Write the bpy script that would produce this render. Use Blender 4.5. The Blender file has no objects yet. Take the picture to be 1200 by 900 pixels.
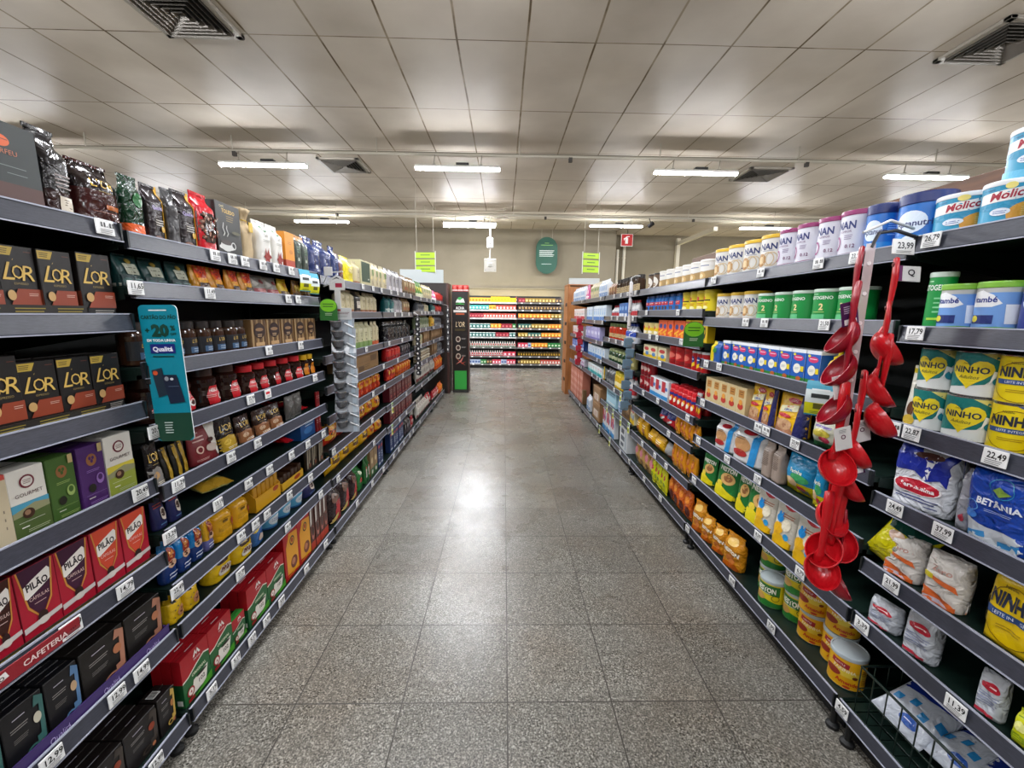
import bpy, bmesh, math, random
from mathutils import Matrix, Vector, Euler, noise
from mathutils.geometry import tessellate_polygon

# ---------------------------------------------------------------- camera, light, exposure
S = bpy.context.scene
C = S.collection
random.seed(7)
D = math.radians

FOCAL, PITCH, YAW, ROLL, EYE = 485.0, 9.6, 1.2, 0.65, 1.5
TUBE_POWER = 252.0
EXPOSURE = 0.12

def make_camera():
    p, y, r = D(PITCH), D(YAW), D(ROLL)
    F = Vector((math.sin(y) * math.cos(p), math.cos(y) * math.cos(p), -math.sin(p)))
    R = Vector((math.cos(y), -math.sin(y), 0))
    U = R.cross(F)
    R2 = R * math.cos(r) + U * math.sin(r)
    U2 = -R * math.sin(r) + U * math.cos(r)
    cam = bpy.data.cameras.new('camera')
    cam.sensor_width = 36.0
    cam.lens = FOCAL / 1200 * 36.0
    cam.clip_start = 0.02
    cam.clip_end = 100
    o = bpy.data.objects.new('camera', cam)
    M = Matrix((R2, U2, -F)).transposed().to_4x4()
    M.translation = Vector((0, 0, EYE))
    o.matrix_world = M
    C.objects.link(o)
    S.camera = o
make_camera()
S.view_settings.view_transform = 'Standard'
S.view_settings.look = 'None'
S.view_settings.exposure = EXPOSURE
S.view_settings.gamma = 1.0
S.view_settings.use_curve_mapping = False
try:
    S.cycles.use_denoising = True
    S.cycles.max_bounces = 7
    S.cycles.diffuse_bounces = 5
    S.cycles.glossy_bounces = 3
    S.cycles.transparent_max_bounces = 8
    S.cycles.caustics_reflective = False
    S.cycles.caustics_refractive = False
    S.cycles.sample_clamp_indirect = 6
except Exception:
    pass
W = bpy.data.worlds.new('world')
S.world = W
W.use_nodes = True
W.node_tree.nodes['Background'].inputs[0].default_value = (0.9, 0.93, 1, 1)
W.node_tree.nodes['Background'].inputs[1].default_value = 0.3

# ---------------------------------------------------------------- materials
def lin(c):
    c /= 255
    return c / 12.92 if c <= .04045 else ((c + .055) / 1.055) ** 2.4
def rgb(h):
    return (lin(int(h[0:2], 16)), lin(int(h[2:4], 16)), lin(int(h[4:6], 16)), 1)
MC = {}
def mat(h, rough=.45, metal=0.0, foil=0.0, alpha=1.0, emit=0.0):
    k = (h, rough, metal, foil, alpha, emit)
    if k in MC:
        return MC[k]
    m = bpy.data.materials.new('paint_' + h)
    m.use_nodes = True
    nt = m.node_tree
    b = nt.nodes['Principled BSDF']
    b.inputs['Base Color'].default_value = rgb(h)
    b.inputs['Roughness'].default_value = rough
    b.inputs['Metallic'].default_value = metal
    b.inputs['Alpha'].default_value = alpha
    if emit:
        b.inputs['Emission Color'].default_value = rgb(h)
        b.inputs['Emission Strength'].default_value = emit
    if foil:
        tc = nt.nodes.new('ShaderNodeTexCoord')
        n = nt.nodes.new('ShaderNodeTexNoise')
        n.inputs['Scale'].default_value = 26
        n.inputs['Detail'].default_value = 2
        n.inputs['Distortion'].default_value = 1.2
        bu = nt.nodes.new('ShaderNodeBump')
        bu.inputs['Strength'].default_value = foil
        bu.inputs['Distance'].default_value = .012 if foil < .6 else .022
        nt.links.new(tc.outputs['Object'], n.inputs['Vector'])
        nt.links.new(n.outputs['Fac'], bu.inputs['Height'])
        nt.links.new(bu.outputs['Normal'], b.inputs['Normal'])
    MC[k] = m
    return m

def node_mat(name):
    m = bpy.data.materials.new(name)
    m.use_nodes = True
    return m, m.node_tree, m.node_tree.nodes['Principled BSDF']
def N(nt, t, **kw):
    n = nt.nodes.new('ShaderNode' + t)
    for k, v in kw.items():
        setattr(n, k, v)
    return n
def math_n(nt, op, a, b=None):
    n = N(nt, 'Math', operation=op)
    for i, x in enumerate((a, b)):
        if x is None: continue
        if isinstance(x, (int, float)): n.inputs[i].default_value = x
        else: nt.links.new(x, n.inputs[i])
    return n.outputs[0]
def ramp(nt, fac, stops):
    r = N(nt, 'ValToRGB')
    el = r.color_ramp.elements
    while len(el) < len(stops): el.new(.5)
    for e, (p, c) in zip(el, stops):
        e.position = p; e.color = rgb(c) if isinstance(c, str) else (c, c, c, 1)
    nt.links.new(fac, r.inputs[0])
    return r.outputs[0]
def mixc(nt, fac, a, b, mode='MIX'):
    n = N(nt, 'Mix', data_type='RGBA', blend_type=mode)
    for i, x in ((0, fac), (6, a), (7, b)):
        if isinstance(x, (int, float)): n.inputs[i].default_value = x
        elif isinstance(x, str): n.inputs[i].default_value = rgb(x)
        else: nt.links.new(x, n.inputs[i])
    return n.outputs[2]

def grid_lines(nt, pos, x0, y0, tx, ty, wx, wy):
    """1 on a tile joint, 0 elsewhere; plus a per-tile random value"""
    sp = N(nt, 'SeparateXYZ'); nt.links.new(pos, sp.inputs[0])
    out = []; cells = []
    for ax, o, t, w in ((0, x0, tx, wx), (1, y0, ty, wy)):
        v = math_n(nt, 'DIVIDE', math_n(nt, 'SUBTRACT', sp.outputs[ax], o), t)
        fl = math_n(nt, 'FLOOR', math_n(nt, 'ADD', v, .5))
        d = math_n(nt, 'ABSOLUTE', math_n(nt, 'SUBTRACT', v, fl))
        out.append(math_n(nt, 'LESS_THAN', d, w / t / 2))
        cells.append(math_n(nt, 'FLOOR', v))
    line = math_n(nt, 'MAXIMUM', out[0], out[1])
    cb = N(nt, 'CombineXYZ')
    nt.links.new(cells[0], cb.inputs[0]); nt.links.new(cells[1], cb.inputs[1])
    wn = N(nt, 'TexWhiteNoise', noise_dimensions='3D')
    nt.links.new(cb.outputs[0], wn.inputs['Vector'])
    return line, wn.outputs['Value'], out

def floor_mat():
    m, nt, b = node_mat('granite_tiles')
    tc = N(nt, 'TexCoord'); pos = tc.outputs['Object']
    line, rnd, _ = grid_lines(nt, pos, .025, 1.39, .41, .41, .005, .0045)
    n1 = N(nt, 'TexNoise'); n1.inputs['Scale'].default_value = 150; n1.inputs['Detail'].default_value = 3; n1.inputs['Roughness'].default_value = .7
    nt.links.new(pos, n1.inputs['Vector'])
    v = N(nt, 'TexVoronoi'); v.inputs['Scale'].default_value = 190
    nt.links.new(pos, v.inputs['Vector'])
    base = ramp(nt, n1.outputs['Fac'], [(.38, '1d1c1a'), (.46, '5e5b54'), (.54, '8d897f'), (.64, 'c8c5bb')])
    sepv = N(nt, 'SeparateColor'); nt.links.new(v.outputs['Color'], sepv.inputs[0])
    sp = ramp(nt, sepv.outputs[0], [(.0, '262523'), (.3, '6c6962'), (.75, '949086'), (.97, 'e4e1d6')])
    col = mixc(nt, .45, base, sp)
    n2 = N(nt, 'TexNoise'); n2.inputs['Scale'].default_value = .9; n2.inputs['Detail'].default_value = 4
    nt.links.new(pos, n2.inputs['Vector'])
    dirt = ramp(nt, n2.outputs['Fac'], [(.3, .86), (.7, 1.0)])
    col = mixc(nt, 1.0, col, dirt, 'MULTIPLY')
    tv = ramp(nt, rnd, [(0, .78), (1, 1.0)])
    col = mixc(nt, 1.0, col, tv, 'MULTIPLY')
    n4 = N(nt, 'TexNoise'); n4.inputs['Scale'].default_value = 1.7; n4.inputs['Detail'].default_value = 5
    nt.links.new(pos, n4.inputs['Vector'])
    col = mixc(nt, 1.0, col, ramp(nt, n4.outputs['Fac'], [(.45, 'ffffff'), (.62, 'f3ece6')]), 'MULTIPLY')
    col = mixc(nt, line, col, '37322c')
    nt.links.new(col, b.inputs['Base Color'])
    n3 = N(nt, 'TexNoise'); n3.inputs['Scale'].default_value = 3.2; n3.inputs['Detail'].default_value = 5
    nt.links.new(pos, n3.inputs['Vector'])
    rr = ramp(nt, n3.outputs['Fac'], [(.3, .24), (.7, .32)])
    nt.links.new(mixc(nt, line, rr, 'c0c0c0'), b.inputs['Roughness'])
    bu = N(nt, 'Bump'); bu.inputs['Strength'].default_value = .25; bu.inputs['Distance'].default_value = .002
    nt.links.new(math_n(nt, 'SUBTRACT', n1.outputs['Fac'], line), bu.inputs['Height'])
    nt.links.new(bu.outputs['Normal'], b.inputs['Normal'])
    return m

def ceiling_mat():
    m, nt, b = node_mat('ceiling_panels')
    tc = N(nt, 'TexCoord'); pos = tc.outputs['Object']
    # joints wander a little
    nz = N(nt, 'TexNoise'); nz.inputs['Scale'].default_value = .7
    nt.links.new(pos, nz.inputs['Vector'])
    ad = N(nt, 'VectorMath', operation='MULTIPLY_ADD')
    nt.links.new(nz.outputs['Color'], ad.inputs[0]); ad.inputs[1].default_value = (.035, .035, 0); nt.links.new(pos, ad.inputs[2])
    line, rnd, xy = grid_lines(nt, ad.outputs[0], .20, 4.16, .615, 1.29, .02, .013)
    core, _, _ = grid_lines(nt, ad.outputs[0], .20, 4.16, .615, 1.29, .007, .006)
    n1 = N(nt, 'TexNoise'); n1.inputs['Scale'].default_value = 1.3; n1.inputs['Detail'].default_value = 6
    nt.links.new(pos, n1.inputs['Vector'])
    base = ramp(nt, n1.outputs['Fac'], [(.3, 'b8aea0'), (.7, 'cbc2b4')])
    tv = ramp(nt, rnd, [(0, .88), (1, 1.0)])
    base = mixc(nt, 1.0, base, tv, 'MULTIPLY')
    n2 = N(nt, 'TexNoise'); n2.inputs['Scale'].default_value = 3; n2.inputs['Detail'].default_value = 4
    nt.links.new(pos, n2.inputs['Vector'])
    barc = ramp(nt, n2.outputs['Fac'], [(.4, '75664f'), (.6, '998d78')])
    col = mixc(nt, line, base, barc)
    lc = ramp(nt, n2.outputs['Fac'], [(.42, '4a3d31'), (.6, '8c7f6e')])
    col = mixc(nt, core, col, lc)
    nt.links.new(col, b.inputs['Base Color'])
    b.inputs['Roughness'].default_value = .4
    b.inputs['Specular IOR Level'].default_value = .035
    bu = N(nt, 'Bump'); bu.inputs['Strength'].default_value = .22; bu.inputs['Distance'].default_value = .006
    n3 = N(nt, 'TexNoise'); n3.inputs['Scale'].default_value = 7; n3.inputs['Detail'].default_value = 3
    nt.links.new(pos, n3.inputs['Vector'])
    nt.links.new(n3.outputs['Fac'], bu.inputs['Height'])
    nt.links.new(bu.outputs['Normal'], b.inputs['Normal'])
    return m

def noisy_mat(name, c1, c2, scale, rough=.6, stretch=(1, 1, 1), metal=0, bump=0):
    m, nt, b = node_mat(name)
    tc = N(nt, 'TexCoord'); mp = N(nt, 'Mapping'); mp.inputs['Scale'].default_value = stretch
    nt.links.new(tc.outputs['Object'], mp.inputs[0])
    n = N(nt, 'TexNoise'); n.inputs['Scale'].default_value = scale; n.inputs['Detail'].default_value = 5
    nt.links.new(mp.outputs[0], n.inputs['Vector'])
    nt.links.new(ramp(nt, n.outputs['Fac'], [(.35, c1), (.65, c2)]), b.inputs['Base Color'])
    b.inputs['Roughness'].default_value = rough
    b.inputs['Metallic'].default_value = metal
    if bump:
        bu = N(nt, 'Bump'); bu.inputs['Strength'].default_value = bump; bu.inputs['Distance'].default_value = .005
        nt.links.new(n.outputs['Fac'], bu.inputs['Height']); nt.links.new(bu.outputs['Normal'], b.inputs['Normal'])
    return m

# ---------------------------------------------------------------- mesh helper
TXT = {}
def text2d(s, bold=.0, shear=0.0):
    """flat triangulated lettering, height of capitals normalised to 1, centred"""
    k = (s, bold, shear)
    if k in TXT: return TXT[k]
    cu = bpy.data.curves.new('t', 'FONT')
    cu.body = s; cu.resolution_u = 2; cu.fill_mode = 'FRONT'; cu.offset = bold; cu.shear = shear
    o = bpy.data.objects.new('t', cu)
    C.objects.link(o)
    me = bpy.data.meshes.new_from_object(o.evaluated_get(bpy.context.evaluated_depsgraph_get()))
    bpy.data.objects.remove(o); bpy.data.curves.remove(cu)
    vs = [(v.co.x, v.co.y) for v in me.vertices]
    fs = [tuple(p.vertices) for p in me.polygons]
    bpy.data.meshes.remove(me)
    if not vs: vs = [(0, 0)]; fs = []
    x0 = min(v[0] for v in vs); x1 = max(v[0] for v in vs)
    sc = 1 / .73
    vs = [((v[0] - (x0 + x1) / 2) * sc, (v[1] - .36) * sc) for v in vs]
    TXT[k] = (vs, fs, (x1 - x0) * sc)
    return TXT[k]

def refine(vs, tris, L):
    vs = list(vs); mid = {}; out = []
    st = list(tris)
    def d(a, b): return math.hypot(vs[a][0] - vs[b][0], vs[a][1] - vs[b][1])
    while st:
        a, b, c = st.pop()
        e = [(d(a, b), a, b, c), (d(b, c), b, c, a), (d(c, a), c, a, b)]
        l, i, j, k = max(e)
        if l <= L or len(out) > 4000:
            out.append((a, b, c)); continue
        key = (min(i, j), max(i, j))
        if key not in mid:
            mid[key] = len(vs); vs.append(((vs[i][0] + vs[j][0]) / 2, (vs[i][1] + vs[j][1]) / 2))
        m = mid[key]
        st += [(i, m, k), (m, j, k)]
    return vs, out

class G:
    def __init__(s):
        s.v = []; s.f = []; s.m = []; s.mats = []; s.smooth = []
    def mi(s, m):
        if m not in s.mats: s.mats.append(m)
        return s.mats.index(m)
    def add(s, vs, fs, m, smooth=False, M=None):
        o = len(s.v)
        if M is not None: vs = [tuple(M @ Vector(v)) for v in vs]
        s.v += [tuple(v) for v in vs]
        i = s.mi(m)
        for f in fs:
            s.f.append(tuple(o + k for k in f)); s.m.append(i); s.smooth.append(smooth)
    def box(s, x0, y0, z0, x1, y1, z1, m, b=0.0, M=None):
        x0, x1 = min(x0, x1), max(x0, x1); y0, y1 = min(y0, y1), max(y0, y1); z0, z1 = min(z0, z1), max(z0, z1)
        if b <= 0:
            vs = [(x, y, z) for x in (x0, x1) for y in (y0, y1) for z in (z0, z1)]
            s.add(vs, [(0, 1, 3, 2), (4, 6, 7, 5), (0, 4, 5, 1), (2, 3, 7, 6), (0, 2, 6, 4), (1, 5, 7, 3)], m, False, M); return
        b = min(b, (x1 - x0) / 2.1, (y1 - y0) / 2.1, (z1 - z0) / 2.1)
        vs = []; idx = {}
        for i in (0, 1):
            for j in (0, 1):
                for k in (0, 1):
                    X = (x0, x1)[i]; Y = (y0, y1)[j]; Z = (z0, z1)[k]
                    dx = b if i == 0 else -b; dy = b if j == 0 else -b; dz = b if k == 0 else -b
                    for ax, p in ((0, (X, Y + dy, Z + dz)), (1, (X + dx, Y, Z + dz)), (2, (X + dx, Y + dy, Z))):
                        idx[i, j, k, ax] = len(vs); vs.append(p)
        fs = []
        def q(*a): fs.append(tuple(idx[t] for t in a))
        q((0, 0, 0, 0), (0, 0, 1, 0), (0, 1, 1, 0), (0, 1, 0, 0)); q((1, 0, 0, 0), (1, 1, 0, 0), (1, 1, 1, 0), (1, 0, 1, 0))
        q((0, 0, 0, 1), (1, 0, 0, 1), (1, 0, 1, 1), (0, 0, 1, 1)); q((0, 1, 0, 1), (0, 1, 1, 1), (1, 1, 1, 1), (1, 1, 0, 1))
        q((0, 0, 0, 2), (0, 1, 0, 2), (1, 1, 0, 2), (1, 0, 0, 2)); q((0, 0, 1, 2), (1, 0, 1, 2), (1, 1, 1, 2), (0, 1, 1, 2))
        for j in (0, 1):
            for k in (0, 1): q((0, j, k, 1), (1, j, k, 1), (1, j, k, 2), (0, j, k, 2))
        for i in (0, 1):
            for k in (0, 1): q((i, 0, k, 0), (i, 1, k, 0), (i, 1, k, 2), (i, 0, k, 2))
        for i in (0, 1):
            for j in (0, 1): q((i, j, 0, 0), (i, j, 1, 0), (i, j, 1, 1), (i, j, 0, 1))
        for i in (0, 1):
            for j in (0, 1):
                for k in (0, 1): q((i, j, k, 0), (i, j, k, 1), (i, j, k, 2))
        s.add(vs, fs, m, False, M)
    def lathe(s, prof, m, seg=24, cap=True, cx=0, cy=0, M=None, mats=None):
        n = len(prof)
        vs = [(cx + r * math.sin(2 * math.pi * i / seg), cy - r * math.cos(2 * math.pi * i / seg), z) for r, z in prof for i in range(seg)]
        for k in range(n - 1):
            fs = [(k * seg + i, k * seg + (i + 1) % seg, (k + 1) * seg + (i + 1) % seg, (k + 1) * seg + i) for i in range(seg)]
            s.add(vs[k * seg:(k + 2) * seg], [tuple(a - k * seg for a in f) for f in fs], mats[k] if mats else m, True, M)
        if cap:
            if prof[0][0] > 0: s.add(vs[:seg], [tuple(range(seg))[::-1]], mats[0] if mats else m, False, M)
            if prof[-1][0] > 0: s.add(vs[-seg:], [tuple(range(seg))], mats[-1] if mats else m, False, M)
    def tube(s, pts, r, m, seg=8, flat=1.0):
        pts = [Vector(p) for p in pts]; n = len(pts); vs = []
        rs = r if isinstance(r, (list, tuple)) else [r] * n
        for i, p in enumerate(pts):
            t = (pts[min(i + 1, n - 1)] - pts[max(i - 1, 0)]).normalized()
            a = t.cross(Vector((0, 0, 1)) if abs(t.z) < .9 else Vector((0, 1, 0))).normalized(); b = t.cross(a)
            for k in range(seg):
                w = 2 * math.pi * k / seg
                vs.append(tuple(p + a * math.cos(w) * rs[i] + b * math.sin(w) * rs[i] * flat))
        fs = [(i * seg + k, i * seg + (k + 1) % seg, (i + 1) * seg + (k + 1) % seg, (i + 1) * seg + k) for i in range(n - 1) for k in range(seg)]
        s.add(vs, fs, m, True)
        s.add(vs[:seg], [tuple(range(seg))[::-1]], m); s.add(vs[-seg:], [tuple(range(seg))], m)
    def art(s, shapes, w, h, Sf, L=None, o0=.0006, rough=.4, foil=0.0):
        """printed decoration: shapes in fractions of the w x h face, laid on the surface Sf(x, z, offset)"""
        for n, sh in enumerate(shapes):
            k = sh[0]
            col = sh[-1] if isinstance(sh[-1], str) else sh[-2]
            opt = sh[-1] if isinstance(sh[-1], dict) else {}
            if k == 'r':
                x0, z0, x1, z1 = sh[1] * w, sh[2] * h, sh[3] * w, sh[4] * h
                vs = [(x0, z0), (x1, z0), (x1, z1), (x0, z1)]; fs = [(0, 1, 2), (0, 2, 3)]
            elif k == 'e':
                cx, cz, rx, rz = sh[1] * w, sh[2] * h, sh[3] * w, sh[4] * h
                q = 20; vs = [(cx, cz)] + [(cx + rx * math.cos(2 * math.pi * i / q), cz + rz * math.sin(2 * math.pi * i / q)) for i in range(q)]
                fs = [(0, i + 1, (i + 1) % q + 1) for i in range(q)]
            elif k == 'o':   # ring
                cx, cz, rx, rz, t = sh[1] * w, sh[2] * h, sh[3] * w, sh[4] * h, sh[5]
                q = 20; vs = [(cx + rx * g * math.cos(2 * math.pi * i / q), cz + rz * g * math.sin(2 * math.pi * i / q)) for g in (1, 1 - t) for i in range(q)]
                fs = []
                for i in range(q):
                    j = (i + 1) % q; fs += [(i, j, q + j), (i, q + j, q + i)]
            elif k == 'p':
                vs = [(a * w, b * h) for a, b in sh[1]]
                fs = [tuple(t) for t in tessellate_polygon([[Vector((a, b, 0)) for a, b in vs]])]
                fs = [t for t in fs if len(set(t)) == 3]
                fs2 = []
                for t in fs:
                    (ax, ay), (bx, by), (cx, cy) = vs[t[0]], vs[t[1]], vs[t[2]]
                    fs2.append(t if (bx - ax) * (cy - ay) - (by - ay) * (cx - ax) > 0 else t[::-1])
                fs = fs2
            elif k == 'b':   # rows of fine print: cx, cz(top), width, line height, count
                cx, cz, ww, lh, cnt = sh[1] * w, sh[2] * h, sh[3] * w, sh[4] * h, sh[5]
                vs = []; fs = []
                for i in range(cnt):
                    z = cz - i * lh * 2; x0 = cx - ww / 2; x1 = cx + ww / 2 * (1 - .25 * ((i * 7) % 3) / 2)
                    o = len(vs); vs += [(x0, z - lh * .7), (x1, z - lh * .7), (x1, z), (x0, z)]; fs += [(o, o + 1, o + 2), (o, o + 2, o + 3)]
            elif k == 't':
                _, st, cx, cz, th, wm = sh[:6]
                V, Fc, tw = text2d(st, opt.get('b', .0), opt.get('s', 0))
                sz = th * h; sx = sz
                if tw * sx > wm * w: sx = wm * w / max(tw, 1e-6)
                if opt.get('keep') : sz = min(sz, sx * 1.25)
                ca, sa = math.cos(D(opt.get('rot', 0))), math.sin(D(opt.get('rot', 0)))
                vs = [(cx * w + a * sx * ca - b * sz * sa, cz * h + a * sx * sa + b * sz * ca) for a, b in V]
                fs = []
                for f in Fc: fs += [(f[0], f[i], f[i + 1]) for i in range(1, len(f) - 1)]
            if L and not (k == 't' and w < .2 and sh[4] * h < .03): vs, fs = refine(vs, fs, L)
            o = o0 + .00025 * n
            s.add([Sf(a, b, o) for a, b in vs], fs, mat(col, opt.get('r', rough), opt.get('m', 0.0), foil), False)
    def mesh(s, name):
        me = bpy.data.meshes.new(name)
        me.from_pydata(s.v, [], s.f)
        for m in s.mats: me.materials.append(m)
        me.polygons.foreach_set('material_index', s.m)
        me.polygons.foreach_set('use_smooth', s.smooth)
        me.update()
        return me

def obj(name, me, parent=None, loc=(0, 0, 0), rot=(0, 0, 0)):
    o = bpy.data.objects.new(name, me)
    C.objects.link(o)
    o.location = loc; o.rotation_euler = rot
    if parent: o.parent = parent
    return o
def tag(o, label, cat, group=None):
    o['label'] = label; o['category'] = cat
    if group: o['group'] = group
    return o
def structure(name, g):
    o = obj(name, g.mesh(name)); o['kind'] = 'structure'; return o
# ---------------------------------------------------------------- the room
SHELF_L, SHELF_R = -1.08, 1.20          # planes of the price rails
H = 3.9
g = G(); g.box(-11, -6, -.1, 11, 14, 0, floor_mat()); structure('floor', g)
g = G(); g.box(-11, -6, H, 11, 14, H + .1, ceiling_mat()); structure('ceiling', g)
wm = noisy_mat('cream_wall_paint', '7b725e', '857c68', 1.2, .7)
g = G(); g.box(-11, 12.4, 0, 3.12, 12.55, H, wm); structure('wall_back', g)
g = G(); g.box(3.12, 12.4, 0, 3.22, 13.2, H, wm); structure('wall_return', g)
g = G(); g.box(3.22, 13.05, 0, 11, 13.2, H, wm); structure('wall_recess', g)
g = G(); g.box(-11.1, -6, 0, -11, 14, H, wm); structure('wall_left', g)
g = G(); g.box(11, -6, 0, 11.1, 14, H, wm); structure('wall_right', g)
g = G(); g.box(-11, -6.1, 0, 11, -6, H, wm); structure('wall_front', g)
g = G(); g.box(-11, 10.35, 3.72, 11, 10.6, H, mat('b9b09c', .6)); structure('trim_1', g)
g = G(); g.box(-11, 12.36, 2.22, 3.12, 12.4, 2.235, mat('8f8770', .6)); structure('trim_2', g)

# lamps -------------------------------------------------------------------
pipe_m = mat('b8b2a4', .4, .3)
def lamp_mesh():
    g = G(); wh = mat('e6e6e2', .4)
    g.box(-.6, -.043, .016, .6, .043, .05, wh, .006)
    gd = G(); gd.add([(x, .04 * math.sin(a), .018 - .03 * math.cos(a)) for x in (-.59, .59) for a in [D(-84 + 21 * i) for i in range(9)]],
                     [(i, i + 1, 10 + i, 9 + i) for i in range(8)], mat('f8faff', .5, emit=TUBE_POWER))
    gh = G()
    for x in (-.33, .33):
        gh.tube([(x, 0, .05), (x, 0, .1), (x + .01, 0, .19)], .006, mat('8e897e', .5), 6)
        gh.box(x - .02, -.015, .05, x + .02, .015, .07, mat('8e897e', .5))
    gb = G(); gb.box(-.02, -.04, .05, .16, .04, .085, mat('2a2a2a', .5), .005)
    return [('housing', g.mesh('lamp_housing')), ('diffuser', gd.mesh('lamp_diffuser')), ('hanger', gh.mesh('lamp_hanger')), ('driver', gb.mesh('lamp_driver'))]
LM = lamp_mesh()
LAMPS = []
for ry, xs in ((6.28, (-6.75, -3.38, -.67, 2.72, 6.08, 9.4)), (9.86, (-7.5, -4.11, -.79, 2.54, 6.0, 9.4)),
               (2.6, (-6.75, -3.6, -.4, 2.9, 6.08)), (-1.0, (-6.75, -3.6, -.6, 2.5, 6.08)), (-4.4, (-4, 0, 4))):
    for x in xs: LAMPS.append((x, ry))
LAMPS.append((-.82, 10.12))
names = {(-3.38, 6.28): 'left-hand hanging white tube lamp in the nearer lamp row above the left shelves',
         (-.67, 6.28): 'hanging white tube lamp in the nearer row, above the aisle left of centre',
         (2.72, 6.28): 'hanging white tube lamp in the nearer row beside the small right ceiling vent',
         (6.08, 6.28): 'rightmost hanging white tube lamp of the nearer row, above the right shelves',
         (-4.11, 9.86): 'far left tube lamp of the row close to the back wall',
         (-.79, 9.86): 'upper of the paired tube lamps above the centre near the back wall',
         (-.82, 10.12): 'lower of the paired tube lamps above the centre near the back wall',
         (2.54, 9.86): 'tube lamp near the back wall left of the black spotlight',
         (6.0, 9.86): 'tube lamp near the back wall above the gold-lidded tins, far right'}
for i, (x, y) in enumerate(LAMPS):
    r = obj('tube_lamp', None, None, (x, y, 3.5 if y < 8 else 3.49))
    cols = sorted(a for a, b in LAMPS if b == y)
    rown = {6.28: 'nearer visible row', 9.86: 'row near the back wall', 2.6: 'row just above the picture', -1.0: 'row behind the camera', -4.4: 'rearmost row'}
    tag(r, names.get((x, y)) or 'tube lamp out of view, %s from the left in the %s' % (('first', 'second', 'third', 'fourth', 'fifth', 'sixth')[cols.index(x)], rown[y]), 'lamp', 'hanging tube lamps')
    for n, me in LM: obj(n, me, r)
g = G(); g.tube([(-1.7, 10.12, 3.70), (.1, 10.12, 3.70)], .02, pipe_m, 8)
for x in (-1.6, 0): g.tube([(x, 10.12, 3.70), (x, 10.12, H)], .008, pipe_m, 6)
tag(obj('ceiling_conduit', g.mesh('short_conduit')), 'short metal conduit carrying the lower lamp of the centre pair', 'pipe')
for y, nm in ((6.30, 'nearer'), (9.9, 'farther')):
    g = G(); g.tube([(-10.9, y, 3.70), (10.9, y, 3.70)], .022, pipe_m, 8)
    for x in range(-10, 11, 2): g.tube([(x + .2, y, 3.70), (x + .2, y, H)], .008, pipe_m, 6)
    for x in (-3.8, .9, 4.3): g.box(x, y - .02, 3.63, x + .05, y + .02, 3.69, mat('3a3530', .6))
    g.tube([(-10.9, y + .1, 3.76), (10.9, y + .1, 3.76)], .008, mat('7a7466', .5), 6)
    o = obj('ceiling_conduit', g.mesh('ceiling_conduit')); tag(o, 'long metal conduit under the ceiling carrying the %s row of lamps' % nm, 'pipe', 'ceiling conduits')

# light strips lying on top of the wall shelving, washing the lower wall
for x0, x1, y, z, nm in ((-1.0, 1.6, 12.2, 1.9, 'behind the top packs of the back wall shelving'), (3.9, 9.5, 12.8, 2.0, 'along the recessed wall right of the white pipes')):
    g = G(); g.box(x0, y - .03, z - .03, x1, y + .03, z, mat('e6e6e2', .4), .004); o = obj('light_strip', g.mesh('strip_housing')); tag(o, 'low light strip ' + nm, 'lamp')
    g = G(); g.box(x0 + .02, y - .02, z + .001, x1 - .02, y + .02, z + .012, mat('fff2c8', .5, emit=30.0)); obj('diffuser', g.mesh('strip_diffuser'), o)
    g = G()
    for x in (x0 + .2, x1 - .2): g.box(x, y, z - .028, x + .03, 12.395 if x1 < 3 else 13.045, z - .01, mat('9a9a96', .4))
    obj('bracket', g.mesh('strip_bracket'), o)

# ceiling vents
def vent(x0, y0, sx, sy, label):
    r = obj('ceiling_vent', None, None, (x0 + sx / 2, y0 + sy / 2, H))
    tag(r, label, 'vent', 'square ceiling air vents')
    al = mat('9b958a', .45, .2)
    g = G(); t = .055
    for a in ((-sx / 2, -sy / 2, sx / 2, -sy / 2 + t), (-sx / 2, sy / 2 - t, sx / 2, sy / 2), (-sx / 2, -sy / 2, -sx / 2 + t, sy / 2), (sx / 2 - t, -sy / 2, sx / 2, sy / 2)):
        g.box(a[0], a[1], -.03, a[2], a[3], -.002, al, .003)
    obj('frame', g.mesh('vent_frame'), r)
    g = G(); g.box(-sx / 2 + t, -sy / 2 + t, -.004, sx / 2 - t, sy / 2 - t, -.002, mat('15130f', .9))
    obj('throat', g.mesh('vent_throat'), r)
    g = G()
    k = 6
    for i in range(k):
        f0 = (sx / 2 - t) * (1 - i / k) ; f1 = f0 - .018
        fy0 = (sy / 2 - t) * (1 - i / k); fy1 = fy0 - .018
        z0 = -.012; z1 = -.045
        # four slanted blades of one ring
        ring = [(-1, -1), (1, -1), (1, 1), (-1, 1)]
        for q in range(4):
            (ax, ay), (bx, by) = ring[q], ring[(q + 1) % 4]
            g.add([(ax * f1, ay * fy1, z0), (bx * f1, by * fy1, z0), (bx * f0, by * fy0, z1), (ax * f0, ay * fy0, z1),
                   (ax * f1, ay * fy1, z0 + .003), (bx * f1, by * fy1, z0 + .003), (bx * f0, by * fy0, z1 + .003), (ax * f0, ay * fy0, z1 + .003)],
                  [(0, 1, 2, 3), (7, 6, 5, 4), (0, 4, 5, 1), (3, 2, 6, 7)], mat('77726a', .4, .4))
    obj('louvre', g.mesh('vent_louvre'), r)
vent(-2.98, 3.56, .66, .62, 'large ceiling air vent at the upper left, cut by the picture edge')
vent(-2.98, 7.06, .66, .66, 'small-looking ceiling vent behind the left lamp of the nearer row')
vent(3.98, 7.12, .72, .68, 'ceiling vent just right of the third lamp of the nearer row')
vent(4.02, 3.66, .66, .62, 'large ceiling air vent at the upper right picture corner')

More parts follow.
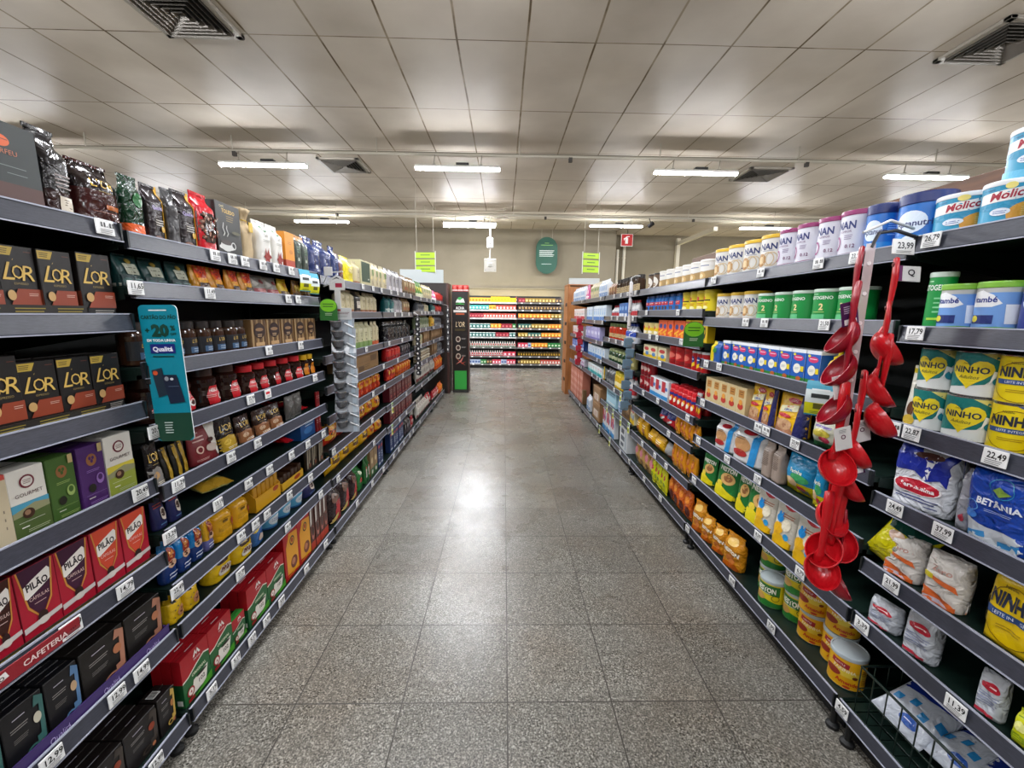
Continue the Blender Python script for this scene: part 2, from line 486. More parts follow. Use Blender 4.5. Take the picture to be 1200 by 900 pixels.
# spotlight, access point, camera box
g = G(); M = Matrix.Translation((3.3, 9.75, 3.52)) @ Euler((D(60), 0, D(40))).to_matrix().to_4x4()
g.lathe([(.03, -.07), (.045, -.06), (.05, .06), (.035, .065), (.03, .04)], mat('15151a', .4), 16, M=M)
g.tube([(3.3, 9.75, 3.55), (3.3, 9.89, 3.69)], .01, mat('15151a', .4))
tag(obj('spotlight', g.mesh('spotlight')), 'small black spotlight under the far conduit above the red fire sign', 'spotlight')
r = obj('access_point', None, None, (-.33, 9.95, 3.1))
tag(r, 'white router box on a thin pole above a clear plate, centre back', 'router')
g = G(); g.tube([(0, 0, -.5), (0, 0, .62)], .012, mat('d9d6cc', .4)); obj('pole', g.mesh('ap_pole'), r)
g = G(); g.box(-.075, -.05, -.11, .075, .02, .12, mat('e8e6e0', .4), .02); g.box(-.02, -.053, -.02, .02, -.05, 0, mat('20201f', .3)); obj('router_box', g.mesh('ap_box'), r)
g = G(); g.box(-.14, -.02, -.64, .14, .0, -.34, mat('c9c6bb', .2, alpha=.55), .01); g.box(-.05, -.05, -.53, .05, .0, -.44, mat('b8b6ae', .4), .01)
for a, b in ((-.11, -.6), (.11, -.6), (-.11, -.38), (.11, -.38)): g.lathe([(.012, 0), (.012, .01)], mat('707070', .4), 8, M=Matrix.Translation((a, -.02, b)) @ Euler((D(90), 0, 0)).to_matrix().to_4x4())
obj('bracket_plate', g.mesh('ap_plate'), r)

# oval sign hanging in front of the back wall
def flatS(x, z, o): return (x, -.01 - o, z)
g = G(); R1 = .305; pts = []
for i in range(17): a = D(180 * i / 16); pts.append((R1 * math.cos(a), .2 + R1 * math.sin(a)))
for i in range(17): a = D(180 + 180 * i / 16); pts.append((R1 * math.cos(a), -.2 + R1 * math.sin(a)))
n = len(pts)
g.add([(x, y, z) for y in (-.01, .01) for x, z in pts], [tuple(range(n)), tuple(range(2 * n - 1, n - 1, -1))] + [(i, n + i, n + (i + 1) % n, (i + 1) % n) for i in range(n)], mat('10503c', .5))
g.art([('b', 0, .345, .12, .018, 1, '8fc45a'), ('b', 0, .29, .34, .018, 1, '8fc45a'), ('b', 0, .14, .42, .019, 5, 'e8efe8'), ('b', 0, -.23, .28, .014, 1, 'e8efe8')], 1, 1, flatS)
o = obj('wall_sign', g.mesh('oval_sign'), None, (1.2, 12.2, 3.15)); tag(o, 'dark green oval sign with white lettering hanging before the back wall', 'sign')
g = G(); g.tube([(-.15, 0, .45), (-.15, 0, .75)], .003, pipe_m); g.tube([(.15, 0, .45), (.15, 0, .75)], .003, pipe_m); obj('hanging_wire', g.mesh('sign_wire'), o)

# fire extinguisher sign and pipes
g = G(); g.box(-.17, -.01, -.17, .17, .01, .17, mat('e8e4e0', .4), .004)
g.art([('r', -.155, -.155, .155, .155, 'c01a1c'), ('r', -.05, -.1, .03, .06, 'f2eeea'), ('r', -.03, .06, .01, .1, 'f2eeea'), ('p', [(-.03, .08), (-.1, .04), (-.08, -.02), (-.06, .03), (-.02, .06)], 'f2eeea'), ('r', -.01, .085, .07, .105, 'f2eeea')], 1, 1, flatS)
g.tube([(0, 0, .165), (.02, .01, .22), (0, 0, .28)], .008, mat('1a1a1a', .5)); tag(obj('fire_sign', g.mesh('fire_sign'), None, (3.5, 12.3, 3.62)), 'red square sign with a white fire extinguisher pictogram', 'sign')
for x, nm in ((3.42, 'left'), (3.62, 'right')):
    g = G(); g.tube([(x, 12.95, 0), (x, 12.95, 3.45 if x < 3.5 else 3.85)], .045, mat('dcd6c4', .5), 12)
    for z in (1.2, 2.4, 3.2): g.lathe([(.053, z), (.053, z + .03)], mat('dcd6c4', .5), 12, cx=x, cy=12.95)
    tag(obj('wall_pipe', g.mesh('wall_pipe')), '%s one of two white pipes under the red fire sign' % nm, 'pipe', 'white wall pipes')
g = G(); g.box(5.2, 12.9, 2.6, 5.3, 13.04, 3.8, mat('cfc8b4', .5)); g.box(5.2, 10.7, 3.6, 5.3, 13.0, 3.7, mat('cfc8b4', .5))
tag(obj('steel_bracket', g.mesh('bracket')), 'cream steel post and beam under the ceiling, above the gold-lidded tins', 'bracket')

# three-slat aisle signs
def slats(x, y, z, s, rz, label):
    r = obj('aisle_sign', None, None, (x, y, z), (0, 0, rz)); tag(r, label, 'sign', 'green aisle signs')
    g = G()
    for a in (-s / 2 - .01, s / 2 + .01): g.box(a - .006, -.006, -.2, a + .006, .006, .2, mat('c9cdbd', .3))
    obj('frame', g.mesh('slat_frame'), r)
    g = G()
    for a in (-s / 2 + .02, s / 2 - .02): g.tube([(a, 0, .18), (a, 0, H - z)], .003, pipe_m)
    obj('wire', g.mesh('slat_wire'), r)
    for i in range(3):
        g = G(); z0 = .125 - .125 * i
        g.box(-s / 2, -.008, z0 - .05, s / 2, .008, z0 + .05, mat('9fc41a', .45), .003)
        g.art([('b', 0, z0 + .012, s * .5, .02, 1, '2c5a1c')], 1, 1, lambda a, b, o: (a, -.008 - o, b))
        obj('slat', g.mesh('slat'), r)
slats(-1.47, 8.0, 2.43, .36, D(-6), 'bright green three-slat sign hanging above the left shelf end')
slats(1.62, 8.0, 2.46, .32, D(14), 'green three-slat sign hanging above the wooden end display')
for x0, x1, z1, nm in ((-1.95, -1.14, 2.3, 'above the dark left end panel'), (1.22, 1.8, 2.18, 'above the wooden right end display')):
    g = G(); g.box(x0, 8.0, 2.041 if x0 < 0 else 2.051, x1, 8.02, z1, mat('a9b0b0', .3), .006); tag(obj('header_board', g.mesh('header_board')), 'plain white header board standing %s' % nm, 'board', 'white header boards')
# ---------------------------------------------------------------- shelving
LV = {'L0': [1.715, 1.465, 1.205, .96, .71, .43, .10],
      'L1': [1.70, 1.56, 1.32, 1.125, .925, .775, .58, .43, .10],
      'L2': [1.69, 1.48, 1.21, 1.02, .83, .62, .42, .10],
      'L3': [1.69, 1.48, 1.21, 1.02, .83, .61, .40, .10],
      'L4': [1.68, 1.50, 1.28, 1.07, .84, .56, .10],
      'L5': [1.68, 1.50, 1.28, 1.07, .84, .56, .10],
      'R0': [1.715, 1.455, 1.165, .925, .69, .49, .14],
      'R1': [1.70, 1.47, 1.22, .985, .745, .485, .14],
      'R2': [1.70, 1.52, 1.325, 1.135, .845, .655, .41, .13],
      'R3': [1.70, 1.465, 1.22, .97, .70, .46, .12],
      'R4': [1.70, 1.41, 1.155, .93, .70, .11],
      'R5': [1.70, 1.41, 1.155, .93, .70, .11]}
BL = 1.255
ORD = ['first', 'second', 'third', 'fourth', 'fifth', 'sixth', 'seventh', 'eighth', 'ninth', 'tenth', 'eleventh', 'twelfth']
def nth(i): return ORD[i] if i < 12 else '%dth' % (i + 1)
def bay_words(b): return '%s %s bay' % (nth(int(b[1])), 'left' if b[0] == 'L' else 'right')
def lvl_words(b, i):
    n = len(LV[b]) if b in LV else 8
    return 'top shelf' if i == 0 else 'bottom shelf' if i == n - 1 else '%s shelf' % nth(i)
green_steel = noisy_mat('dark_green_steel', '0c1b17', '13251f', 14, .4)
rail_m = noisy_mat('grey_price_rail', '33353e', '3f414b', 60, .3, (1, 8, 8))
rail_lo = mat('2c2e36', .35); lip_glint = mat('a3a7b6', .2)  # pale lip colour paints in the light that the clear plastic edges catch
black_m = mat('0e0f10', .6)
DEPTH = .43
def shelf_meshes(L):
    """local frame: front at y=0 facing -Y, runs along +X, top surface at z=.008"""
    g = G()
    g.box(0.006, .012, -.018, L - .006, DEPTH, .006, green_steel, .003)
    for x in (.0015, L - .0045): # end brackets
        g.add([(x, .03, -.03), (x, DEPTH, -.10), (x, DEPTH, .0), (x, .03, .0), (x + .003, .03, -.03), (x + .003, DEPTH, -.10), (x + .003, DEPTH, .0), (x + .003, .03, .0)],
              [(0, 3, 2, 1), (4, 5, 6, 7), (0, 1, 5, 4), (3, 7, 6, 2), (0, 4, 7, 3), (1, 2, 6, 5)], green_steel)
    r = G()
    prof = [(0, -.022), (.002, -.026), (.012, -.026), (.014, .02), (.011, .024), (.008, .021)]
    n = len(prof)
    vs = [(x, y, z) for x in (.004, L - .004) for y, z in prof]
    fs = [(i, (i + 1) % n, n + (i + 1) % n, n + i) for i in range(n)] + [tuple(range(n))[::-1], tuple(range(n, 2 * n))]
    r.add(vs, [f[::-1] for f in fs], rail_m)
    r.box(.004, -.002, -.0275, L - .004, .004, -.0245, lip_glint)
    r.box(.004, .006, .021, L - .004, .012, .0245, lip_glint)
    for x in (.004, L - .01): r.box(x, -.001, -.027, x + .006, .014, .024, mat('0f1518', .4))
    return g.mesh('shelf_plate'), r.mesh('price_rail')
SM = shelf_meshes(BL - .006)
def rotz_for(side): return D(90) if side == 'L' else D(-90)
def P(side, depth, y, z):
    """a point 'depth' metres behind the rail plane"""
    return ((SHELF_L - depth) if side == 'L' else (SHELF_R + depth), y, z)
FRAMES = {}
def gondola(b, levels, y0, label, header=False):
    side = b[0]
    # local +X runs away from the camera on the left side, towards it on the right side
    r = obj('gondola_shelving', None, None, P(side, 0, y0 if side == 'L' else y0 + BL - .006, 0), (0, 0, rotz_for(side)))
    tag(r, label, 'shelving', 'supermarket shelving bays')
    L = BL - .006
    g = G(); g.box(.002, DEPTH + .002, .05, L - .002, DEPTH + .03, 1.80, mat('101514', .6))
    for i in range(1, 9): g.box(.002, DEPTH - .001, i * .2, L - .002, DEPTH + .003, i * .2 + .004, mat('060808', .6))
    obj('back_panel', g.mesh('back_panel'), r)
    for x in (.0, L - .03):
        g = G()
        g.box(x, DEPTH - .03, 0, x + .03, DEPTH + .002, 1.82, mat('1a1f20', .4, .4), .003)
        for k in range(34): g.box(x + .011, DEPTH - .0305, .1 + k * .05, x + .019, DEPTH - .0295, .125 + k * .05, black_m)
        obj('upright', g.mesh('upright'), r)
    g = G(); g.box(.01, .06, .015, L - .01, DEPTH, levels[-1] - .03, black_m)
    obj('kick_plinth', g.mesh('kick_plinth'), r)
    for x in (.03, L - .03):
        g = G(); g.lathe([(.022, 0), (.022, .012), (.01, .02), (.01, levels[-1] - .03)], black_m, 10, cx=x, cy=.035)
        obj('foot', g.mesh('foot'), r)
    for z in levels:
        s = obj('shelf', SM[0], r, (0, 0, z)); obj('price_rail', SM[1], s)
    if header:
        g = G(); g.box(0, DEPTH + .03, 1.74, L, DEPTH + .06, 2.0, noisy_mat('brown_laminate', '5a3c28', '70492f', 6, .5, (1, 1, 8)), .003)
        obj('header_board', g.mesh('header_board'), r)
    return r
for b in LV:
    gondola(b, LV[b], int(b[1]) * BL, 'grey and dark green shelving, %s counted from the camera' % bay_words(b), b in ('R1', 'R2'))
for side in 'LR':
    gondola(side + 'x', LV[side + '0'], -BL, 'empty %s shelving bay beside the camera, outside the picture' % ('left' if side == 'L' else 'right'))

# ---------------------------------------------------------------- price tags
TM = {}
def tag_mesh(txt, kind='w'):
    if (txt, kind) in TM: return TM[txt, kind]
    g = G(); Sf = lambda a, b, o: (a, -.002 - o, b)
    if kind == 'w':
        g.box(-.026, -.002, -.019, .026, .002, .021, mat('e6e7e6', .35), .001)
        a = [('r', -.024, .0185, .024, .0205, 'f4f4f4')]
        if txt: a += [('t', txt, .004, .007, .016, .040, '141414', {'b': .02, 's': .0})]
        else: a += [('r', -.013 + .008 * i, .001, -.008 + .008 * i, .013, '2e2e2e') for i in (0, 1, 3, 4)] + [('r', .003, .001, .005, .004, '2e2e2e'), ('r', -.011, .006, -.007, .0075, 'd8d8d8'), ('r', .014, .005, .019, .0065, 'd8d8d8')]
        a += [('b', 0, -.005, .036, .0022, 3, '5a5a5a')]
    elif kind == 'y':
        g.box(-.026, -.002, -.075, .026, .002, .03, mat('e4e7e2', .35), .001)
        a = [('r', -.025, -.07, .025, -.02, 'd8dc22'), ('r', -.025, .012, .025, .028, '7ab82e'), ('r', -.015, -.008, .015, .008, '222222'), ('r', -.017, -.055, .017, -.033, '2c4c1a')]
    elif kind == 'r':
        g.box(-.024, -.002, -.019, .024, .002, .021, mat('e6e7e6', .35), .001)
        a = [('r', -.018, .0, .012, .011, 'c8202c'), ('b', 0, -.006, .03, .0022, 2, '5a5a5a')]
    g.art(a, 1, 1, Sf, o0=.0003)
    TM[txt, kind] = g.mesh('price_tag'); return TM[txt, kind]
TAGS = []
def price(b, lv, y, txt='', kind='w'): TAGS.append((b, lv, y, txt, kind))
# ---------------------------------------------------------------- packaging builders
# every pack stands on z=0 with the middle of its front foot edge at the origin and faces -Y
def mk_box(w, h, d, k):
    g = G(); base = mat(k['base'], k.get('rough', .42))
    bands = k.get('bands', ())
    zs = sorted({0, 1} | {a for b in bands for a in b[:2]})
    if bands and not k.get('open'):
        for a, b in zip(zs, zs[1:]):
            c = k['base']
            for z0, z1, cc in bands:
                if z0 <= a + 1e-6 and b <= z1 + 1e-6: c = cc
            g.box(-w / 2, 0, a * h, w / 2, d, b * h, mat(c, .42), .0)
        g.box(-w / 2 + .001, .001, h, w / 2 - .001, d - .001, h + .0008, mat(k.get('top', c), .42))
    elif k.get('open'):   # open display tray with packs in it
        t = .003
        g.box(-w / 2, 0, 0, w / 2, d, t, base)
        g.box(-w / 2, 0, 0, w / 2, t, h * .45, base); g.box(-w / 2, d - t, 0, w / 2, d, h, base)
        for x in (-w / 2, w / 2 - t):
            g.add([(x, 0, 0), (x, d, 0), (x, d, h), (x, 0, h * .45), (x + t, 0, 0), (x + t, d, 0), (x + t, d, h), (x + t, 0, h * .45)],
                  [(0, 3, 2, 1), (4, 5, 6, 7), (0, 1, 5, 4), (2, 3, 7, 6), (1, 2, 6, 5), (3, 0, 4, 7)], base)
        n = 6
        for i in range(n):
            x = -w / 2 + w * (i + .5) / n
            g.box(x - w / n * .42, .01, t, x + w / n * .42, d * .8, h * (.75 + .1 * (i % 2)), mat(k['open'], .35), .003)
    else:
        g.box(-w / 2, 0, 0, w / 2, d, h, base, k.get('bev', .0015))
        if k.get('top'): g.box(-w / 2 + .002, .002, h, w / 2 - .002, d - .002, h + .0006, mat(k['top'], .42))
    # glued flap seams on top and side
    g.box(-w / 2 + .002, d / 2 - .0004, h, w / 2 - .002, d / 2 + .0004, h + .0012, mat('2a2622', .7))
    g.art(k.get('art', ()), w, h, lambda x, z, o: (x, -o, z))
    if k.get('side'):
        for sg in (1, -1): g.art(k['side'], d, h, lambda x, z, o, sg=sg: (sg * (w / 2 + o), d / 2 + x * sg, z))
    if k.get('topart'):
        g.art(k['topart'], w, d, lambda x, z, o: (x, z, h + .001 + o))
    return [('carton', g.mesh('carton'))]

def bag_shape(w, h, d, st, seed):
    def prof(v):
        if st == 'brick':       # gusseted block bag: full body, folded shoulder, crimped seal
            D_ = 1.0 if v < .74 else max(.03, 1 - ((v - .74) / .16) ** 1.3) if v < .9 else .03
            W_ = 1.0 if v < .74 else 1 - .06 * min(1, (v - .74) / .2)
            return W_, D_, 7
        if st == 'block':       # paper-lined brick, top folded over
            D_ = 1.0 if v < .86 else max(.3, 1 - ((v - .86) / .14) * .7)
            return 1 - .02 * math.sin(v * 9), D_, 8
        if st == 'pouch':       # stand-up pouch: wide foot, thin top seal
            return 1 - .03 * math.sin(math.pi * v), max(.035, (1 - v ** 1.7) * (.85 + .15 * math.cos(v * 2))), 3.0
        if st == 'tall':        # foil bag with cinched top
            D_ = 1.0 if v < .68 else max(.05, 1 - ((v - .68) / .22) ** 1.1) if v < .9 else .05
            return (1 if v < .6 else 1 - .12 * ((v - .6) / .4)), D_, 4.5
        if st == 'cinch':       # cloth sack tied below the top
            r = 1 if v < .62 else .55 + .45 * abs((v - .8) / .2) ** 1.2 if v > .62 else 1
            return min(1, r), min(1, r) * .9, 2.5
        # pillow pack: seals at both ends
        s = max(.04, math.sin(math.pi * min(max((v - .05) / .9, 0), 1)) ** .55)
        return 1 - .05 * math.sin(math.pi * v), s, 2.4
    foilamp = 1.0
    amp = {'brick': .0035, 'block': .008, 'pouch': .004, 'tall': .006, 'cinch': .005}.get(st, .006) * (1.0 if w < .08 else 1.3)
    def F(u, v, side):
        W_, D_, p = prof(v)
        y = d / 2 * D_ * (max(0, 1 - abs(2 * u) ** p)) ** .5
        x = u * w * W_
        n = noise.noise(Vector((u * 3.3 + seed * 7.1, v * 4.2, side * 3.3 + seed)))
        n2 = noise.noise(Vector((u * 9 + seed, v * 9, side)))
        e = (amp * n + amp * .4 * n2) * (1 - abs(2 * u) ** 4)
        if v > .88 and st not in ('cinch', 'block'): e += .0014 * math.sin(u * 26 + seed)
        if st == 'cinch' and v > .6: e += .004 * math.sin(u * 30)
        zz = v * h
        if st in ('tall',): zz -= .012 * abs(2 * u) ** 3 * (v > .8) * (1 + n)
        if st == 'pillow': zz = h * (v + .018 * n2)
        return x, (-(y + e) if side < 0 else (y + e)), max(zz, 0)
    return F

def mk_bag(w, h, d, k):
    st = k.get('style', 'pouch'); F = bag_shape(w, h, d, st, k.get('seed', 1))
    nu, nv = (12, 16) if h > .1 and w > .05 else (8, 10)
    rough = k.get('rough', .3); foil = k.get('foil', .35)
    g = G()
    yc = d / 2
    def col(v):
        c = k['base']
        for b in k.get('bands', ()):
            if b[0] <= v <= b[1]: c = b[2]
        return mat(c, rough, 0, foil)
    us = [.5 * math.sin(math.pi / 2 * (2 * i / nu - 1)) for i in range(nu + 1)]
    vs = [j / nv for j in range(nv + 1)]
    ring = [(u, -1) for u in us] + [(u, 1) for u in us[-2:0:-1]]
    n = len(ring)
    pts = []
    for v in vs:
        for u, s in ring:
            x, y, z = F(u, v, s); pts.append((x, y + yc, z))
    for j in range(nv):
        m = col((j + .5) / nv)
        g.add([pts[j * n + i] for i in range(n)] + [pts[(j + 1) * n + i] for i in range(n)],
              [(i, (i + 1) % n, n + (i + 1) % n, n + i) for i in range(n)], m, True)
    g.add(pts[:n], [tuple(range(n))[::-1]], col(0)); g.add(pts[-n:], [tuple(range(n))], col(1))
    # the lettered front
    def Sf(x, z, o):
        u = max(-.5, min(.5, x / w)); v = max(0.0, min(1.0, z / h))
        a, b, c = F(u, v, -1)
        return (a, b + yc - o - .0015, c)
    g.art(k.get('art', ()), w, h, Sf, L=max(w, h) / 9, rough=rough + .05, foil=0)
    if k.get('tie'):
        g.lathe([(w * .3, h * .78), (w * .33, h * .79), (w * .3, h * .8)], mat(k['tie'], .5), 14, cap=False, cy=yc)
        g.box(-.01, -.004, h * .58, .018, -.001, h * .76, mat(k['tie'], .4), .001)
    if st == 'block':
        g.box(-w * .47, yc - d * .16, h * .992, w * .47, yc + d * .12, h * 1.004, mat(k['base'], rough, 0, foil), .001)
    elif st != 'cinch':   # crimped top seal
        g.box(-w * .455, yc - .0022, h * .955, w * .455, yc + .0022, h * 1.0, mat(k.get('seal', k['base']), rough, 0, foil))
    # merge duplicated ring vertices so the surface shades smoothly
    me = g.mesh('bag'); bm = bmesh.new(); bm.from_mesh(me); bmesh.ops.remove_doubles(bm, verts=bm.verts, dist=1e-6); bm.to_mesh(me); bm.free()
    return [('bag', me)]

def mk_can(w, h, d, k):
    r = w / 2; g = G(); seg = 28 if w * h > .006 else 16
    lid = k.get('lid'); hl = (k.get('lidh', .09) * h) if lid else 0
    hb = h - hl
    metal = mat('b4b4b2', .25, .9)
    bands = k.get('bands', ())
    zs = sorted({.03, .97} | {a for b in bands for a in b[:2] if .03 < a < .97})
    if k.get('rim', True): g.lathe([(r * .97, 0), (r, .002), (r, .03 * hb)], metal, seg, cy=r)
    else: g.lathe([(r * .97, 0), (r, .03 * hb)], mat(k['base'], .35), seg, cy=r)
    for a, b in zip(zs, zs[1:]):
        c = k['base']
        for z0, z1, cc in bands:
            if z0 <= a + .031 and b <= z1 + .031: c = cc
        g.lathe([(r * .985, a * hb), (r * .985, b * hb)], mat(c, .35), seg, cap=False, cy=r)
    g.lathe([(r * .985, .97 * hb), (r, .975 * hb), (r, .995 * hb), (r * .95, hb)], metal if k.get('rim', True) else mat(k['base'], .35), seg, cy=r)
    def Sf(x, z, o):
        a = x / r
        return ((r * .985 + o) * math.sin(a), r - (r * .985 + o) * math.cos(a), z)
    g.art(k.get('art', ()), w * 1.25, hb, Sf, L=w / 7)
    out = [('can', g.mesh('can'))]
    if lid:
        gl = G(); lm = mat(lid, .35)
        gl.lathe([(r * 1.01, hb - .006), (r * 1.02, hb - .004), (r * 1.02, h - .004), (r * 1.0, h - .001), (r * .94, h), (r * .92, h - .003), (0.0, h - .003)], lm, seg, cap=False, cy=r)
        out.append(('lid', gl.mesh('lid')))
    return out

def mk_jar(w, h, d, k):
    r = w / 2; g = G(); seg = 22
    sh = k.get('shape', 'jar'); lid = k.get('lid', '802020')
    if sh == 'waist':
        pr = [(.85, 0), (.97, .03), (1, .12), (.96, .3), (.84, .42), (.82, .5), (.9, .62), (.88, .7), (.66, .78), (.62, .8)]
    elif sh == 'bottle':
        pr = [(.9, 0), (1, .03), (1, .52), (.9, .6), (.5, .74), (.38, .8), (.36, .88)]
    elif sh == 'squeeze':
        pr = [(.9, 0), (1, .04), (.98, .4), (.9, .6), (.75, .68), (.5, .72)]
    else:
        pr = [(.92, 0), (1, .03), (1, .68), (.94, .75), (.8, .8), (.78, .82)]
    fill = mat(k['base'], .12 if k.get('glass', 1) else .4)
    g.lathe([(a * r, b * h) for a, b in pr], fill, seg, cy=r)
    top = pr[-1][1]
    def rad(z):
        v = z / h
        for (a0, b0), (a1, b1) in zip(pr, pr[1:]):
            if b0 <= v <= b1 and b1 > b0: return r * (a0 + (a1 - a0) * (v - b0) / (b1 - b0))
        return r * pr[-1][0]
    def Sf(x, z, o):
        q = rad(z) + o + .0005; a = x / r
        return (q * math.sin(a), r - q * math.cos(a), z)
    g.art(k.get('art', ()), w, h, Sf, L=w / 6)
    out = [('jar', g.mesh('jar'))]
    gl = G(); lm = mat(lid, k.get('lidrough', .35))
    lr = pr[-1][0] * 1.08
    if sh == 'squeeze':
        gl.lathe([(lr * r, top * h - .004), (lr * r, top * h + .01), (.22 * r, top * h + .016), (.16 * r, h), (0, h)], lm, 16, cap=False, cy=r)
    elif sh == 'jar' or sh == 'waist':
        gl.lathe([(lr * r, top * h - .006), (lr * 1.02 * r, top * h), (lr * 1.02 * r, h - .003), (lr * r * .96, h), (0, h)], lm, seg, cap=False, cy=r)
    else:
        gl.lathe([(lr * r, top * h - .004), (lr * r, h), (0, h)], lm, 14, cap=False, cy=r)
    out.append(('lid', gl.mesh('lid')))
    return out

def mk_tub(w, h, d, k):
    r = w / 2; g = G()
    g.lathe([(r * .8, 0), (r * .82, .004), (r, h * .88)], mat(k['base'], .3), 20, cy=r)
    Sf = lambda x, z, o: ((r * (.82 + .18 * z / (h * .88)) + o) * math.sin(x / r), r - (r * (.82 + .18 * z / (h * .88)) + o) * math.cos(x / r), z)
    g.art(k.get('art', ()), w, h * .88, Sf, L=w / 6)
    gl = G(); gl.lathe([(r * 1.05, h * .86), (r * 1.05, h * .98), (r * .95, h), (0, h)], mat(k.get('lid', 'e8e8e8'), .3), 20, cap=False, cy=r)
    return [('tub', g.mesh('tub')), ('lid', gl.mesh('lid'))]

def mk_stack(w, h, d, k):
    g = G(); n = 7; rnd = random.Random(3)
    for i in range(n):
        z = h * i / n; c = k['bands'][i % len(k['bands'])]
        dx = rnd.uniform(-.006, .006)
        g.box(-w / 2 + .006 + dx, rnd.uniform(0, .01), z, w / 2 - .006 + dx, d, z + h / n * .9, mat(c, .5), .004)
    return [('pack', g.mesh('stack'))]

def mk_pack6(w, h, d, k):
    g = G(); r = w / 4
    for i in (0, 1):
        for j in (0, 1):
            cx = -w / 4 + i * w / 2; cy = r + j * 2 * r
            g.lathe([(r * .9, 0), (r, .004), (r, h * .8), (r * .8, h * .86), (r * .8, h)], mat(k['base'], .35), 14, cx=cx, cy=cy,
                    mats=[mat(k['base'], .35), mat(k['base'], .35), mat(k['base'], .35), mat(k.get('lid', '22478c'), .35)])
        cx = -w / 4 + i * w / 2
        Sf = lambda x, z, o, cx=cx: (cx + (r + o) * math.sin(x / r), r - (r + o) * math.cos(x / r), z)
        g.art(k.get('art', ()), w / 2, h * .8, Sf, L=w / 8)
    return [('bottles', g.mesh('sixpack'))]
BUILD = dict(box=mk_box, bag=mk_bag, can=mk_can, jar=mk_jar, tub=mk_tub, stack=mk_stack, pack6=mk_pack6)

K = {}
def kind(n, b, name, cat, desc, base, d=.7, **o):
    o.update(build=b, name=name, cat=cat, desc=desc, base=base, d=d); K[n] = o
T_ = lambda *a, **k: ('t',) + a + ((k,) if k else ())

# --- black coffee capsule cartons, near left
gold = 'd8b45c'
def lor(acc='8a3a22', capc='c09a62', v=.66, sz=.2):
    return [('p', [(-.5, .975), (-.04, .975), (-.14, .86), (-.5, .86)], 'c7a843'), ('b', -.32, .945, .26, .012, 3, '2a210c'), ('b', .32, .93, .2, .014, 1, '6a3526'),
            T_("L", -.27, v, sz * 1.25, .9, gold, s=.35), T_("'", -.1, v + .13, .06, .1, gold, s=.5), T_("O", -.02, v - .01, sz * .95, .3, gold, b=.0), T_("R", .24, v - .02, sz * 1.1, .9, gold, s=.15),
            T_('ESPRESSO', .02, v - .17, .03, .6, '9a8450'),
            ('p', [(-.36, .17), (-.1, .42), (.5, .42), (.5, .17)], acc), ('e', -.28, .33, .11, .07, capc), ('b', .3, .36, .26, .012, 2, 'cfa898'), ('b', .1, .13, .6, .016, 3, 'a9a29a')]
kind('lor_box', 'box', 'coffee_capsule_box', 'box', 'black gold-lettered coffee capsule box', '15110f', 1.3, art=lor(), side=[('r', -.5, .17, .5, .42, '5c2818')])
kind('orfeu_box', 'box', 'coffee_box', 'box', 'big dark green coffee box with orange seal', '232b2a', .5, bands=((0, .3, '4a2a22'),),
     art=[('e', .05, .78, .12, .07, 'd8602c'), ('b', .05, .8, .2, .01, 1, '232b2a'), T_('ORFEU', .1, .66, .06, .5, 'b86a48'), ('b', .15, .5, .34, .012, 1, '6f7a76'), ('b', .2, .42, .24, .012, 1, '6f7a76')])
kind('black_foil', 'bag', 'coffee_bag', 'bag', 'tall glossy black foil coffee bag', '0f0d0f', .9, style='tall', rough=.2, foil=.45, seed=3, bands=((0, .3, '2a1210'),),
     art=[('b', .1, .5, .5, .022, 4, '9a8f8c'), ('r', -.1, .08, .35, .26, 'c9beaa'), ('b', .12, .23, .36, .014, 4, '5b4b3a')])
kind('lor_bag', 'bag', 'coffee_bag', 'bag', 'wide brown foil coffee bag with gold lettering', '3a1715', .6, style='tall', rough=.16, foil=.5, seed=5, bands=((.55, 1, '1a0f10'),),
     art=[T_("L'OR", 0, .68, .13, .5, gold, s=.2), ('b', 0, .56, .3, .012, 1, '9a8450'), ('r', 0, .3, .34, .37, 'a5571f'), ('b', -.05, .25, .5, .014, 1, '8a5a4c')])
kind('green_foil', 'bag', 'coffee_bag', 'bag', 'dark green foil coffee bag with orange foot', '10331f', .7, style='tall', rough=.2, foil=.6, seed=8, bands=((0, .2, 'd0551c'),), art=[('e', .1, .6, .25, .12, '2d6a3a')])
qa = [('r', .34, 0, .5, 1, 'd8a412'), T_('Qualitá', 0, .62, .06, .6, 'b7a8d8', b=.01), ('b', .05, .42, .5, .02, 3, 'c8c2b8'), ('e', .2, .27, .1, .05, 'c9a040'), ('e', -.1, .08, .3, .07, '6a3a22')]
kind('qual_bag', 'bag', 'coffee_bag', 'bag', 'dark coffee bag with yellow side stripe', '241a1e', .7, style='brick', rough=.25, foil=.3, art=qa)
kind('charcoal_bag', 'bag', 'coffee_bag', 'bag', 'plain charcoal foil coffee bag', '2c2a2c', .8, style='tall', rough=.3, foil=.4, seed=2, bands=((0, .08, '4a2a20'),))
def beans(n, z0, z1, c1='5c3424', c2='9a6a50'):
    r = random.Random(5); o = []
    for i in range(n):
        x, z = r.uniform(-.42, .42), r.uniform(z0, z1); s = r.uniform(.05, .08); o += [('e', x, z, s, s * .55, c1), ('e', x + .01, z + .005, s * .5, s * .22, c2)]
    return o
kind('bean_bag', 'bag', 'coffee_bag', 'bag', 'red foil bag with printed coffee beans', 'c01a26', .7, style='brick', rough=.18, foil=.5, seed=4, art=[('r', -.48, .2, .48, .68, '2e1712')] + beans(26, .25, .64, '6a4232', 'b98f78'))
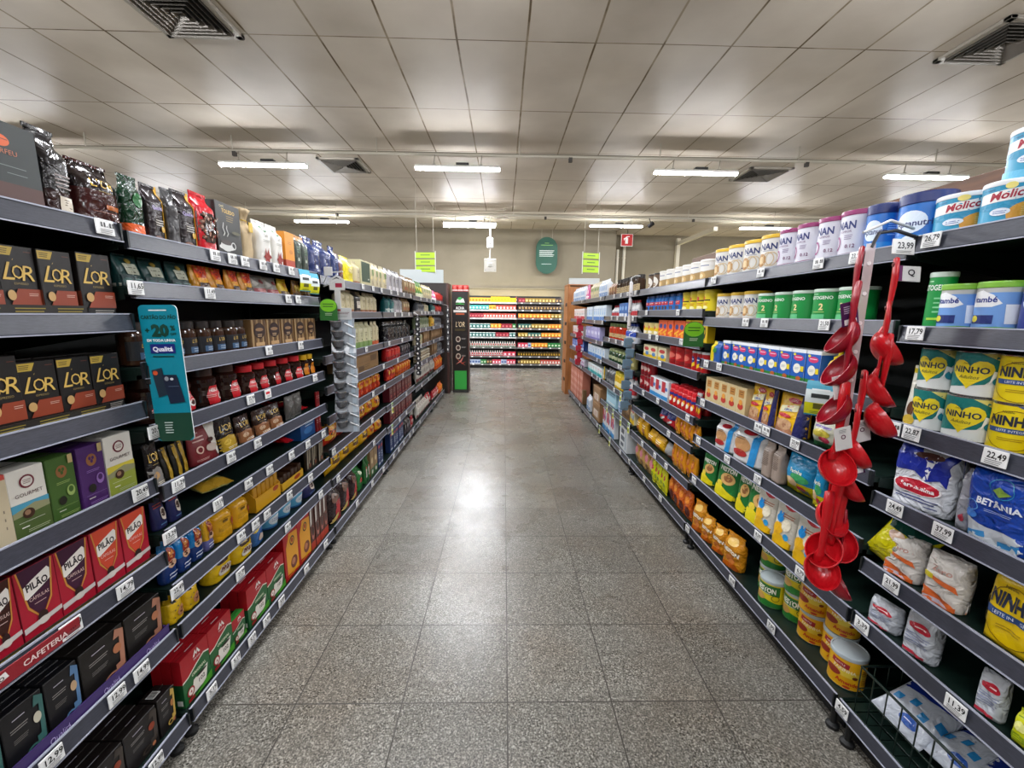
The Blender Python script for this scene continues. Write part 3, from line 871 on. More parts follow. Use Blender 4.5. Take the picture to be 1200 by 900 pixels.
kind('toledo_box', 'box', 'coffee_box', 'box', 'black coffee box picturing a steaming cup', '1b1c1b', .45,
     art=[T_('CAFÉ', -.25, .93, .04, .3, 'd8c890'), T_('TOLEDO', .0, .86, .07, .8, 'd8b45c', b=.02), ('b', .05, .78, .3, .02, 3, '8a7440'), ('e', -.18, .2, .3, .05, 'd8d8d4'), ('e', -.18, .23, .24, .1, 'c9cac6'), ('e', -.18, .29, .23, .045, '2a1a12'), ('o', .1, .25, .1, .07, .3, 'c9cac6'),
          ('p', [(-.3, .4), (-.24, .46), (-.3, .54), (-.26, .64), (-.23, .64), (-.26, .54), (-.2, .46), (-.26, .4)], 'b9bab6'), ('p', [(-.16, .4), (-.1, .46), (-.16, .54), (-.13, .6), (-.1, .6), (-.12, .54), (-.06, .46), (-.12, .4)], 'a9aaa6'), ('e', .25, .5, .18, .03, '4c4a2c')])
kind('burlap_bag', 'bag', 'coffee_sack', 'bag', 'beige cloth coffee sack tied near its top', 'b8a380', .9, style='cinch', rough=.8, foil=.2, tie='c9a820')
kind('white_cafe', 'bag', 'coffee_bag', 'bag', 'white coffee bag with green seal, red splash', 'd8d6cf', .7, style='brick', rough=.4, foil=.1,
     art=[('e', 0, .82, .14, .07, '2a6a3c'), ('e', 0, .82, .08, .04, 'e8e8e0'), T_('Cafe', 0, .68, .07, .6, '6a6a64'), ('b', 0, .58, .5, .016, 2, '9a9a92'), ('p', [(-.3, .2), (-.15, .25), (-.12, .4), (0, .28), (.15, .42), (.14, .27), (.35, .2), (.15, .16), (.2, .04), (0, .13), (-.18, .03), (-.14, .15)], '8c2a22')])
kind('orange_box', 'box', 'coffee_box', 'box', 'orange coffee box with red foot', 'd88a1c', .9, bands=((0, .28, 'a5341c'),), art=[('b', 0, .75, .4, .02, 2, 'a86a14'), ('e', .1, .5, .2, .06, 'c07412')])
kind('dkgreen_bag', 'bag', 'coffee_bag', 'bag', 'dark green coffee bag with pale seal', '1d2c20', .8, style='brick', rough=.35, foil=.2, seal='c08a50', bands=((.88, 1, 'b07c48'),), art=[('e', 0, .35, .12, .05, 'a8b0a0'), ('b', 0, .68, .4, .02, 3, '6f8a70'), ('r', -.2, .5, .2, .56, '3c5a44')])
kind('navy_foil', 'bag', 'coffee_bag', 'bag', 'navy blue foil coffee bag', '1c2b5a', .8, style='tall', rough=.25, foil=.5, seed=6, art=[('e', 0, .25, .12, .05, 'b8bccb'), ('b', 0, .6, .4, .02, 2, '8a94b8')])
kind('brown_bag', 'bag', 'coffee_bag', 'bag', 'reddish brown foil coffee bag', '5a2a26', .8, style='tall', rough=.3, foil=.4, art=[('e', 0, .4, .2, .1, '8a4a3a')])
kind('yellow_foil', 'bag', 'coffee_bag', 'bag', 'slumped bright yellow foil bag', 'd8c81c', .5, style='tall', rough=.25, foil=.6, seed=9, art=[('e', 0, .5, .2, .1, 'a89a10')])
kind('green_label_box', 'box', 'coffee_box', 'box', 'cream box with large dark green label', 'b8b28a', .5, art=[('r', -.4, .2, .42, .95, '22402c'), ('e', .25, .32, .05, .03, 'd8dcd0')])
kind('beige_print', 'bag', 'food_bag', 'bag', 'beige printed paper bag', 'b9ae8e', .7, style='brick', rough=.5, foil=.1, art=[('e', .1, .6, .25, .12, '6f8a4a'), ('e', -.2, .4, .2, .08, 'd8c890'), ('b', 0, .25, .6, .03, 2, '8a7a5c')])
kind('bw_bag', 'bag', 'food_bag', 'bag', 'grey bag with black side stripe', 'a5a2a4', .7, style='brick', rough=.35, foil=.2, art=[('r', .25, 0, .5, 1, '26242c'), ('b', -.1, .6, .4, .03, 3, '5a4a6a'), ('r', -.4, .05, .2, .25, 'd8d4d8')])
kind('tan_bag', 'bag', 'food_bag', 'bag', 'tan and brown patterned bag', '8a6f4a', .7, style='brick', rough=.4, foil=.2, art=[('e', 0, .55, .28, .12, 'c9b48a'), ('r', -.45, .05, .45, .2, '4a3a26'), ('e', .1, .35, .15, .08, 'b0522c')])
def simple(n, desc, base, c2, c3, b='bag', name='food_bag', cat='bag', **o):
    a = [('r', -.48, .1, .48, .3, c2), ('e', 0, .55, .3, .16, c3), ('b', 0, .9, .6, .035, 2, c2), ('b', 0, .24, .5, .03, 2, base)]
    kind(n, b, name, cat, desc, base, o.pop('d', .7), art=o.pop('art', a), **o)
simple('green_pack', 'small green packet', '3c7a2e', 'e0dcc0', 'd8c832', style='pouch')
simple('pink_pack', 'small pink packet', 'c8508a', 'e8dce0', 'f0d8e0', style='pouch')
simple('red_pack', 'bright red packet', 'b82222', '7a1414', 'd8402c', style='brick', seed=2)
simple('teal_pouch', 'dark teal coffee pouch with cream label', '123c3a', 'a8b0a0', '1c4a46', style='pouch', rough=.35, seed=3, bands=((0, .06, 'b0aea2'),),
       art=[('p', [(-.5, .0), (-.5, .36), (.5, .28), (.5, 0)], '0c2f30'), ('r', -.26, .38, .26, .72, 'aeb09c'), ('b', 0, .6, .4, .03, 1, '3a3a30'), ('r', -.1, .43, .1, .47, '3a3a30'), ('e', .02, .8, .11, .085, 'a8923c'), ('o', .02, .8, .11, .085, .3, '6a5a20'), ('b', .18, .25, .5, .035, 3, '7d9a96'), ('e', -.33, .17, .12, .1, '2a5450')])
sun = [('r', -.3, .38, .5, 1.0, 'd8441c'), ('p', [(-.3, .36), (.5, .36), (.5, .62), (.2, .72), (-.3, .7)], 'e0781c'), ('r', -.3, .36, .5, .52, 'e8a81c'), ('e', .1, .7, .22, .16, 'c8381a'), ('o', .1, .7, .22, .16, .2, '8c1a12'), ('e', .04, .73, .04, .03, '5c1010'), ('e', .16, .73, .04, .03, '5c1010'), ('b', .1, .66, .14, .03, 1, '5c1010'),
       ('r', -.5, 0, .5, .05, 'c0601c'), ('r', -.28, .06, .5, .34, '331a14'), ('e', -.1, .18, .13, .09, '6a4a3a'), ('b', .25, .28, .4, .03, 3, 'c0b4a4')]
kind('sun_pouch', 'bag', 'coffee_pouch', 'bag', 'red and yellow coffee pouch', 'd8941c', .6, style='pouch', rough=.3, art=sun)
kind('sun_pouch2', 'bag', 'coffee_pouch', 'bag', 'brighter yellow coffee pouch', 'd8b41c', .6, style='pouch', rough=.3, art=[('e', 0, .65, .2, .14, 'a8701c'), ('r', -.45, .1, .45, .35, '4a2a14'), ('b', 0, .3, .6, .03, 3, 'd0b47a')])
simple('grey_red', 'pale grey coffee pouch with red label', '8a8680', 'a02028', 'b8b4ac', style='pouch', art=[('r', -.45, .06, .45, .36, 'a02a30'), ('b', 0, .3, .7, .03, 3, 'e0d0c8'), ('e', .15, .7, .14, .1, '7a3030'), ('p', [(-.5, .4), (-.5, .9), (-.1, .6)], 'b8b4ac')])
simple('brown_yellow', 'brown and yellow coffee pouch', '9a6a1c', '3c2416', 'd8b83c', style='pouch')
kind('lor_jar', 'jar', 'coffee_jar', 'jar', 'dark-lidded instant coffee glass jar', '3a2418', 1.0, lid='1f1714', art=[('r', -.75, .12, .75, .56, '15161c'), T_("L'OR", .0, .46, .1, .4, gold, s=.2), ('r', -.3, .14, .6, .3, '3c5a7a'), ('b', .1, .26, .5, .03, 2, 'a8b4c0')])
kind('wood_pack', 'box', 'coffee_box', 'box', 'wood-print coffee box with dark oval', '7a5c3a', .6, art=[('r', -.46 + i * .16, .0, -.40 + i * .16, 1, '4e3823' if i % 2 else 'b09468') for i in range(6)] + [('e', 0, .62, .36, .27, '2c1812'), ('e', 0, .66, .26, .06, '8a6a4a'), ('b', 0, .5, .3, .03, 2, 'c9a880'), ('r', -.3, .1, .3, .22, 'b89468')])
nesa = [('p', [(-.3, .06), (.3, .06), (.36, .3), (.22, .52), (-.22, .52), (-.36, .3)], 'c01622'), T_('NESCAFE', 0, .42, .09, .5, 'f0ece8', b=.02), ('e', .2, .24, .16, .09, 'e8e4de'), ('e', .2, .24, .1, .055, '3a120e'), ('b', -.2, .3, .36, .02, 2, 'd8b8b0')]
kind('nes_red', 'jar', 'coffee_jar', 'jar', 'red-lidded instant coffee jar', '2c130d', 1.0, shape='waist', lid='c01e28', art=nesa)
kind('nes_brown', 'jar', 'coffee_jar', 'jar', 'brown-lidded instant coffee jar', '26120d', 1.0, shape='waist', lid='3a231b', art=nesa)
kind('nes_gold', 'jar', 'coffee_jar', 'jar', 'yellow-lidded instant coffee jar', '26120d', 1.0, shape='waist', lid='d8a814', art=[('p', [(-.42, .08), (.42, .08), (.5, .3), (.3, .6), (-.3, .6), (-.5, .3)], 'd88414'), T_('NESCAFE', 0, .47, .08, .75, '5c1a10', b=.02), ('e', .1, .25, .2, .1, 'b0341a')])
kind('cream_side', 'box', 'capsule_box', 'box', 'plain cream side of a capsule box with red top', 'c0b295', 1.4, bands=((.93, 1, 'b8463c'),), art=[('b', .3, .5, .04, .06, 3, '7a7060')])
def capsule(bg, lowc, txt, sealc, tc, land=None):
    a = [('r', -.5, 0, .5, .5, lowc)]
    if land: a += [('p', [(-.5, .5), (.5, .5), (.5, .42), (-.5, .38)], land), ('p', [(-.5, .38), (.1, .46), (.5, .42), (.5, .34), (-.5, .3)], '8a8a66')]
    a += [('e', 0, .8, .2, .1, sealc), ('e', 0, .8, .15, .075, bg), ('b', 0, .83, .22, .012, 3, sealc), T_(txt, 0, .62, .055, .75, tc, s=.0),
          ('e', -.1, .33, .16, .075, '3c2418'), ('e', -.13, .345, .08, .04, '8a6a50'), ('b', -.05, .22, .7, .008, 1, 'c8ccb8'), ('b', -.25, .15, .2, .02, 1, 'e8e8e0'), ('b', .1, .09, .6, .013, 2, 'a8b08c')]
    return a
kind('gourmet_box', 'box', 'capsule_box', 'box', 'white and landscape capsule box', 'd8d4ca', 1.4, art=capsule('d8d4ca', '4a5c2e', 'GOURMET', '6a1f2e', '4a2a2c', '4a94ae'))
kind('yellow_caps', 'box', 'capsule_box', 'box', 'white capsule box with yellow-green fields', 'd4d0c6', 1.4, art=capsule('d4d0c6', '8a9638', 'GOURMET', '6a1f2e', '4a2a2c', 'c8b83c'))
def tri(bg, c):
    return [('e', 0, .76, .2, .1, '8a5a34'), ('e', -.06, .79, .05, .03, bg), ('e', .06, .79, .05, .03, bg), ('e', 0, .74, .05, .03, bg), ('b', 0, .6, .5, .012, 2, c), ('e', -.12, .3, .14, .07, '1a1a12'), ('e', .22, .42, .15, .09, c), ('e', .22, .44, .09, .05, bg), ('b', 0, .2, .8, .006, 1, c), ('b', -.2, .15, .25, .016, 1, 'd8d8c8'), ('b', .05, .08, .7, .012, 2, c), ('r', .25, .86, .42, 1, 'b09a6a')]
kind('green_caps', 'box', 'capsule_box', 'box', 'green coffee capsule box', '3c5a24', 1.4, art=tri('3c5a24', '8ea45c'))
kind('purple_caps', 'box', 'capsule_box', 'box', 'purple coffee capsule box', '43205c', 1.4, art=tri('43205c', '8a68a8'))
def pilao(c, fr='a8182e'):
    return [('p', [(-.5, 0), (.5, 0), (.5, 1), (.44, 1), (.3, .45), (0, .22), (-.3, .45), (-.44, 1), (-.5, 1)], fr), ('p', [(-.42, 1), (.42, 1), (.29, .5), (0, .26), (-.29, .5)], c),
            ('p', [(-.46, 1), (-.42, 1), (-.27, .47), (0, .24), (0, .22), (-.31, .45)], 'c88a3c'), ('p', [(.46, 1), (.42, 1), (.27, .47), (0, .24), (0, .22), (.31, .45)], 'c88a3c'),
            ('p', [(-.34, .6), (-.34, .76), (-.1, .82), (.3, .9), (.36, .86), (.34, .72), (.1, .66), (-.28, .58)], 'f0ebe4'), T_('PILÃO', 0, .74, .1, .56, '1c1014', b=.03, rot=4),
            T_('CÁPSULAS', 0, .56, .05, .5, 'e8c8c0'), ('b', 0, .48, .3, .012, 1, 'd8b8b0'), ('e', 0, .26, .13, .08, '2c1210'), ('p', [(-.5, .14), (.5, .2), (.5, .26), (-.5, .22)], 'c8c0bc'), ('e', 0, .2, .16, .05, 'd0c8c0')]
kind('pilao_coral', 'box', 'coffee_capsule_box', 'box', 'coral-fronted coffee capsule box', 'a01a2c', .9, top='5c1018', art=pilao('d0482e'), topart=[('b', 0, .5, .5, .06, 1, '8a5a5c')])
kind('pilao_purple', 'box', 'coffee_capsule_box', 'box', 'plum-fronted coffee capsule box', '8c1528', .9, top='3c0c18', art=pilao('3c1230'), topart=[('b', 0, .5, .5, .06, 1, '8a6a6c')])
kind('pilao_brown', 'box', 'coffee_capsule_box', 'box', 'brown-fronted coffee capsule box', '8c1528', .9, top='2c0c10', art=pilao('38160f'), topart=[('b', 0, .5, .5, .06, 1, '8a6a6c')])
def lorp(low, acc): return [T_("L'OR", 0, .68, .2, .75, gold, s=.2), ('b', 0, .52, .5, .02, 1, '9a8450'), ('p', [(-.5, 0), (.5, 0), (.5, .36), (0, .46), (-.5, .4)], low), ('e', -.15, .26, .2, .09, acc), ('b', .1, .1, .6, .02, 2, 'e0d8c0')]
kind('lor_pouch', 'bag', 'coffee_pouch', 'bag', 'black coffee pouch with gold lettering', '171415', .5, style='pouch', rough=.2, foil=.5, art=lorp('7c7873', 'b08a5c'))
kind('lor_gold', 'bag', 'coffee_pouch', 'bag', 'black and gold coffee pouch', '171415', .5, style='pouch', rough=.2, foil=.5, art=lorp('b8962c', 'd8b84c'))
kind('lor_bronze', 'bag', 'coffee_pouch', 'bag', 'brown and bronze coffee pouch', '2c1a12', .5, style='pouch', rough=.2, foil=.5, seed=4, art=lorp('8a5a38', 'c0a080'))
kind('black_gold', 'bag', 'coffee_pouch', 'bag', 'thin black pouch with yellow stripe', '1a1814', .8, style='pouch', rough=.3, art=[('r', -.2, .0, .2, 1, '9a7a1c')])
kind('redwhite_pouch', 'bag', 'chocolate_pouch', 'bag', 'large red-brown and white cappuccino pouch', '6e1f24', .35, style='pouch', rough=.35, foil=.2, art=[('p', [(.1, 1), (.5, 1), (.5, .1), (.35, .1), (.2, .45)], 'c8c4ba'), T_('Qualitá', -.22, .82, .04, .4, 'd8c8c0'), ('b', -.2, .72, .4, .045, 2, 'b8938c'), ('o', -.25, .38, .12, .1, .35, 'c8a898'), ('e', .18, .35, .2, .1, 'b0a094'), ('e', .2, .55, .1, .06, '3c1a14'), ('b', -.2, .14, .4, .015, 2, 'b8938c')])
kind('grey_foil', 'bag', 'foil_packet', 'bag', 'grey foil packet', '5c5a56', .4, style='pillow', rough=.3, foil=.5)
kind('red_box', 'box', 'tea_box', 'box', 'small red tea box', '8f1a20', .6, art=[('b', 0, .75, .7, .07, 2, 'd8b8b0'), ('e', 0, .35, .25, .12, '5c1014')])
kind('blue_box', 'box', 'tea_box', 'box', 'bright blue box', '1c4f8c', .6, art=[('b', .1, .8, .6, .06, 2, 'b8cce0'), ('e', 0, .4, .3, .18, '3c78b8')])
kind('navy_bag', 'bag', 'sweetener_bag', 'bag', 'navy blue bag with cup picture', '232754', .5, style='pouch', rough=.3, foil=.3, art=[('e', .15, .45, .22, .2, 'd8ccc0'), ('e', .15, .48, .15, .12, '3c2418'), ('b', -.1, .8, .6, .04, 2, 'b0463c'), ('b', 0, .16, .5, .03, 1, '6a9ac8')])
def caps(acc, cup):
    return [('b', -.1, .84, .3, .022, 1, 'b8b4c0'), ('b', -.12, .7, .42, .02, 2, '8f8c88'), ('b', -.12, .52, .36, .014, 3, '6f6c68'), ('p', [(.22, .1), (.44, .2), (.5, .9), (.3, .98), (.24, .8), (.38, .8), (.33, .3), (.22, .3)], acc), ('e', .3, .6, .1, .09, cup), ('e', .1, .16, .17, .07, acc), ('e', .1, .16, .1, .04, '15110f'), ('e', .3, .14, .06, .05, 'b0704c')]
kind('caps_teal', 'box', 'coffee_capsule_box', 'box', 'black capsule box with teal swirl', '121216', .5, art=caps('3c6a66', 'c9c4b0'), topart=[('b', 0, .5, .4, .05, 1, '8a8a90')])
kind('caps_blue', 'box', 'coffee_capsule_box', 'box', 'black capsule box with blue swirl', '121216', .5, art=caps('5a7fa8', 'c0a07c'), topart=[('b', 0, .5, .4, .05, 1, '8a8a90')])
kind('caps_copper', 'box', 'coffee_capsule_box', 'box', 'black capsule box with copper ribbon', '151210', .6, art=caps('b07a62', 'b0704c'), topart=[('b', 0, .5, .4, .05, 1, '8a8a90')])
kind('caps_black', 'box', 'coffee_capsule_box', 'box', 'black capsule box with small brown cup', '15100f', .5, art=caps('3a322c', '8a3a22'), topart=[('b', 0, .5, .3, .05, 1, 'a8a8b0')])
kind('caps_gold', 'box', 'coffee_capsule_box', 'box', 'black capsule box with gold leaf ribbon', '15100f', .9, art=caps('c0a04c', 'a8703c'), topart=[('r', -.35, .3, .1, .75, 'd8d8d4')] + [('r', -.3 + .06 * i, .35, -.27 + .06 * i, .7, '222222') for i in range(6)])
def tres(base, cup): return [('e', .05, .62, .26, .18, '8c2a1c'), ('e', .05, .66, .18, .1, 'c9803c'), ('e', .05, .42, .28, .1, 'd8b090'), ('e', .05, .44, .2, .06, '4a2a1c'), ('b', .05, .2, .6, .04, 2, 'c8d0e0')]
kind('blue_bag', 'bag', 'cappuccino_bag', 'bag', 'rounded bright blue cappuccino bag', '1a78b8', .7, style='tall', rough=.2, foil=.3, seed=3, bands=((0, .4, '1c3570'),), art=tres(0, 0))
kind('yellowblue_bag', 'bag', 'cappuccino_bag', 'bag', 'yellow bag with lilac foot', 'd8a01c', .7, style='tall', rough=.25, bands=((0, .25, '6a6aa0'),), art=tres(0, 0))
kind('yellow_bag', 'bag', 'cappuccino_bag', 'bag', 'plump golden yellow coffee bag', 'd39b16', .7, style='tall', rough=.3, foil=.3, seed=7, art=[('b', -.05, .62, .5, .02, 1, '7a5a10'), ('r', -.12, .5, .1, .58, '6a4c10'), ('b', -.05, .42, .6, .014, 5, '9a7410'), ('e', .36, .4, .1, .16, 'a03a1c')])
kind('yellow_display', 'box', 'display_box', 'box', 'yellow cut-out coffee display box', 'd09a1c', .4, open='b8841a', art=[('e', .3, .35, .12, .08, 'a03a1c')])
kind('stick_tray', 'box', 'display_tray', 'box', 'yellow tray of brown coffee sticks', 'd8a82c', .5, open='3c2416', art=[('e', .2, .25, .15, .12, 'a03a1c')])
kind('poster_box', 'box', 'coffee_box', 'box', 'dark box with cream brush strokes', '2c241c', .25, art=[('p', [(-.4, .1), (-.25, .95), (-.15, .95), (-.25, .1)], 'b8ae94'), ('p', [(-.1, .3), (.05, .95), (.15, .9), (.0, .3)], 'b8ae94'), ('p', [(.15, .4), (.4, .95), (.45, .9), (.25, .4)], 'a89c80'), ('e', .1, .2, .18, .1, '7a4a34')])
kind('bear_bag', 'bag', 'chocolate_bag', 'bag', 'small round yellow chocolate bag', 'd8b01c', .8, style='tall', rough=.25, foil=.3, seed=5, art=[('e', .15, .3, .24, .2, 'c88a5c'), ('e', .12, .33, .12, .1, '5a3020'), ('r', -.3, .7, -.1, .78, '2c2410'), ('e', -.25, .45, .04, .03, '3a2410'), ('e', -.1, .55, .04, .03, '3a2410'), ('e', -.3, .2, .04, .03, '3a2410')])
kind('choc_yellow', 'bag', 'chocolate_bag', 'bag', 'yellow chocolate powder bag with cup', 'd8b21c', .6, style='tall', rough=.25, seed=2, art=[('e', .0, .7, .3, .14, '3c2012'), ('b', 0, .73, .4, .04, 1, 'e8d07c'), ('e', .05, .3, .34, .16, 'd8d0c0'), ('e', .05, .34, .26, .1, '6a3c24'), ('e', .3, .85, .1, .06, '4a2a18')])
kind('choc_blue', 'bag', 'chocolate_bag', 'bag', 'blue and yellow chocolate bag', '3c6aa8', .6, style='tall', rough=.25, art=[('p', [(-.5, .6), (.5, .8), (.5, 1), (-.5, 1)], 'd8c03c'), ('e', .05, .3, .3, .15, 'c8b8a8')])
kind('blue_tub', 'tub', 'chocolate_tub', 'tub', 'round pale blue tub', '5fa8cc', 1.0, lid='8a6a58', art=[('e', 0, .5, .4, .3, 'd8e0e4'), ('b', 0, .6, .5, .06, 2, '2a4a8c'), ('r', -1.2, .0, 1.2, .12, '2a5a94')])
fb = [('p', [(-.5, 0), (.5, 0), (.5, .64), (.3, .7), (0, .62), (-.3, .52), (-.5, .5)], '1c5c2c'), ('p', [(-.5, .5), (-.3, .52), (0, .62), (.3, .7), (.5, .64), (.5, .67), (.3, .73), (0, .65), (-.3, .55), (-.5, .53)], 'e0dcd0'),
      ('p', [(-.08, .82), (.02, .95), (.06, .86), (.1, .95), (.2, .82), (.14, .82), (.1, .88), (.06, .82), (.02, .88), (-.02, .82)], 'e8e4e0'), T_('Melitta', .06, .77, .045, .3, 'e8e4e0'),
      T_('ORIGINAL', .08, .5, .06, .6, 'd8e0c0', b=.02), ('p', [(-.25, .1), (.28, .1), (.4, .42), (-.15, .38)], 'dedace'), T_('102', .14, .26, .09, .4, '4a3a34', b=.02), ('e', .15, .38, .2, .03, '241612'), ('e', -.28, .22, .13, .1, '9a1c24'), ('e', -.28, .22, .09, .07, 'e0dcd0'), T_('4', -.28, .22, .06, .1, '9a1c24', b=.03), ('r', -.4, .03, -.18, .1, '9a1c24'), ('p', [(-.2, .02), (.5, .02), (.5, .2)], '4c9a2c')]
kind('filter_box', 'box', 'coffee_filter_box', 'box', 'red and green coffee filter box', 'a5141f', .24, bands=((0, .5, '164a26'),), top='a5141f', art=fb, side=[('r', -.3, .05, .3, .16, 'd8d8d0')], topart=[('b', 0, .6, .3, .15, 1, 'e0d0d0')])
kind('filter_small', 'box', 'coffee_filter_box', 'box', 'small red and green filter box', 'a5141f', .4, bands=((0, .6, '164a26'),), top='2c8a34', art=[q if q[0] != 't' else q for q in fb], side=[('r', -.3, .05, .3, .16, 'd8d8d0')])
kind('redyellow_box', 'box', 'coffee_filter_box', 'box', 'red and yellow coffee filter box', 'a5141a', .3, art=[('p', [(-.35, .12), (.5, .05), (.5, .9), (-.1, .95), (-.35, .7)], 'd8961c'), ('o', .1, .76, .17, .1, .3, '2a1810'), ('e', .1, .77, .07, .05, 'a02018'), ('e', .15, .28, .24, .13, '6a2c18'), ('e', .1, .3, .13, .07, 'b0704c'), ('b', -.1, .08, .5, .02, 1, 'd8961c')])
kind('choc_cup', 'box', 'chocolate_box', 'box', 'brown box picturing a coffee cup', '4a241c', .8, art=[('p', [(-.4, .55), (-.1, .6), (0, .95), (-.35, .9)], 'd8d4cc'), ('e', .05, .38, .3, .16, 'b06a5c'), ('e', .05, .42, .24, .11, '2c1410'), ('r', -.5, 0, .5, .18, 'b0402c')])
kind('cream_bag', 'bag', 'coffee_bag', 'bag', 'cream paper coffee bag with brown foot', 'b8ad8a', .8, style='brick', rough=.5, foil=.1, bands=((0, .16, '8a5a3c'),), art=[('b', 0, .62, .4, .03, 2, '6a6248'), ('e', 0, .35, .05, .03, '4a4430')])
kind('creamorange_bag', 'bag', 'coffee_bag', 'bag', 'cream coffee bag with orange foot', 'b8ad8a', .8, style='brick', rough=.5, foil=.1, bands=((0, .16, 'b8552c'),), art=[('b', 0, .6, .4, .03, 3, '5c563c'), ('b', 0, .22, .6, .04, 1, '3c3828')])
kind('creamgreen_bag', 'bag', 'coffee_bag', 'bag', 'cream coffee bag with green foot', 'b8b491', .8, style='brick', rough=.5, foil=.1, bands=((0, .25, '6f8a4c'),), art=[('b', 0, .6, .4, .03, 3, '5c563c'), ('e', .1, .33, .06, .03, '3c4a28')])
kind('black_label', 'bag', 'coffee_bag', 'bag', 'black coffee bag with white label', '1c1a1a', .8, style='brick', rough=.35, art=[('r', -.3, .25, .3, .55, 'c8c0b0'), ('r', -.5, 0, .5, .14, '6a4428'), ('b', 0, .5, .4, .03, 2, '3a3024')])
kind('black_foil2', 'bag', 'coffee_bag', 'bag', 'glossy black pouch', '17181a', .7, style='tall', rough=.22, foil=.6, seed=6, art=[('e', 0, .3, .12, .05, '6a6c6a'), ('b', 0, .6, .4, .02, 2, '4a4c4c')])
simple('teal_pack', 'teal packet', '14585c', 'c0ccc8', '1f7a78', style='brick')
simple('grey_pack', 'grey carton pack', '55585c', '8a8c8c', '3a3c40', style='brick')
simple('greengrey_bag', 'grey-green bag', '6f7a5c', 'a8a894', '4a5a3c', style='brick')
simple('yellow_pack', 'yellow packet', 'd8a82c', '8a5a1c', 'e8d07c', style='brick')
kind('carton', 'box', 'shipping_carton', 'box', 'long brown shipping carton', '8a6a42', .4, art=[('r', .1, .45, .4, .8, '5c4428'), ('r', -.42, .1, -.2, .35, '5c4428'), ('b', -.1, .35, .3, .05, 2, '5c4428'), ('r', -.5, .52, .5, .54, '6f5434')], bev=.003)
simple('dark_pack', 'near-black coffee packet', '1e1a20', '4a4048', '8a8488', style='brick', rough=.3)
simple('kraft_pack', 'brown kraft pack', '7a5c3c', '4a3824', 'a08460', b='box', name='food_box', cat='box')
simple('redyellow_pack', 'red and yellow brick pack', 'b8331a', '7a140f', 'e0a82c', style='brick', rough=.25, art=[('r', -.48, .45, .48, .95, 'd8961c'), ('e', 0, .68, .3, .12, 'c8341a'), ('b', 0, .7, .5, .05, 1, '2c1810'), ('e', 0, .2, .25, .1, 'd8501c')])
simple('red_foil', 'red foil bag', 'b01c1c', 'd84a24', 'd8a028', style='tall', foil=.6)
simple('orange_foil', 'orange foil bag', 'd8641a', 'b03a10', 'e8a82c', style='tall', foil=.6)
kind('flat_stack', 'stack', 'stacked_packs', 'pack', 'stack of flat cloth packs', 'b0a288', .6, bands=['b8ab90', 'a09074', 'd0c8b4', '8a7a60'])
ry = [('r', -.46, .3, .46, .95, 'd8a01c'), ('p', [(-.42, .5), (-.3, .82), (0, .62), (.3, .84), (.42, .52), (.1, .44)], 'c8301a'), ('b', 0, .66, .6, .07, 1, '2c3a18'), ('p', [(-.3, .48), (-.2, .7), (-.1, .48)], '20301a'), ('p', [(0, .48), (.1, .7), (.2, .48)], '20301a'), ('e', .1, .2, .26, .1, 'c8341a')]
kind('redyellow_foil', 'bag', 'snack_bag', 'bag', 'red and yellow foil bag', 'c0301c', .6, style='pillow', rough=.25, foil=.5, art=ry)
kind('yellow_foil2', 'bag', 'snack_bag', 'bag', 'golden yellow foil bag', 'd8a414', .6, style='pillow', rough=.25, foil=.5, seed=4, art=[('p', [(-.35, .5), (-.25, .78), (0, .62), (.25, .8), (.38, .5), (0, .42)], '5c3a10'), ('b', 0, .66, .5, .06, 1, 'd8c01c'), ('e', 0, .25, .25, .08, 'c8781a')])
simple('white_bag', 'white plastic rice bag', 'c4c0b6', '7a3030', '9a968c', style='pillow', foil=.4)
kind('burgundy_box', 'box', 'tea_box', 'box', 'burgundy box with pale print', '5a1520', .6, art=[('b', 0, .8, .6, .05, 3, 'a88a80'), ('e', 0, .35, .2, .1, 'a04a40'), ('r', -.4, .06, .4, .12, 'a88a80')])
kind('redblack_foil', 'bag', 'food_bag', 'bag', 'black and red foil bag', '261216', .6, style='tall', rough=.22, foil=.6, art=[('r', -.1, 0, .5, .55, 'a01c22'), ('e', -.1, .65, .25, .12, '6a4a3c'), ('p', [(-.5, .1), (.1, .2), (.1, .1), (-.5, .0)], 'b8a05c')])
kind('green_foil2', 'bag', 'food_bag', 'bag', 'crumpled bright green bag', '1c6a2c', .7, style='tall', rough=.25, foil=.7, art=[('e', 0, .7, .15, .07, 'c8d0b0'), ('e', 0, .4, .2, .1, 'a02024')])
kind('green_tall', 'bag', 'food_bag', 'bag', 'tall green bag with white oval', '1f5c2a', .6, style='tall', rough=.3, art=[('e', 0, .45, .3, .22, 'd8d4c8'), ('e', 0, .4, .15, .1, '4a2c1c'), ('e', 0, .62, .2, .06, 'a02024')])
kind('beige_green_box', 'box', 'food_box', 'box', 'beige and green slim box', '8a6f4a', .5, art=[('r', -.5, 0, .5, .3, '2c5c30'), ('e', 0, .6, .25, .12, 'c8b48a'), ('e', 0, .15, .2, .08, 'd8d4c8')])
kind('blue_pack', 'box', 'food_box', 'box', 'dark blue pack with red and white marks', '1c3260', .5, art=[('r', -.35, .78, .35, .9, 'a82434'), ('b', 0, .6, .5, .05, 3, 'b8c8d8'), ('r', -.35, .1, .35, .18, 'c8d0d8')])
simple('red_white_foil', 'red and white foil bag', 'a82430', 'd8ccc4', 'c8c0bc', style='pillow', foil=.6, rough=.25)
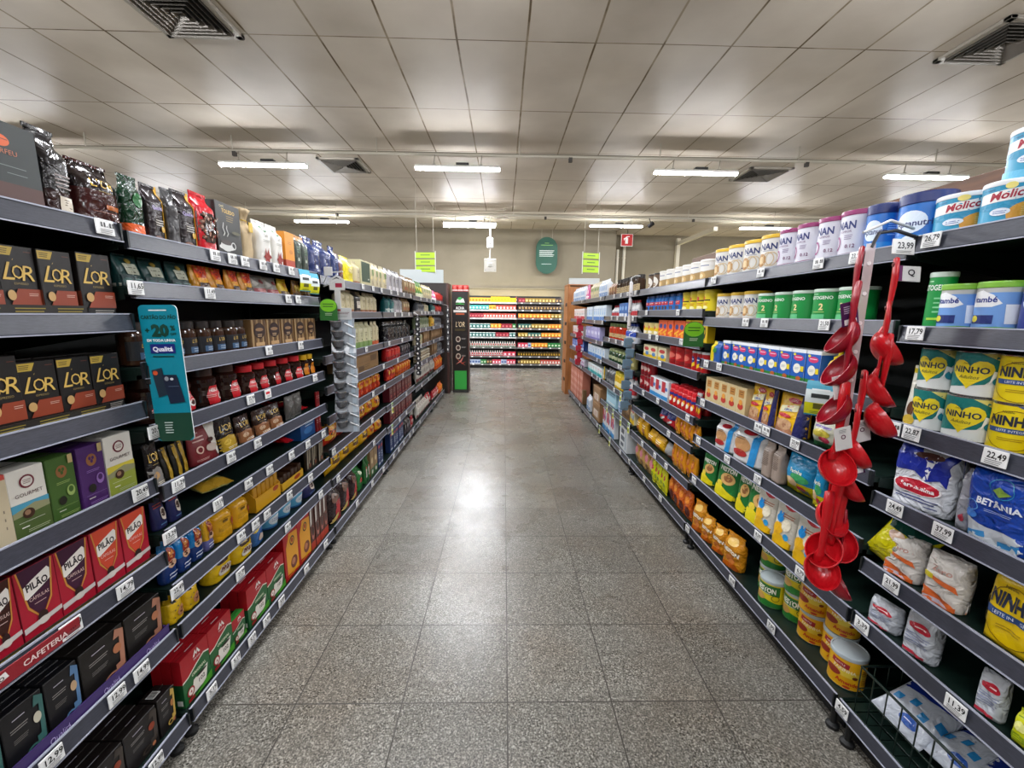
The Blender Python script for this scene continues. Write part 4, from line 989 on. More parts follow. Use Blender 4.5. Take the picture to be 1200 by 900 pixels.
# --- right side packaging
mol = [('p', [(-.7, .95), (.7, .95), (.7, .62), (.2, .5), (-.3, .42), (-.7, .5)], '1f8ab0'), ('p', [(-.5, .58), (-.5, .8), (.1, .86), (.5, .98), (.5, .74), (.1, .62)], 'e8e6e2'), T_('Molico', -.02, .75, .17, .78, 'a01430', b=.03, s=.25, rot=6), T_('Nestle', -.3, .88, .04, .2, '2c3a70'),
       ('e', .25, .3, .28, .26, 'd8962c'), ('b', .3, .45, .3, .02, 5, 'f0c87c'), ('e', -.12, .38, .14, .08, 'dce4ee'), ('b', -.12, .4, .18, .02, 2, '2a4a9a'), ('e', -.02, .92, .08, .07, 'e0d070'), ('p', [(-.6, .0), (.0, .0), (-.1, .16), (-.6, .2)], '5fb4d8')]
kind('molico', 'can', 'milk_powder_can', 'can', 'turquoise milk powder can with crimson lettering', '2a96bc', 1, lid='dcdfe2', lidh=.06, art=mol)
kind('aptanutri', 'can', 'milk_powder_can', 'can', 'blue milk powder can with navy lid', '1c6cc0', 1, lid='1a2a66', lidh=.16, bands=((.0, .3, '2a8ad0'),), art=[('e', -.1, .58, .26, .24, 'd8e4f2'), T_('Aptanutri', -.06, .56, .13, .62, '1a2a66', b=.02), ('b', .4, .72, .24, .025, 6, '9cc4ec'), ('e', -.1, .18, .12, .12, 'dce6f0')])
kind('nan_purple', 'can', 'milk_powder_can', 'can', 'white infant milk can with purple rim', 'd2d2dc', 1, lid='8c2a64', lidh=.07, bands=((0, .14, '8c2a5c'),), art=[('p', [(-.8, .08), (.8, .2), (.8, .0), (-.8, .0)], '8c2a5c'), T_('NAN', .02, .76, .17, .5, '2a3470', b=.03), T_('COMFOR', .02, .62, .05, .34, '6a3a6c'), ('b', .12, .54, .2, .02, 3, '8a7a9c'), ('o', -.22, .38, .14, .16, .3, 'a04a84'), T_('0.12', .18, .3, .08, .3, '6a2a5c', b=.02)])
kind('nan_gold', 'can', 'milk_powder_can', 'can', 'white infant milk can with gold lid', 'd6d4ce', 1, lid='d8b02c', lidh=.07, bands=((0, .12, 'b08c54'),), art=[T_('NAN', .02, .74, .18, .56, '1c2c66', b=.03), ('b', .02, .62, .34, .016, 1, '4a5a8a'), ('e', -.16, .36, .17, .19, 'b08450'), ('e', -.16, .36, .1, .11, 'd8bc8c'), ('o', .05, .38, .16, .2, .15, 'c8b088'), ('o', .14, .38, .15, .2, .12, 'c8b088'), ('b', .32, .3, .1, .05, 1, '1c2c66')])
kind('white_gold_can', 'can', 'milk_powder_can', 'can', 'white and gold milk powder can', 'a98c5c', 1, lid='dcd9d2', lidh=.06, art=[('p', [(-.6, .95), (.5, .95), (.5, .6), (0, .5), (-.6, .62)], 'dcdad4'), ('b', -.05, .8, .5, .06, 1, '5a6488'), ('e', -.1, .3, .2, .18, 'c8a468'), ('e', -.1, .3, .1, .1, 'e0ccA0'.replace('A', 'a'))])
kind('brown_heart_can', 'can', 'milk_powder_can', 'can', 'brown can with large white circle', '5c4632', 1, lid='26201c', lidh=.06, art=[('e', 0, .5, .34, .34, 'd8d4cc'), ('e', 0, .35, .2, .12, '8a6a48')])
kind('dark_jar', 'jar', 'spread_jar', 'jar', 'small dark jar with beige label', '35261c', 1, lid='1c1814', art=[('r', -.6, .15, .6, .5, 'a8946c'), ('b', 0, .42, .5, .06, 2, '5a4630')])
simple('brown_pack', 'brown packet', '8a6244', '5a3a28', 'b8966c', style='brick')
simple('white_pack', 'white packet with blue print', 'cdd2d8', '6a88b0', '9ab0cc', style='brick', rough=.4)
ita = [('p', [(-.5, .55), (-.5, .86), (-.3, .9), (-.1, .8), (.05, .62), (-.1, .55)], 'e6e8ea'), T_('itambé', -.24, .71, .12, .42, '1c3080', b=.03), ('p', [(.12, .2), (.32, .2), (.36, .6), (.1, .6)], 'e2e8f0'), ('r', -.45, .2, -.05, .38, '1c2c6c'), ('e', -.38, .3, .07, .07, 'd8cc3c'), ('p', [(-.7, .0), (.7, .0), (.7, .1), (0, .14), (-.7, .1)], '4c9a2c')]
kind('itambe', 'can', 'milk_powder_can', 'can', 'silver and blue milk can with green lid', '6c98d4', 1, lid='7cb43c', lidh=.08, bands=((.85, 1, 'b4b6b4'), (0, .06, 'b4b6b4')), art=ita)
kind('itambe_blue', 'can', 'milk_powder_can', 'can', 'navy milk can with turquoise lid', '1c2c78', 1, lid='5aa8b8', lidh=.08, bands=((.85, 1, 'b4b6b4'),), art=[('e', -.1, .66, .3, .2, 'e6e8ea'), T_('ita', -.1, .66, .14, .3, '1c3080', b=.03), ('r', -.2, .2, .4, .36, 'd8b83c'), ('b', .1, .31, .4, .03, 1, '2a2410')])
nesto = lambda d: [('b', -.15, .9, .2, .03, 1, 'a8d8b0'), T_('NESTOGENO', -.03, .78, .1, .98, 'e8f0e8', b=.02)] + ([T_(d, .06, .5, .2, .2, 'e8d89c', b=.03), ('r', -.28, .08, .16, .26, '5ab87c'), ('b', 0, .34, .3, .02, 1, 'c8d87c')] if d else [('b', .2, .6, .3, .04, 4, '7cc890'), ('r', -.1, .2, .4, .24, '9cd03c')])
kind('nestogeno', 'can', 'milk_powder_can', 'can', 'green infant milk can with number two', '128a3e', 1, lid='c4d4c8', lidh=.05, art=nesto('2'))
kind('nestogeno_plain', 'can', 'milk_powder_can', 'can', 'wide plain green milk powder can', '128a3e', 1, lid='c4d4c8', lidh=.05, art=nesto(''))
simple('yellow_can', 'yellow chocolate can with red and black print', 'd8c414', 'a88a10', 'c84a1c', b='can', name='chocolate_can', cat='can', lid='c8b414', lidh=.12, art=[('r', -.4, .55, .4, .62, '3a2a10'), ('e', -.1, .7, .2, .12, 'c83c1c'), ('b', 0, .45, .6, .04, 2, 'a83a18'), ('e', .1, .2, .2, .1, 'e8e0a0')])
kind('blue_pack6', 'pack6', 'bottle_pack', 'pack', 'shrink-wrapped pack of small blue bottles', '1c68b4', 1, lid='16407c', art=[('r', -.45, .5, .45, .75, 'b82c34'), ('e', .1, .3, .2, .14, '4a2c1c'), ('b', 0, .68, .5, .05, 1, 'e8e8e8')])
kind('white_red_tube', 'jar', 'bottle', 'bottle', 'slim white bottle with red label', 'c8c8c8', 1, shape='bottle', glass=0, lid='a82430', art=[('r', -.7, .15, .7, .4, 'b03038'), ('b', 0, .5, .6, .03, 2, '3a4a8a')])
kind('blue_box2', 'box', 'food_box', 'box', 'tall blue box', '1c5aa0', .6, art=[('r', -.4, .1, .4, .3, 'd8dce4'), ('e', 0, .65, .25, .15, '8ab4dc')])
kind('bluewhite_box', 'box', 'food_box', 'box', 'white box with blue band', 'c8d4dc', .6, art=[('r', -.5, .0, .5, .3, '3c78b8'), ('b', 0, .8, .6, .05, 2, '3c78b8'), ('e', 0, .52, .22, .12, '7aa8d0')])
kind('redwhite_box', 'box', 'food_box', 'box', 'white box with red foot', 'd4ccc8', .6, art=[('r', -.5, .0, .5, .34, 'b02434'), ('b', 0, .8, .6, .05, 2, 'b02434'), ('r', -.2, .45, .2, .62, '8a8488')])
def heart(cx, cz, s, k=1.0):
    o = []
    for i in range(24):
        t = 2 * math.pi * i / 24
        x = 16 * math.sin(t) ** 3; z = 13 * math.cos(t) - 5 * math.cos(2 * t) - 2 * math.cos(3 * t) - math.cos(4 * t)
        o.append((cx + x / 17 * s, cz + z / 17 * s * k))
    return o
nin_t = [('p', [(-.8, .12), (-.2, .22), (.1, .3), (.3, .62), (.5, .7), (.8, .6), (.8, .98), (-.8, .98)], '0c6a66'), ('p', [(.0, .97), (.8, .97), (.8, .8), (.3, .78)], 'd0c46c'), ('p', heart(-.12, .54, .33, 1.15), 'd8c21c'), T_('NINHO', -.12, .6, .14, .56, '1c2a3c', b=.03), T_('Nestle', -.16, .74, .04, .2, '3a3a20'), T_('Adultos', -.12, .44, .08, .34, '2a3a2c', s=.3),
         ('e', .28, .38, .1, .1, '1f7a8c'), ('p', [(.14, .3), (.22, .5), (.28, .42), (.3, .56), (.18, .6)], 'e4e6e2')]
kind('ninho_teal', 'can', 'milk_powder_can', 'can', 'white and teal milk can with yellow heart', 'c4c8c6', 1, bands=((.0, .3, 'cfd2cf'),), art=nin_t)
nin_y = [('p', [(.0, .98), (.8, .98), (.8, .72), (.3, .84)], '2c4a94'), T_('Nestle', -.1, .84, .05, .2, '3a3420'), T_('NINHO', -.02, .66, .2, .74, '1c2438', b=.04), ('p', [(-.42, .5), (.42, .5), (.46, .4), (-.38, .4)], '24467c'), T_('LEITE INTEGRAL', .02, .45, .05, .6, 'd8dce8'), ('o', 0, .46, .46, .42, .03, '7a5c10'), ('b', 0, .3, .4, .02, 2, 'a88a14')]
kind('ninho_yellow', 'can', 'milk_powder_can', 'can', 'bright yellow milk can with dark lettering', 'dcc40f', 1, art=nin_y)
kind('ninho_bag', 'bag', 'milk_powder_bag', 'bag', 'large yellow milk powder bag', 'd8b60c', .4, style='block', rough=.3, foil=.2, art=nin_y[1:])
kind('cow_bag', 'bag', 'milk_powder_bag', 'bag', 'small white pouch with cartoon-free cow patches', 'c8c4b8', .5, style='pouch', rough=.3, foil=.5, bands=((.86, 1, 'b8a41c'),), art=[T_('NE', .1, .66, .1, .5, '3a4a3c'), ('e', 0, .3, .2, .12, '5c3a24'), ('e', 0, .12, .3, .08, 'd0b040')])
mc = [('r', -.5, .0, .5, .16, '2c7a34'), ('p', [(-.5, .16), (.5, .16), (.5, .9), (-.5, .9)], '1c58ac'), ('r', -.5, .9, .5, 1, 'dfe3e6'), ('e', 0, .74, .36, .09, 'c83468'), ('b', 0, .77, .5, .03, 1, 'f0d8e4'), ('e', -.3, .84, .1, .04, 'd8cc2c'), ('e', -.04, .42, .27, .15, 'e4e2d4'), ('b', -.04, .45, .34, .014, 3, '8a94a8'), ('r', .24, .34, .46, .5, 'd8c01c'), ('e', .15, .12, .18, .07, 'b05a28')]
kind('milk_carton', 'box', 'milk_carton', 'carton', 'blue and white flavoured milk carton', 'dfe3e6', 1.0, art=mc, side=[('r', -.5, .16, .5, .9, '1c58ac'), ('r', -.5, 0, .5, .16, '2c7a34')])
kind('yellow_bottle', 'jar', 'squeeze_bottle', 'bottle', 'yellow squeeze bottle', 'd8b80c', 1, shape='squeeze', glass=0, lid='e0c414', art=[('r', -.6, .1, .6, .3, 'c8902c'), ('b', 0, .26, .5, .03, 2, '5c2a14'), ('e', 0, .45, .2, .08, '8a6a10')])
kind('yellow_blue_bag', 'bag', 'food_bag', 'bag', 'yellow, blue and green snack bag', '2c5aa0', .5, style='brick', art=[('r', -.5, 0, 0, 1, 'd8c01c'), ('e', .1, .6, .2, .12, '3c8a3c')])
kind('black_yellow_box', 'box', 'food_box', 'box', 'yellow box with black figure shape', 'd8b414', .7, art=[('e', 0, .45, .26, .26, '201a14'), ('e', .05, .5, .1, .1, 'd8b414'), ('r', -.4, .84, .4, .94, 'b0402c')])
kind('orange_pack', 'box', 'food_box', 'box', 'orange box with blue and yellow swirl', 'd8541a', .7, art=[('e', 0, .65, .3, .14, '2c3a7c'), ('p', [(-.4, .3), (.4, .5), (.4, .4), (-.4, .2)], 'e8b02c'), ('e', .1, .2, .2, .1, 'e89c2c')])
simple('yellow_white_can', 'yellow and white can', 'd0c07c', 'c8a020', 'b0402c', b='can', name='food_can', cat='can', art=[('r', -.8, .35, .8, .6, 'd8b414'), ('e', -.1, .62, .25, .16, 'b83c38'), ('e', .1, .25, .2, .12, 'e8e0d0')])
kind('yellow_white_box', 'box', 'food_box', 'box', 'white and yellow box with red oval', 'd8d0a8', .6, art=[('r', -.5, 0, .5, .3, 'd8b414'), ('e', 0, .7, .36, .14, 'b83c38'), ('e', .1, .35, .25, .15, '4a7ab0')])
kind('bluewhite_bottle', 'jar', 'bottle', 'bottle', 'slim blue-topped white bottle', 'c4c8d0', 1, shape='bottle', glass=0, lid='1c3c94', art=[('r', -.8, .34, .8, .6, '2444a0'), ('e', 0, .2, .3, .08, 'b8b0a8')])
kind('red_jar', 'jar', 'sauce_jar', 'jar', 'red sauce jar with green lid', 'a8321c', 1, lid='5a6a3a', art=[('r', -.6, .15, .6, .38, 'b8a070'), ('b', 0, .34, .5, .04, 2, '5c2a18')])
kind('green_jar', 'jar', 'olive_jar', 'jar', 'dark green glass jar', '26402c', 1, lid='8f9a6c', art=[('r', -.5, .2, .5, .45, '9aa07c')])
kind('beige_jar', 'jar', 'olive_jar', 'jar', 'pale olive glass jar', '8a8450', 1, lid='6a7a4a', art=[('r', -.5, .2, .5, .4, 'b0a878')])
kind('lilac_box', 'box', 'food_box', 'box', 'lilac and white slim box', 'a8a4cc', .6, art=[('r', -.5, 0, .5, .2, '6a64a8'), ('e', 0, .55, .25, .12, 'd8d8e8'), ('b', 0, .85, .6, .04, 2, '4a4894')])
bet = [('p', [(-.5, 0), (.5, 0), (.5, .2), (.2, .26), (-.1, .22), (-.5, .36)], 'c8ced4'), ('p', [(-.5, .1), (-.1, .16), (-.1, .08), (-.5, .02)], '3c8ac4'), ('p', [(.1, .1), (.5, .14), (.5, .05), (.1, .02)], '3c8ac4'), ('o', .12, .82, .2, .13, .06, '2c8aa8'), ('p', [(-.02, .78), (.12, .86), (.28, .78), (.12, .72)], '7a9a3c'), T_('BETÂNIA', .1, .6, .085, .66, 'd8dce4', b=.03), ('b', .1, .5, .4, .012, 2, 'a8b8d8'), ('o', -.3, .5, .12, .07, .12, '6aa8e0'), ('e', -.3, .38, .1, .06, '3c78c8')]
kind('betania', 'bag', 'milk_powder_bag', 'bag', 'blue milk powder bag with white splash', '1440a0', .5, style='block', rough=.3, foil=.8, art=bet)
ser = [('p', [(-.5, .98), (.5, .98), (.5, .4), (.3, .55), (.1, .48), (-.1, .6), (-.5, .55)], '1c2c90'), ('p', [(-.1, 1), (.4, 1), (.2, .8), (.12, .5), (.05, .5), (.1, .8)], 'd8dade'), ('e', .1, .88, .22, .05, '4a2c24'), ('e', -.02, .36, .4, .12, 'b01c30'), ('o', -.02, .36, .4, .12, .08, 'e4e0e0'), T_('Serenissima', 0, .36, .07, .62, 'f0ecec', b=.03), ('b', 0, .2, .7, .022, 2, '2a3470'), ('b', .25, .1, .2, .02, 1, '2a3470')]
kind('sereniss', 'bag', 'milk_powder_bag', 'bag', 'blue and white milk powder bag, red oval', 'c9ccd2', .5, style='block', rough=.28, foil=.8, seed=2, art=ser)
kind('sereniss_small', 'bag', 'milk_powder_bag', 'bag', 'small silver-white bag with red stripe', 'b4b8be', .6, style='block', rough=.25, foil=.8, seed=6, art=[('e', .0, .72, .36, .1, 'b01c30'), ('b', 0, .74, .4, .04, 1, 'e0c8c8'), ('b', 0, .55, .7, .03, 5, '7a82a0'), ('r', -.4, .05, .3, .12, 'b03040')])
kind('grey_bag', 'bag', 'milk_powder_bag', 'bag', 'crinkled silver-grey bag', '9a9ca4', 1.4, style='block', rough=.25, foil=.8, art=[('e', 0, .2, .2, .06, 'a03040')])
kind('lilac_green_bag', 'bag', 'cereal_bag', 'bag', 'white bag with lilac lettering, green foot', 'c4c4b0', .5, style='pillow', rough=.3, foil=.4, bands=((0, .2, '2c6a3c'),), art=[('b', 0, .75, .6, .1, 1, '6a5a9a'), ('e', 0, .5, .3, .14, 'c0b040'), ('e', .1, .3, .2, .1, 'a83048')])
cer = [('p', [(-.5, .35), (0, .3), (.3, .0), (-.5, .0)], '9a6a4c'), ('e', -.1, .22, .26, .14, 'b8906c'), ('r', .22, 0, .5, 1, '24265a'), ('e', .0, .84, .22, .07, 'b02030'), T_('NESTLE', 0, .84, .05, .3, 'f0e8e0'), ('p', [(-.36, .5), (.2, .6), (.2, .76), (-.36, .66)], 'e0dcb4'), T_('MULTI', -.06, .68, .05, .4, 'c8501c', b=.03, rot=8), T_('CEREAL', -.08, .6, .06, .5, '2c4aa0', b=.03, rot=8), ('e', -.15, .44, .22, .05, 'b02030')]
kind('cereal_bag', 'bag', 'cereal_bag', 'bag', 'yellow infant cereal bag with navy side', 'd8a814', .4, style='pouch', rough=.28, foil=.35, seed=3, art=cer)
kind('cream_box', 'box', 'cracker_box', 'box', 'narrow cream box with gold cup picture', 'c8b486', 1.2, art=[('r', -.3, .62, .3, .9, 'b07c3c'), ('b', 0, .84, .4, .04, 2, '6a3c1c'), ('e', 0, .3, .3, .12, 'b8382c'), ('e', 0, .45, .2, .1, 'd8943c')])
simple('red_can', 'red can with pale label', 'b01a1e', '7a1014', 'd86a5c', b='can', name='food_can', cat='can', lid='c01e22', lidh=.08)
simple('red_yellow_can', 'red can with yellow burst', 'b01a1e', '7a1014', 'd8b02c', b='can', name='food_can', cat='can', lid='b8b8b8', lidh=.06, art=[('e', 0, .6, .3, .2, '2c3a7c'), ('p', [(-.3, .3), (.3, .5), (.35, .3), (-.2, .15)], 'e0b41c'), ('b', 0, .64, .4, .06, 1, 'f0e8e0')])
simple('red_can_small', 'small dark red can', '8f1420', '5c0c14', 'c8a8a0', b='can', name='food_can', cat='can')
kind('red_bottle', 'jar', 'chocolate_bottle', 'bottle', 'red chocolate powder bottle', 'b8161c', 1, glass=0, lid='c8202a', art=[('r', -.7, .5, .7, .62, '24307c'), ('p', [(-.4, .2), (.3, .5), (.4, .35), (-.2, .1)], 'e8a41c'), ('e', .1, .3, .2, .1, 'e8e0d0')])
kind('redblue_box', 'box', 'food_box', 'box', 'white box with red and blue panels', 'd0d4d8', .6, art=[('r', -.45, .4, .1, .95, 'b02c38'), ('r', -.5, 0, .5, .22, '3c8ac4'), ('e', .25, .6, .16, .1, '3a6ab0')])
kind('orange_white_bag', 'bag', 'milk_powder_bag', 'bag', 'white powder bag with orange swoosh', 'c4bfb8', .6, style='block', rough=.28, foil=.8, seed=5, art=[T_('Zero', -.05, .72, .12, .5, 'b08478', b=.02), ('r', -.45, .48, -.2, .58, 'c0b020'), ('p', [(-.2, .56), (.3, .5), (.4, .38), (.1, .42), (-.2, .48)], 'c8602c'), ('p', [(-.5, 0), (.5, 0), (.5, .06), (.0, .2), (-.5, .3)], 'c8602c'), ('p', [(-.5, .1), (.0, .1), (.3, .02), (-.5, .02)], 'b4a8b4')])
kind('lime_foil', 'bag', 'snack_bag', 'bag', 'shiny lime yellow foil bag', 'b0a80c', .6, style='pillow', rough=.14, foil=.6, seed=2, art=[('p', [(-.5, .7), (.3, .75), (.5, 1), (-.5, 1)], '123a30'), ('e', -.1, .62, .2, .1, 'c8a890'), ('r', .0, .28, .24, .45, '8a8a80'), ('b', .12, .42, .2, .02, 3, '4a4a40')])
kind('blueyellow_foil', 'bag', 'cereal_bag', 'bag', 'blue and yellow cereal bag', '1c84b4', .5, style='pillow', rough=.2, foil=.5, seed=3, bands=((0, .3, 'c8b814'),), art=[T_('Farinha', 0, .62, .1, .6, 'e0e4d0', b=.03), ('e', .1, .45, .3, .12, '3c9a5c'), ('e', -.15, .3, .2, .12, 'd8b88c'), ('e', .15, .18, .14, .07, 'b82c3c'), ('r', .12, .06, .36, .18, '6a6a60')])
kind('bluestrip_back', 'bag', 'cereal_bag', 'bag', 'beige back of a cereal bag with small print', '9c8c80', .8, style='brick', rough=.4, foil=.3, art=[('b', 0, .8, .7, .02, 12, '5a4c44')])
kind('bluestrip_bag', 'bag', 'cereal_bag', 'bag', 'white cereal bag with diagonal blue strip', 'c8c8c8', .45, style='brick', rough=.3, foil=.3, seed=2, art=[('p', [(.05, .0), (.25, .0), (.4, 1), (.2, 1)], '2c8ac8'), ('e', -.15, .5, .25, .2, 'b88a5c'), ('e', -.2, .25, .22, .1, 'a82c2c'), ('e', -.05, .85, .2, .06, 'b02430'), ('b', -.2, .72, .3, .03, 2, '5a5450')])
kind('yellow_jar', 'jar', 'spread_jar', 'jar', 'yellow-labelled jar', 'c8a41c', 1, lid='d8c83c', glass=0, art=[('r', -.6, .15, .6, .4, 'e0d8a8')])
kind('teal_bottle', 'box', 'food_box', 'box', 'white carton with teal foot', 'd0d8d8', .6, art=[('r', -.5, 0, .5, .35, '1f9a9a'), ('b', 0, .8, .6, .05, 2, 'b03a6a'), ('e', 0, .5, .2, .1, '7ac0c0')])
kind('purple_white_pack', 'box', 'food_box', 'box', 'white pack with purple emblem', 'ccc8d4', .6, art=[('e', 0, .55, .28, .2, '8a2a74'), ('r', -.5, 0, .5, .16, '8a2a74')])
simple('yellow_pack2', 'lime yellow pack', 'c8cc1c', '8aa020', 'e8e890', style='brick')
kind('white_bear_bag', 'bag', 'cereal_bag', 'bag', 'white and yellow cereal bag with blue bear shape', 'cbc6b8', .45, style='pouch', rough=.28, foil=.35, seed=4, art=[('e', .12, .86, .26, .09, 'b8323a'), ('b', .12, .88, .3, .03, 1, 'e8dcd8'), ('p', [(-.5, 0), (.5, 0), (.5, .1), (.1, .2), (-.5, .34)], 'd8a814'), ('e', -.2, .56, .15, .09, '1f84c8'), ('e', -.26, .66, .05, .035, '1f84c8'), ('e', -.12, .66, .05, .035, '1f84c8'), ('e', -.2, .34, .24, .12, 'd8a41c'), ('e', .2, .22, .12, .07, '2c94cc'), ('b', .15, .68, .5, .025, 2, 'a0522c'), ('e', .12, .46, .2, .12, 'd8d0b8')])
kind('nest_bag', 'bag', 'cereal_bag', 'bag', 'green and yellow flake bag', '1c6a30', .45, style='pouch', rough=.28, foil=.35, seed=5, art=[T_('NESTON', 0, .78, .12, .8, 'eae8dc', b=.04), ('e', .08, .54, .3, .16, 'c8a060'), ('e', .1, .56, .18, .1, '8a5a34'), ('p', [(-.5, 0), (.5, 0), (.5, .12), (-.1, .3), (-.5, .28)], 'd8c81c'), ('e', -.2, .36, .14, .08, 'd8c03c')])
kind('orange_yellow_foil', 'bag', 'cracker_bag', 'bag', 'golden bag with round orange biscuits', 'd8901c', .6, style='pillow', rough=.25, foil=.4, seed=3, art=[('e', .0, .3, .26, .15, 'b8501c'), ('e', .0, .3, .2, .11, 'd88a3c'), ('e', 0, .66, .26, .14, 'b8501c'), ('e', 0, .66, .2, .1, 'd88a3c'), ('b', -.1, .86, .5, .03, 1, '7a2c10')])
kind('red_blue_foil', 'bag', 'cracker_bag', 'bag', 'red and navy foil bag', 'b81c28', .6, style='pillow', rough=.25, foil=.5, art=[('r', -.46, .6, .46, .95, '1c2a6a'), ('p', [(-.3, .3), (.3, .55), (.3, .42), (-.3, .2)], 'e0dcd8')])
kind('lightblue_carton', 'box', 'food_carton', 'box', 'pale blue carton with printed word panels', '9cc4d4', .5, art=[('r', -.4, .55, .4, .85, '7aa8bc'), ('b', 0, .8, .7, .06, 2, '3c5a70'), ('r', -.4, .1, .4, .2, 'd8e0e0')])
yt = [('p', [(-.8, .4), (.8, .4), (.8, .6), (-.8, .56)], 'dcc03c'), ('p', [(-.3, .72), (.1, .66), (.12, .82), (-.28, .88)], '9a1c28'), T_('NESTLE', -.09, .77, .06, .3, 'f0e4e0', rot=-6), T_('FARINHA', .02, .62, .1, .5, 'e8dcb0', b=.03, rot=-4), ('e', -.25, .45, .2, .12, '8a2c1c'), T_('Amendo', .1, .24, .12, .5, 'b83c18', b=.04, rot=-4), ('e', .25, .45, .06, .05, '6a2c18'), ('e', .1, .1, .08, .04, 'b83c18'), ('b', .5, .7, .2, .03, 8, '7a4a1c')]
kind('yellow_tin', 'can', 'cereal_tin', 'can', 'yellow cereal tin with clear lid', 'd8a214', 1, lid='aeb8bc', lidh=.07, art=yt)
kind('neston_tin', 'can', 'cereal_tin', 'can', 'yellow and green cereal tin with clear lid', 'd4c21c', 1, lid='aeb8bc', lidh=.07, bands=((0, .2, '2a7a30'),), art=[('p', [(-.8, .1), (.0, .3), (.8, .1), (.8, .0), (-.8, .0)], '2a7a30'), ('p', [(-.5, .9), (.4, .9), (.4, .5), (-.5, .55)], '2a6a2c'), T_('NESTON', -.05, .7, .2, .66, 'eceade', b=.04), ('e', -.2, .36, .18, .14, 'c89a50'), ('o', .28, .42, .12, .12, .15, '3c3a14'), ('b', -.05, .56, .36, .03, 1, 'd8dcc0')])
kind('neston_bag', 'bag', 'cereal_bag', 'bag', 'crumpled orange and gold flake bag', 'd08a1c', .5, style='tall', rough=.2, foil=.9, seed=6, art=[T_('NESTON', 0, .5, .11, .85, 'ece6d0', b=.05, rot=-4), ('o', 0, .5, .36, .1, .08, '3c2a18'), ('e', .05, .28, .25, .12, 'b86a28'), ('e', 0, .78, .3, .1, 'e0b85c'), ('p', [(-.5, .1), (.3, .2), (.5, .0), (-.5, 0)], 'b85a14')])
kind('silver_brown_bag', 'bag', 'cracker_bag', 'bag', 'silver and brown bag', '8a8a88', .6, style='pillow', foil=.5, bands=((0, .4, '5a3420'),))
kind('yellow_foil3', 'bag', 'cracker_bag', 'bag', 'yellow biscuit bag with brown print', 'd8a41c', .6, style='pillow', rough=.25, foil=.6, seed=8, art=[('b', 0, .72, .6, .06, 2, 'e8e0c0'), ('e', .05, .4, .25, .14, '9a5a24'), ('b', 0, .16, .5, .03, 2, '7a4a1c')])
kind('orange_brown_foil', 'bag', 'cracker_bag', 'bag', 'orange and dark brown foil bag', 'd0611a', .6, style='pillow', rough=.22, foil=.7, seed=9, art=[('e', .1, .3, .3, .2, '5c2414'), ('e', 0, .7, .3, .12, 'e88a28'), ('b', 0, .5, .5, .03, 2, '8a1c14')])
kind('yellowgreen_foil', 'bag', 'cracker_bag', 'bag', 'neon yellow foil bag', 'd4d41c', .6, style='pillow', rough=.22, foil=.6, art=[('e', 0, .7, .3, .1, 'a82c2c'), ('e', 0, .4, .25, .1, '8aa020')])
kind('pink_yellow_foil', 'bag', 'cracker_bag', 'bag', 'beige biscuit bag with pink mark', 'c8a05c', .6, style='pillow', rough=.3, foil=.6, seed=4, art=[('e', 0, .6, .3, .16, 'd07c8a'), ('e', .1, .3, .25, .12, '8a6034'), ('b', 0, .85, .5, .03, 1, 'b83c3c')])
kind('white_book', 'box', 'food_box', 'box', 'tall white box with black print blocks', 'd4d8da', .5, art=[('r', -.3, .7, .1, .9, '3a4450'), ('r', -.3, .4, .2, .6, '4a5460'), ('r', -.3, .15, .1, .3, '3a4450'), ('r', .3, .1, .4, .9, '8a9aa4')])
kind('kraft_box', 'box', 'shipping_carton', 'box', 'brown shipping carton with white label', '8f6c48', .9, art=[('r', -.3, .2, .3, .6, 'd0c8bc'), ('b', 0, .5, .4, .05, 3, 'a05040'), ('r', -.5, .72, .5, .75, '6f5434')], bev=.004)
kind('salmon_carton', 'box', 'shipping_carton', 'box', 'tall salmon pink carton', 'b8705c', 1.2, art=[('r', -.4, z, .4, z + .1, 'cc9484') for z in (.08, .3, .52, .74)] + [('b', 0, .95, .6, .01, 2, '6a3a30')], bev=.004)
K['cow_bag']['desc'] = 'small white pouch with yellow seal'
simple('blue_white_pack', 'blue pack with white print', '3c5aa4', 'd8dce8', '8aa0d0', b='box', name='food_box', cat='box')
K['molico']['turn'] = 38
K['ninho_teal']['turn'] = 32
K['ninho_yellow']['turn'] = 30
K['nan_gold']['turn'] = 18
K['nan_purple']['turn'] = 8
K['aptanutri']['turn'] = 30
K['itambe']['turn'] = 38
K['itambe_blue']['turn'] = 30
K['yellow_tin']['turn'] = 38
K['neston_tin']['turn'] = 28
K['white_gold_can']['turn'] = 15
for q in ('neston_bag', 'nest_bag', 'white_bear_bag', 'bluestrip_bag', 'sereniss', 'sereniss_small', 'orange_white_bag'): K[q]['turn'] = 12
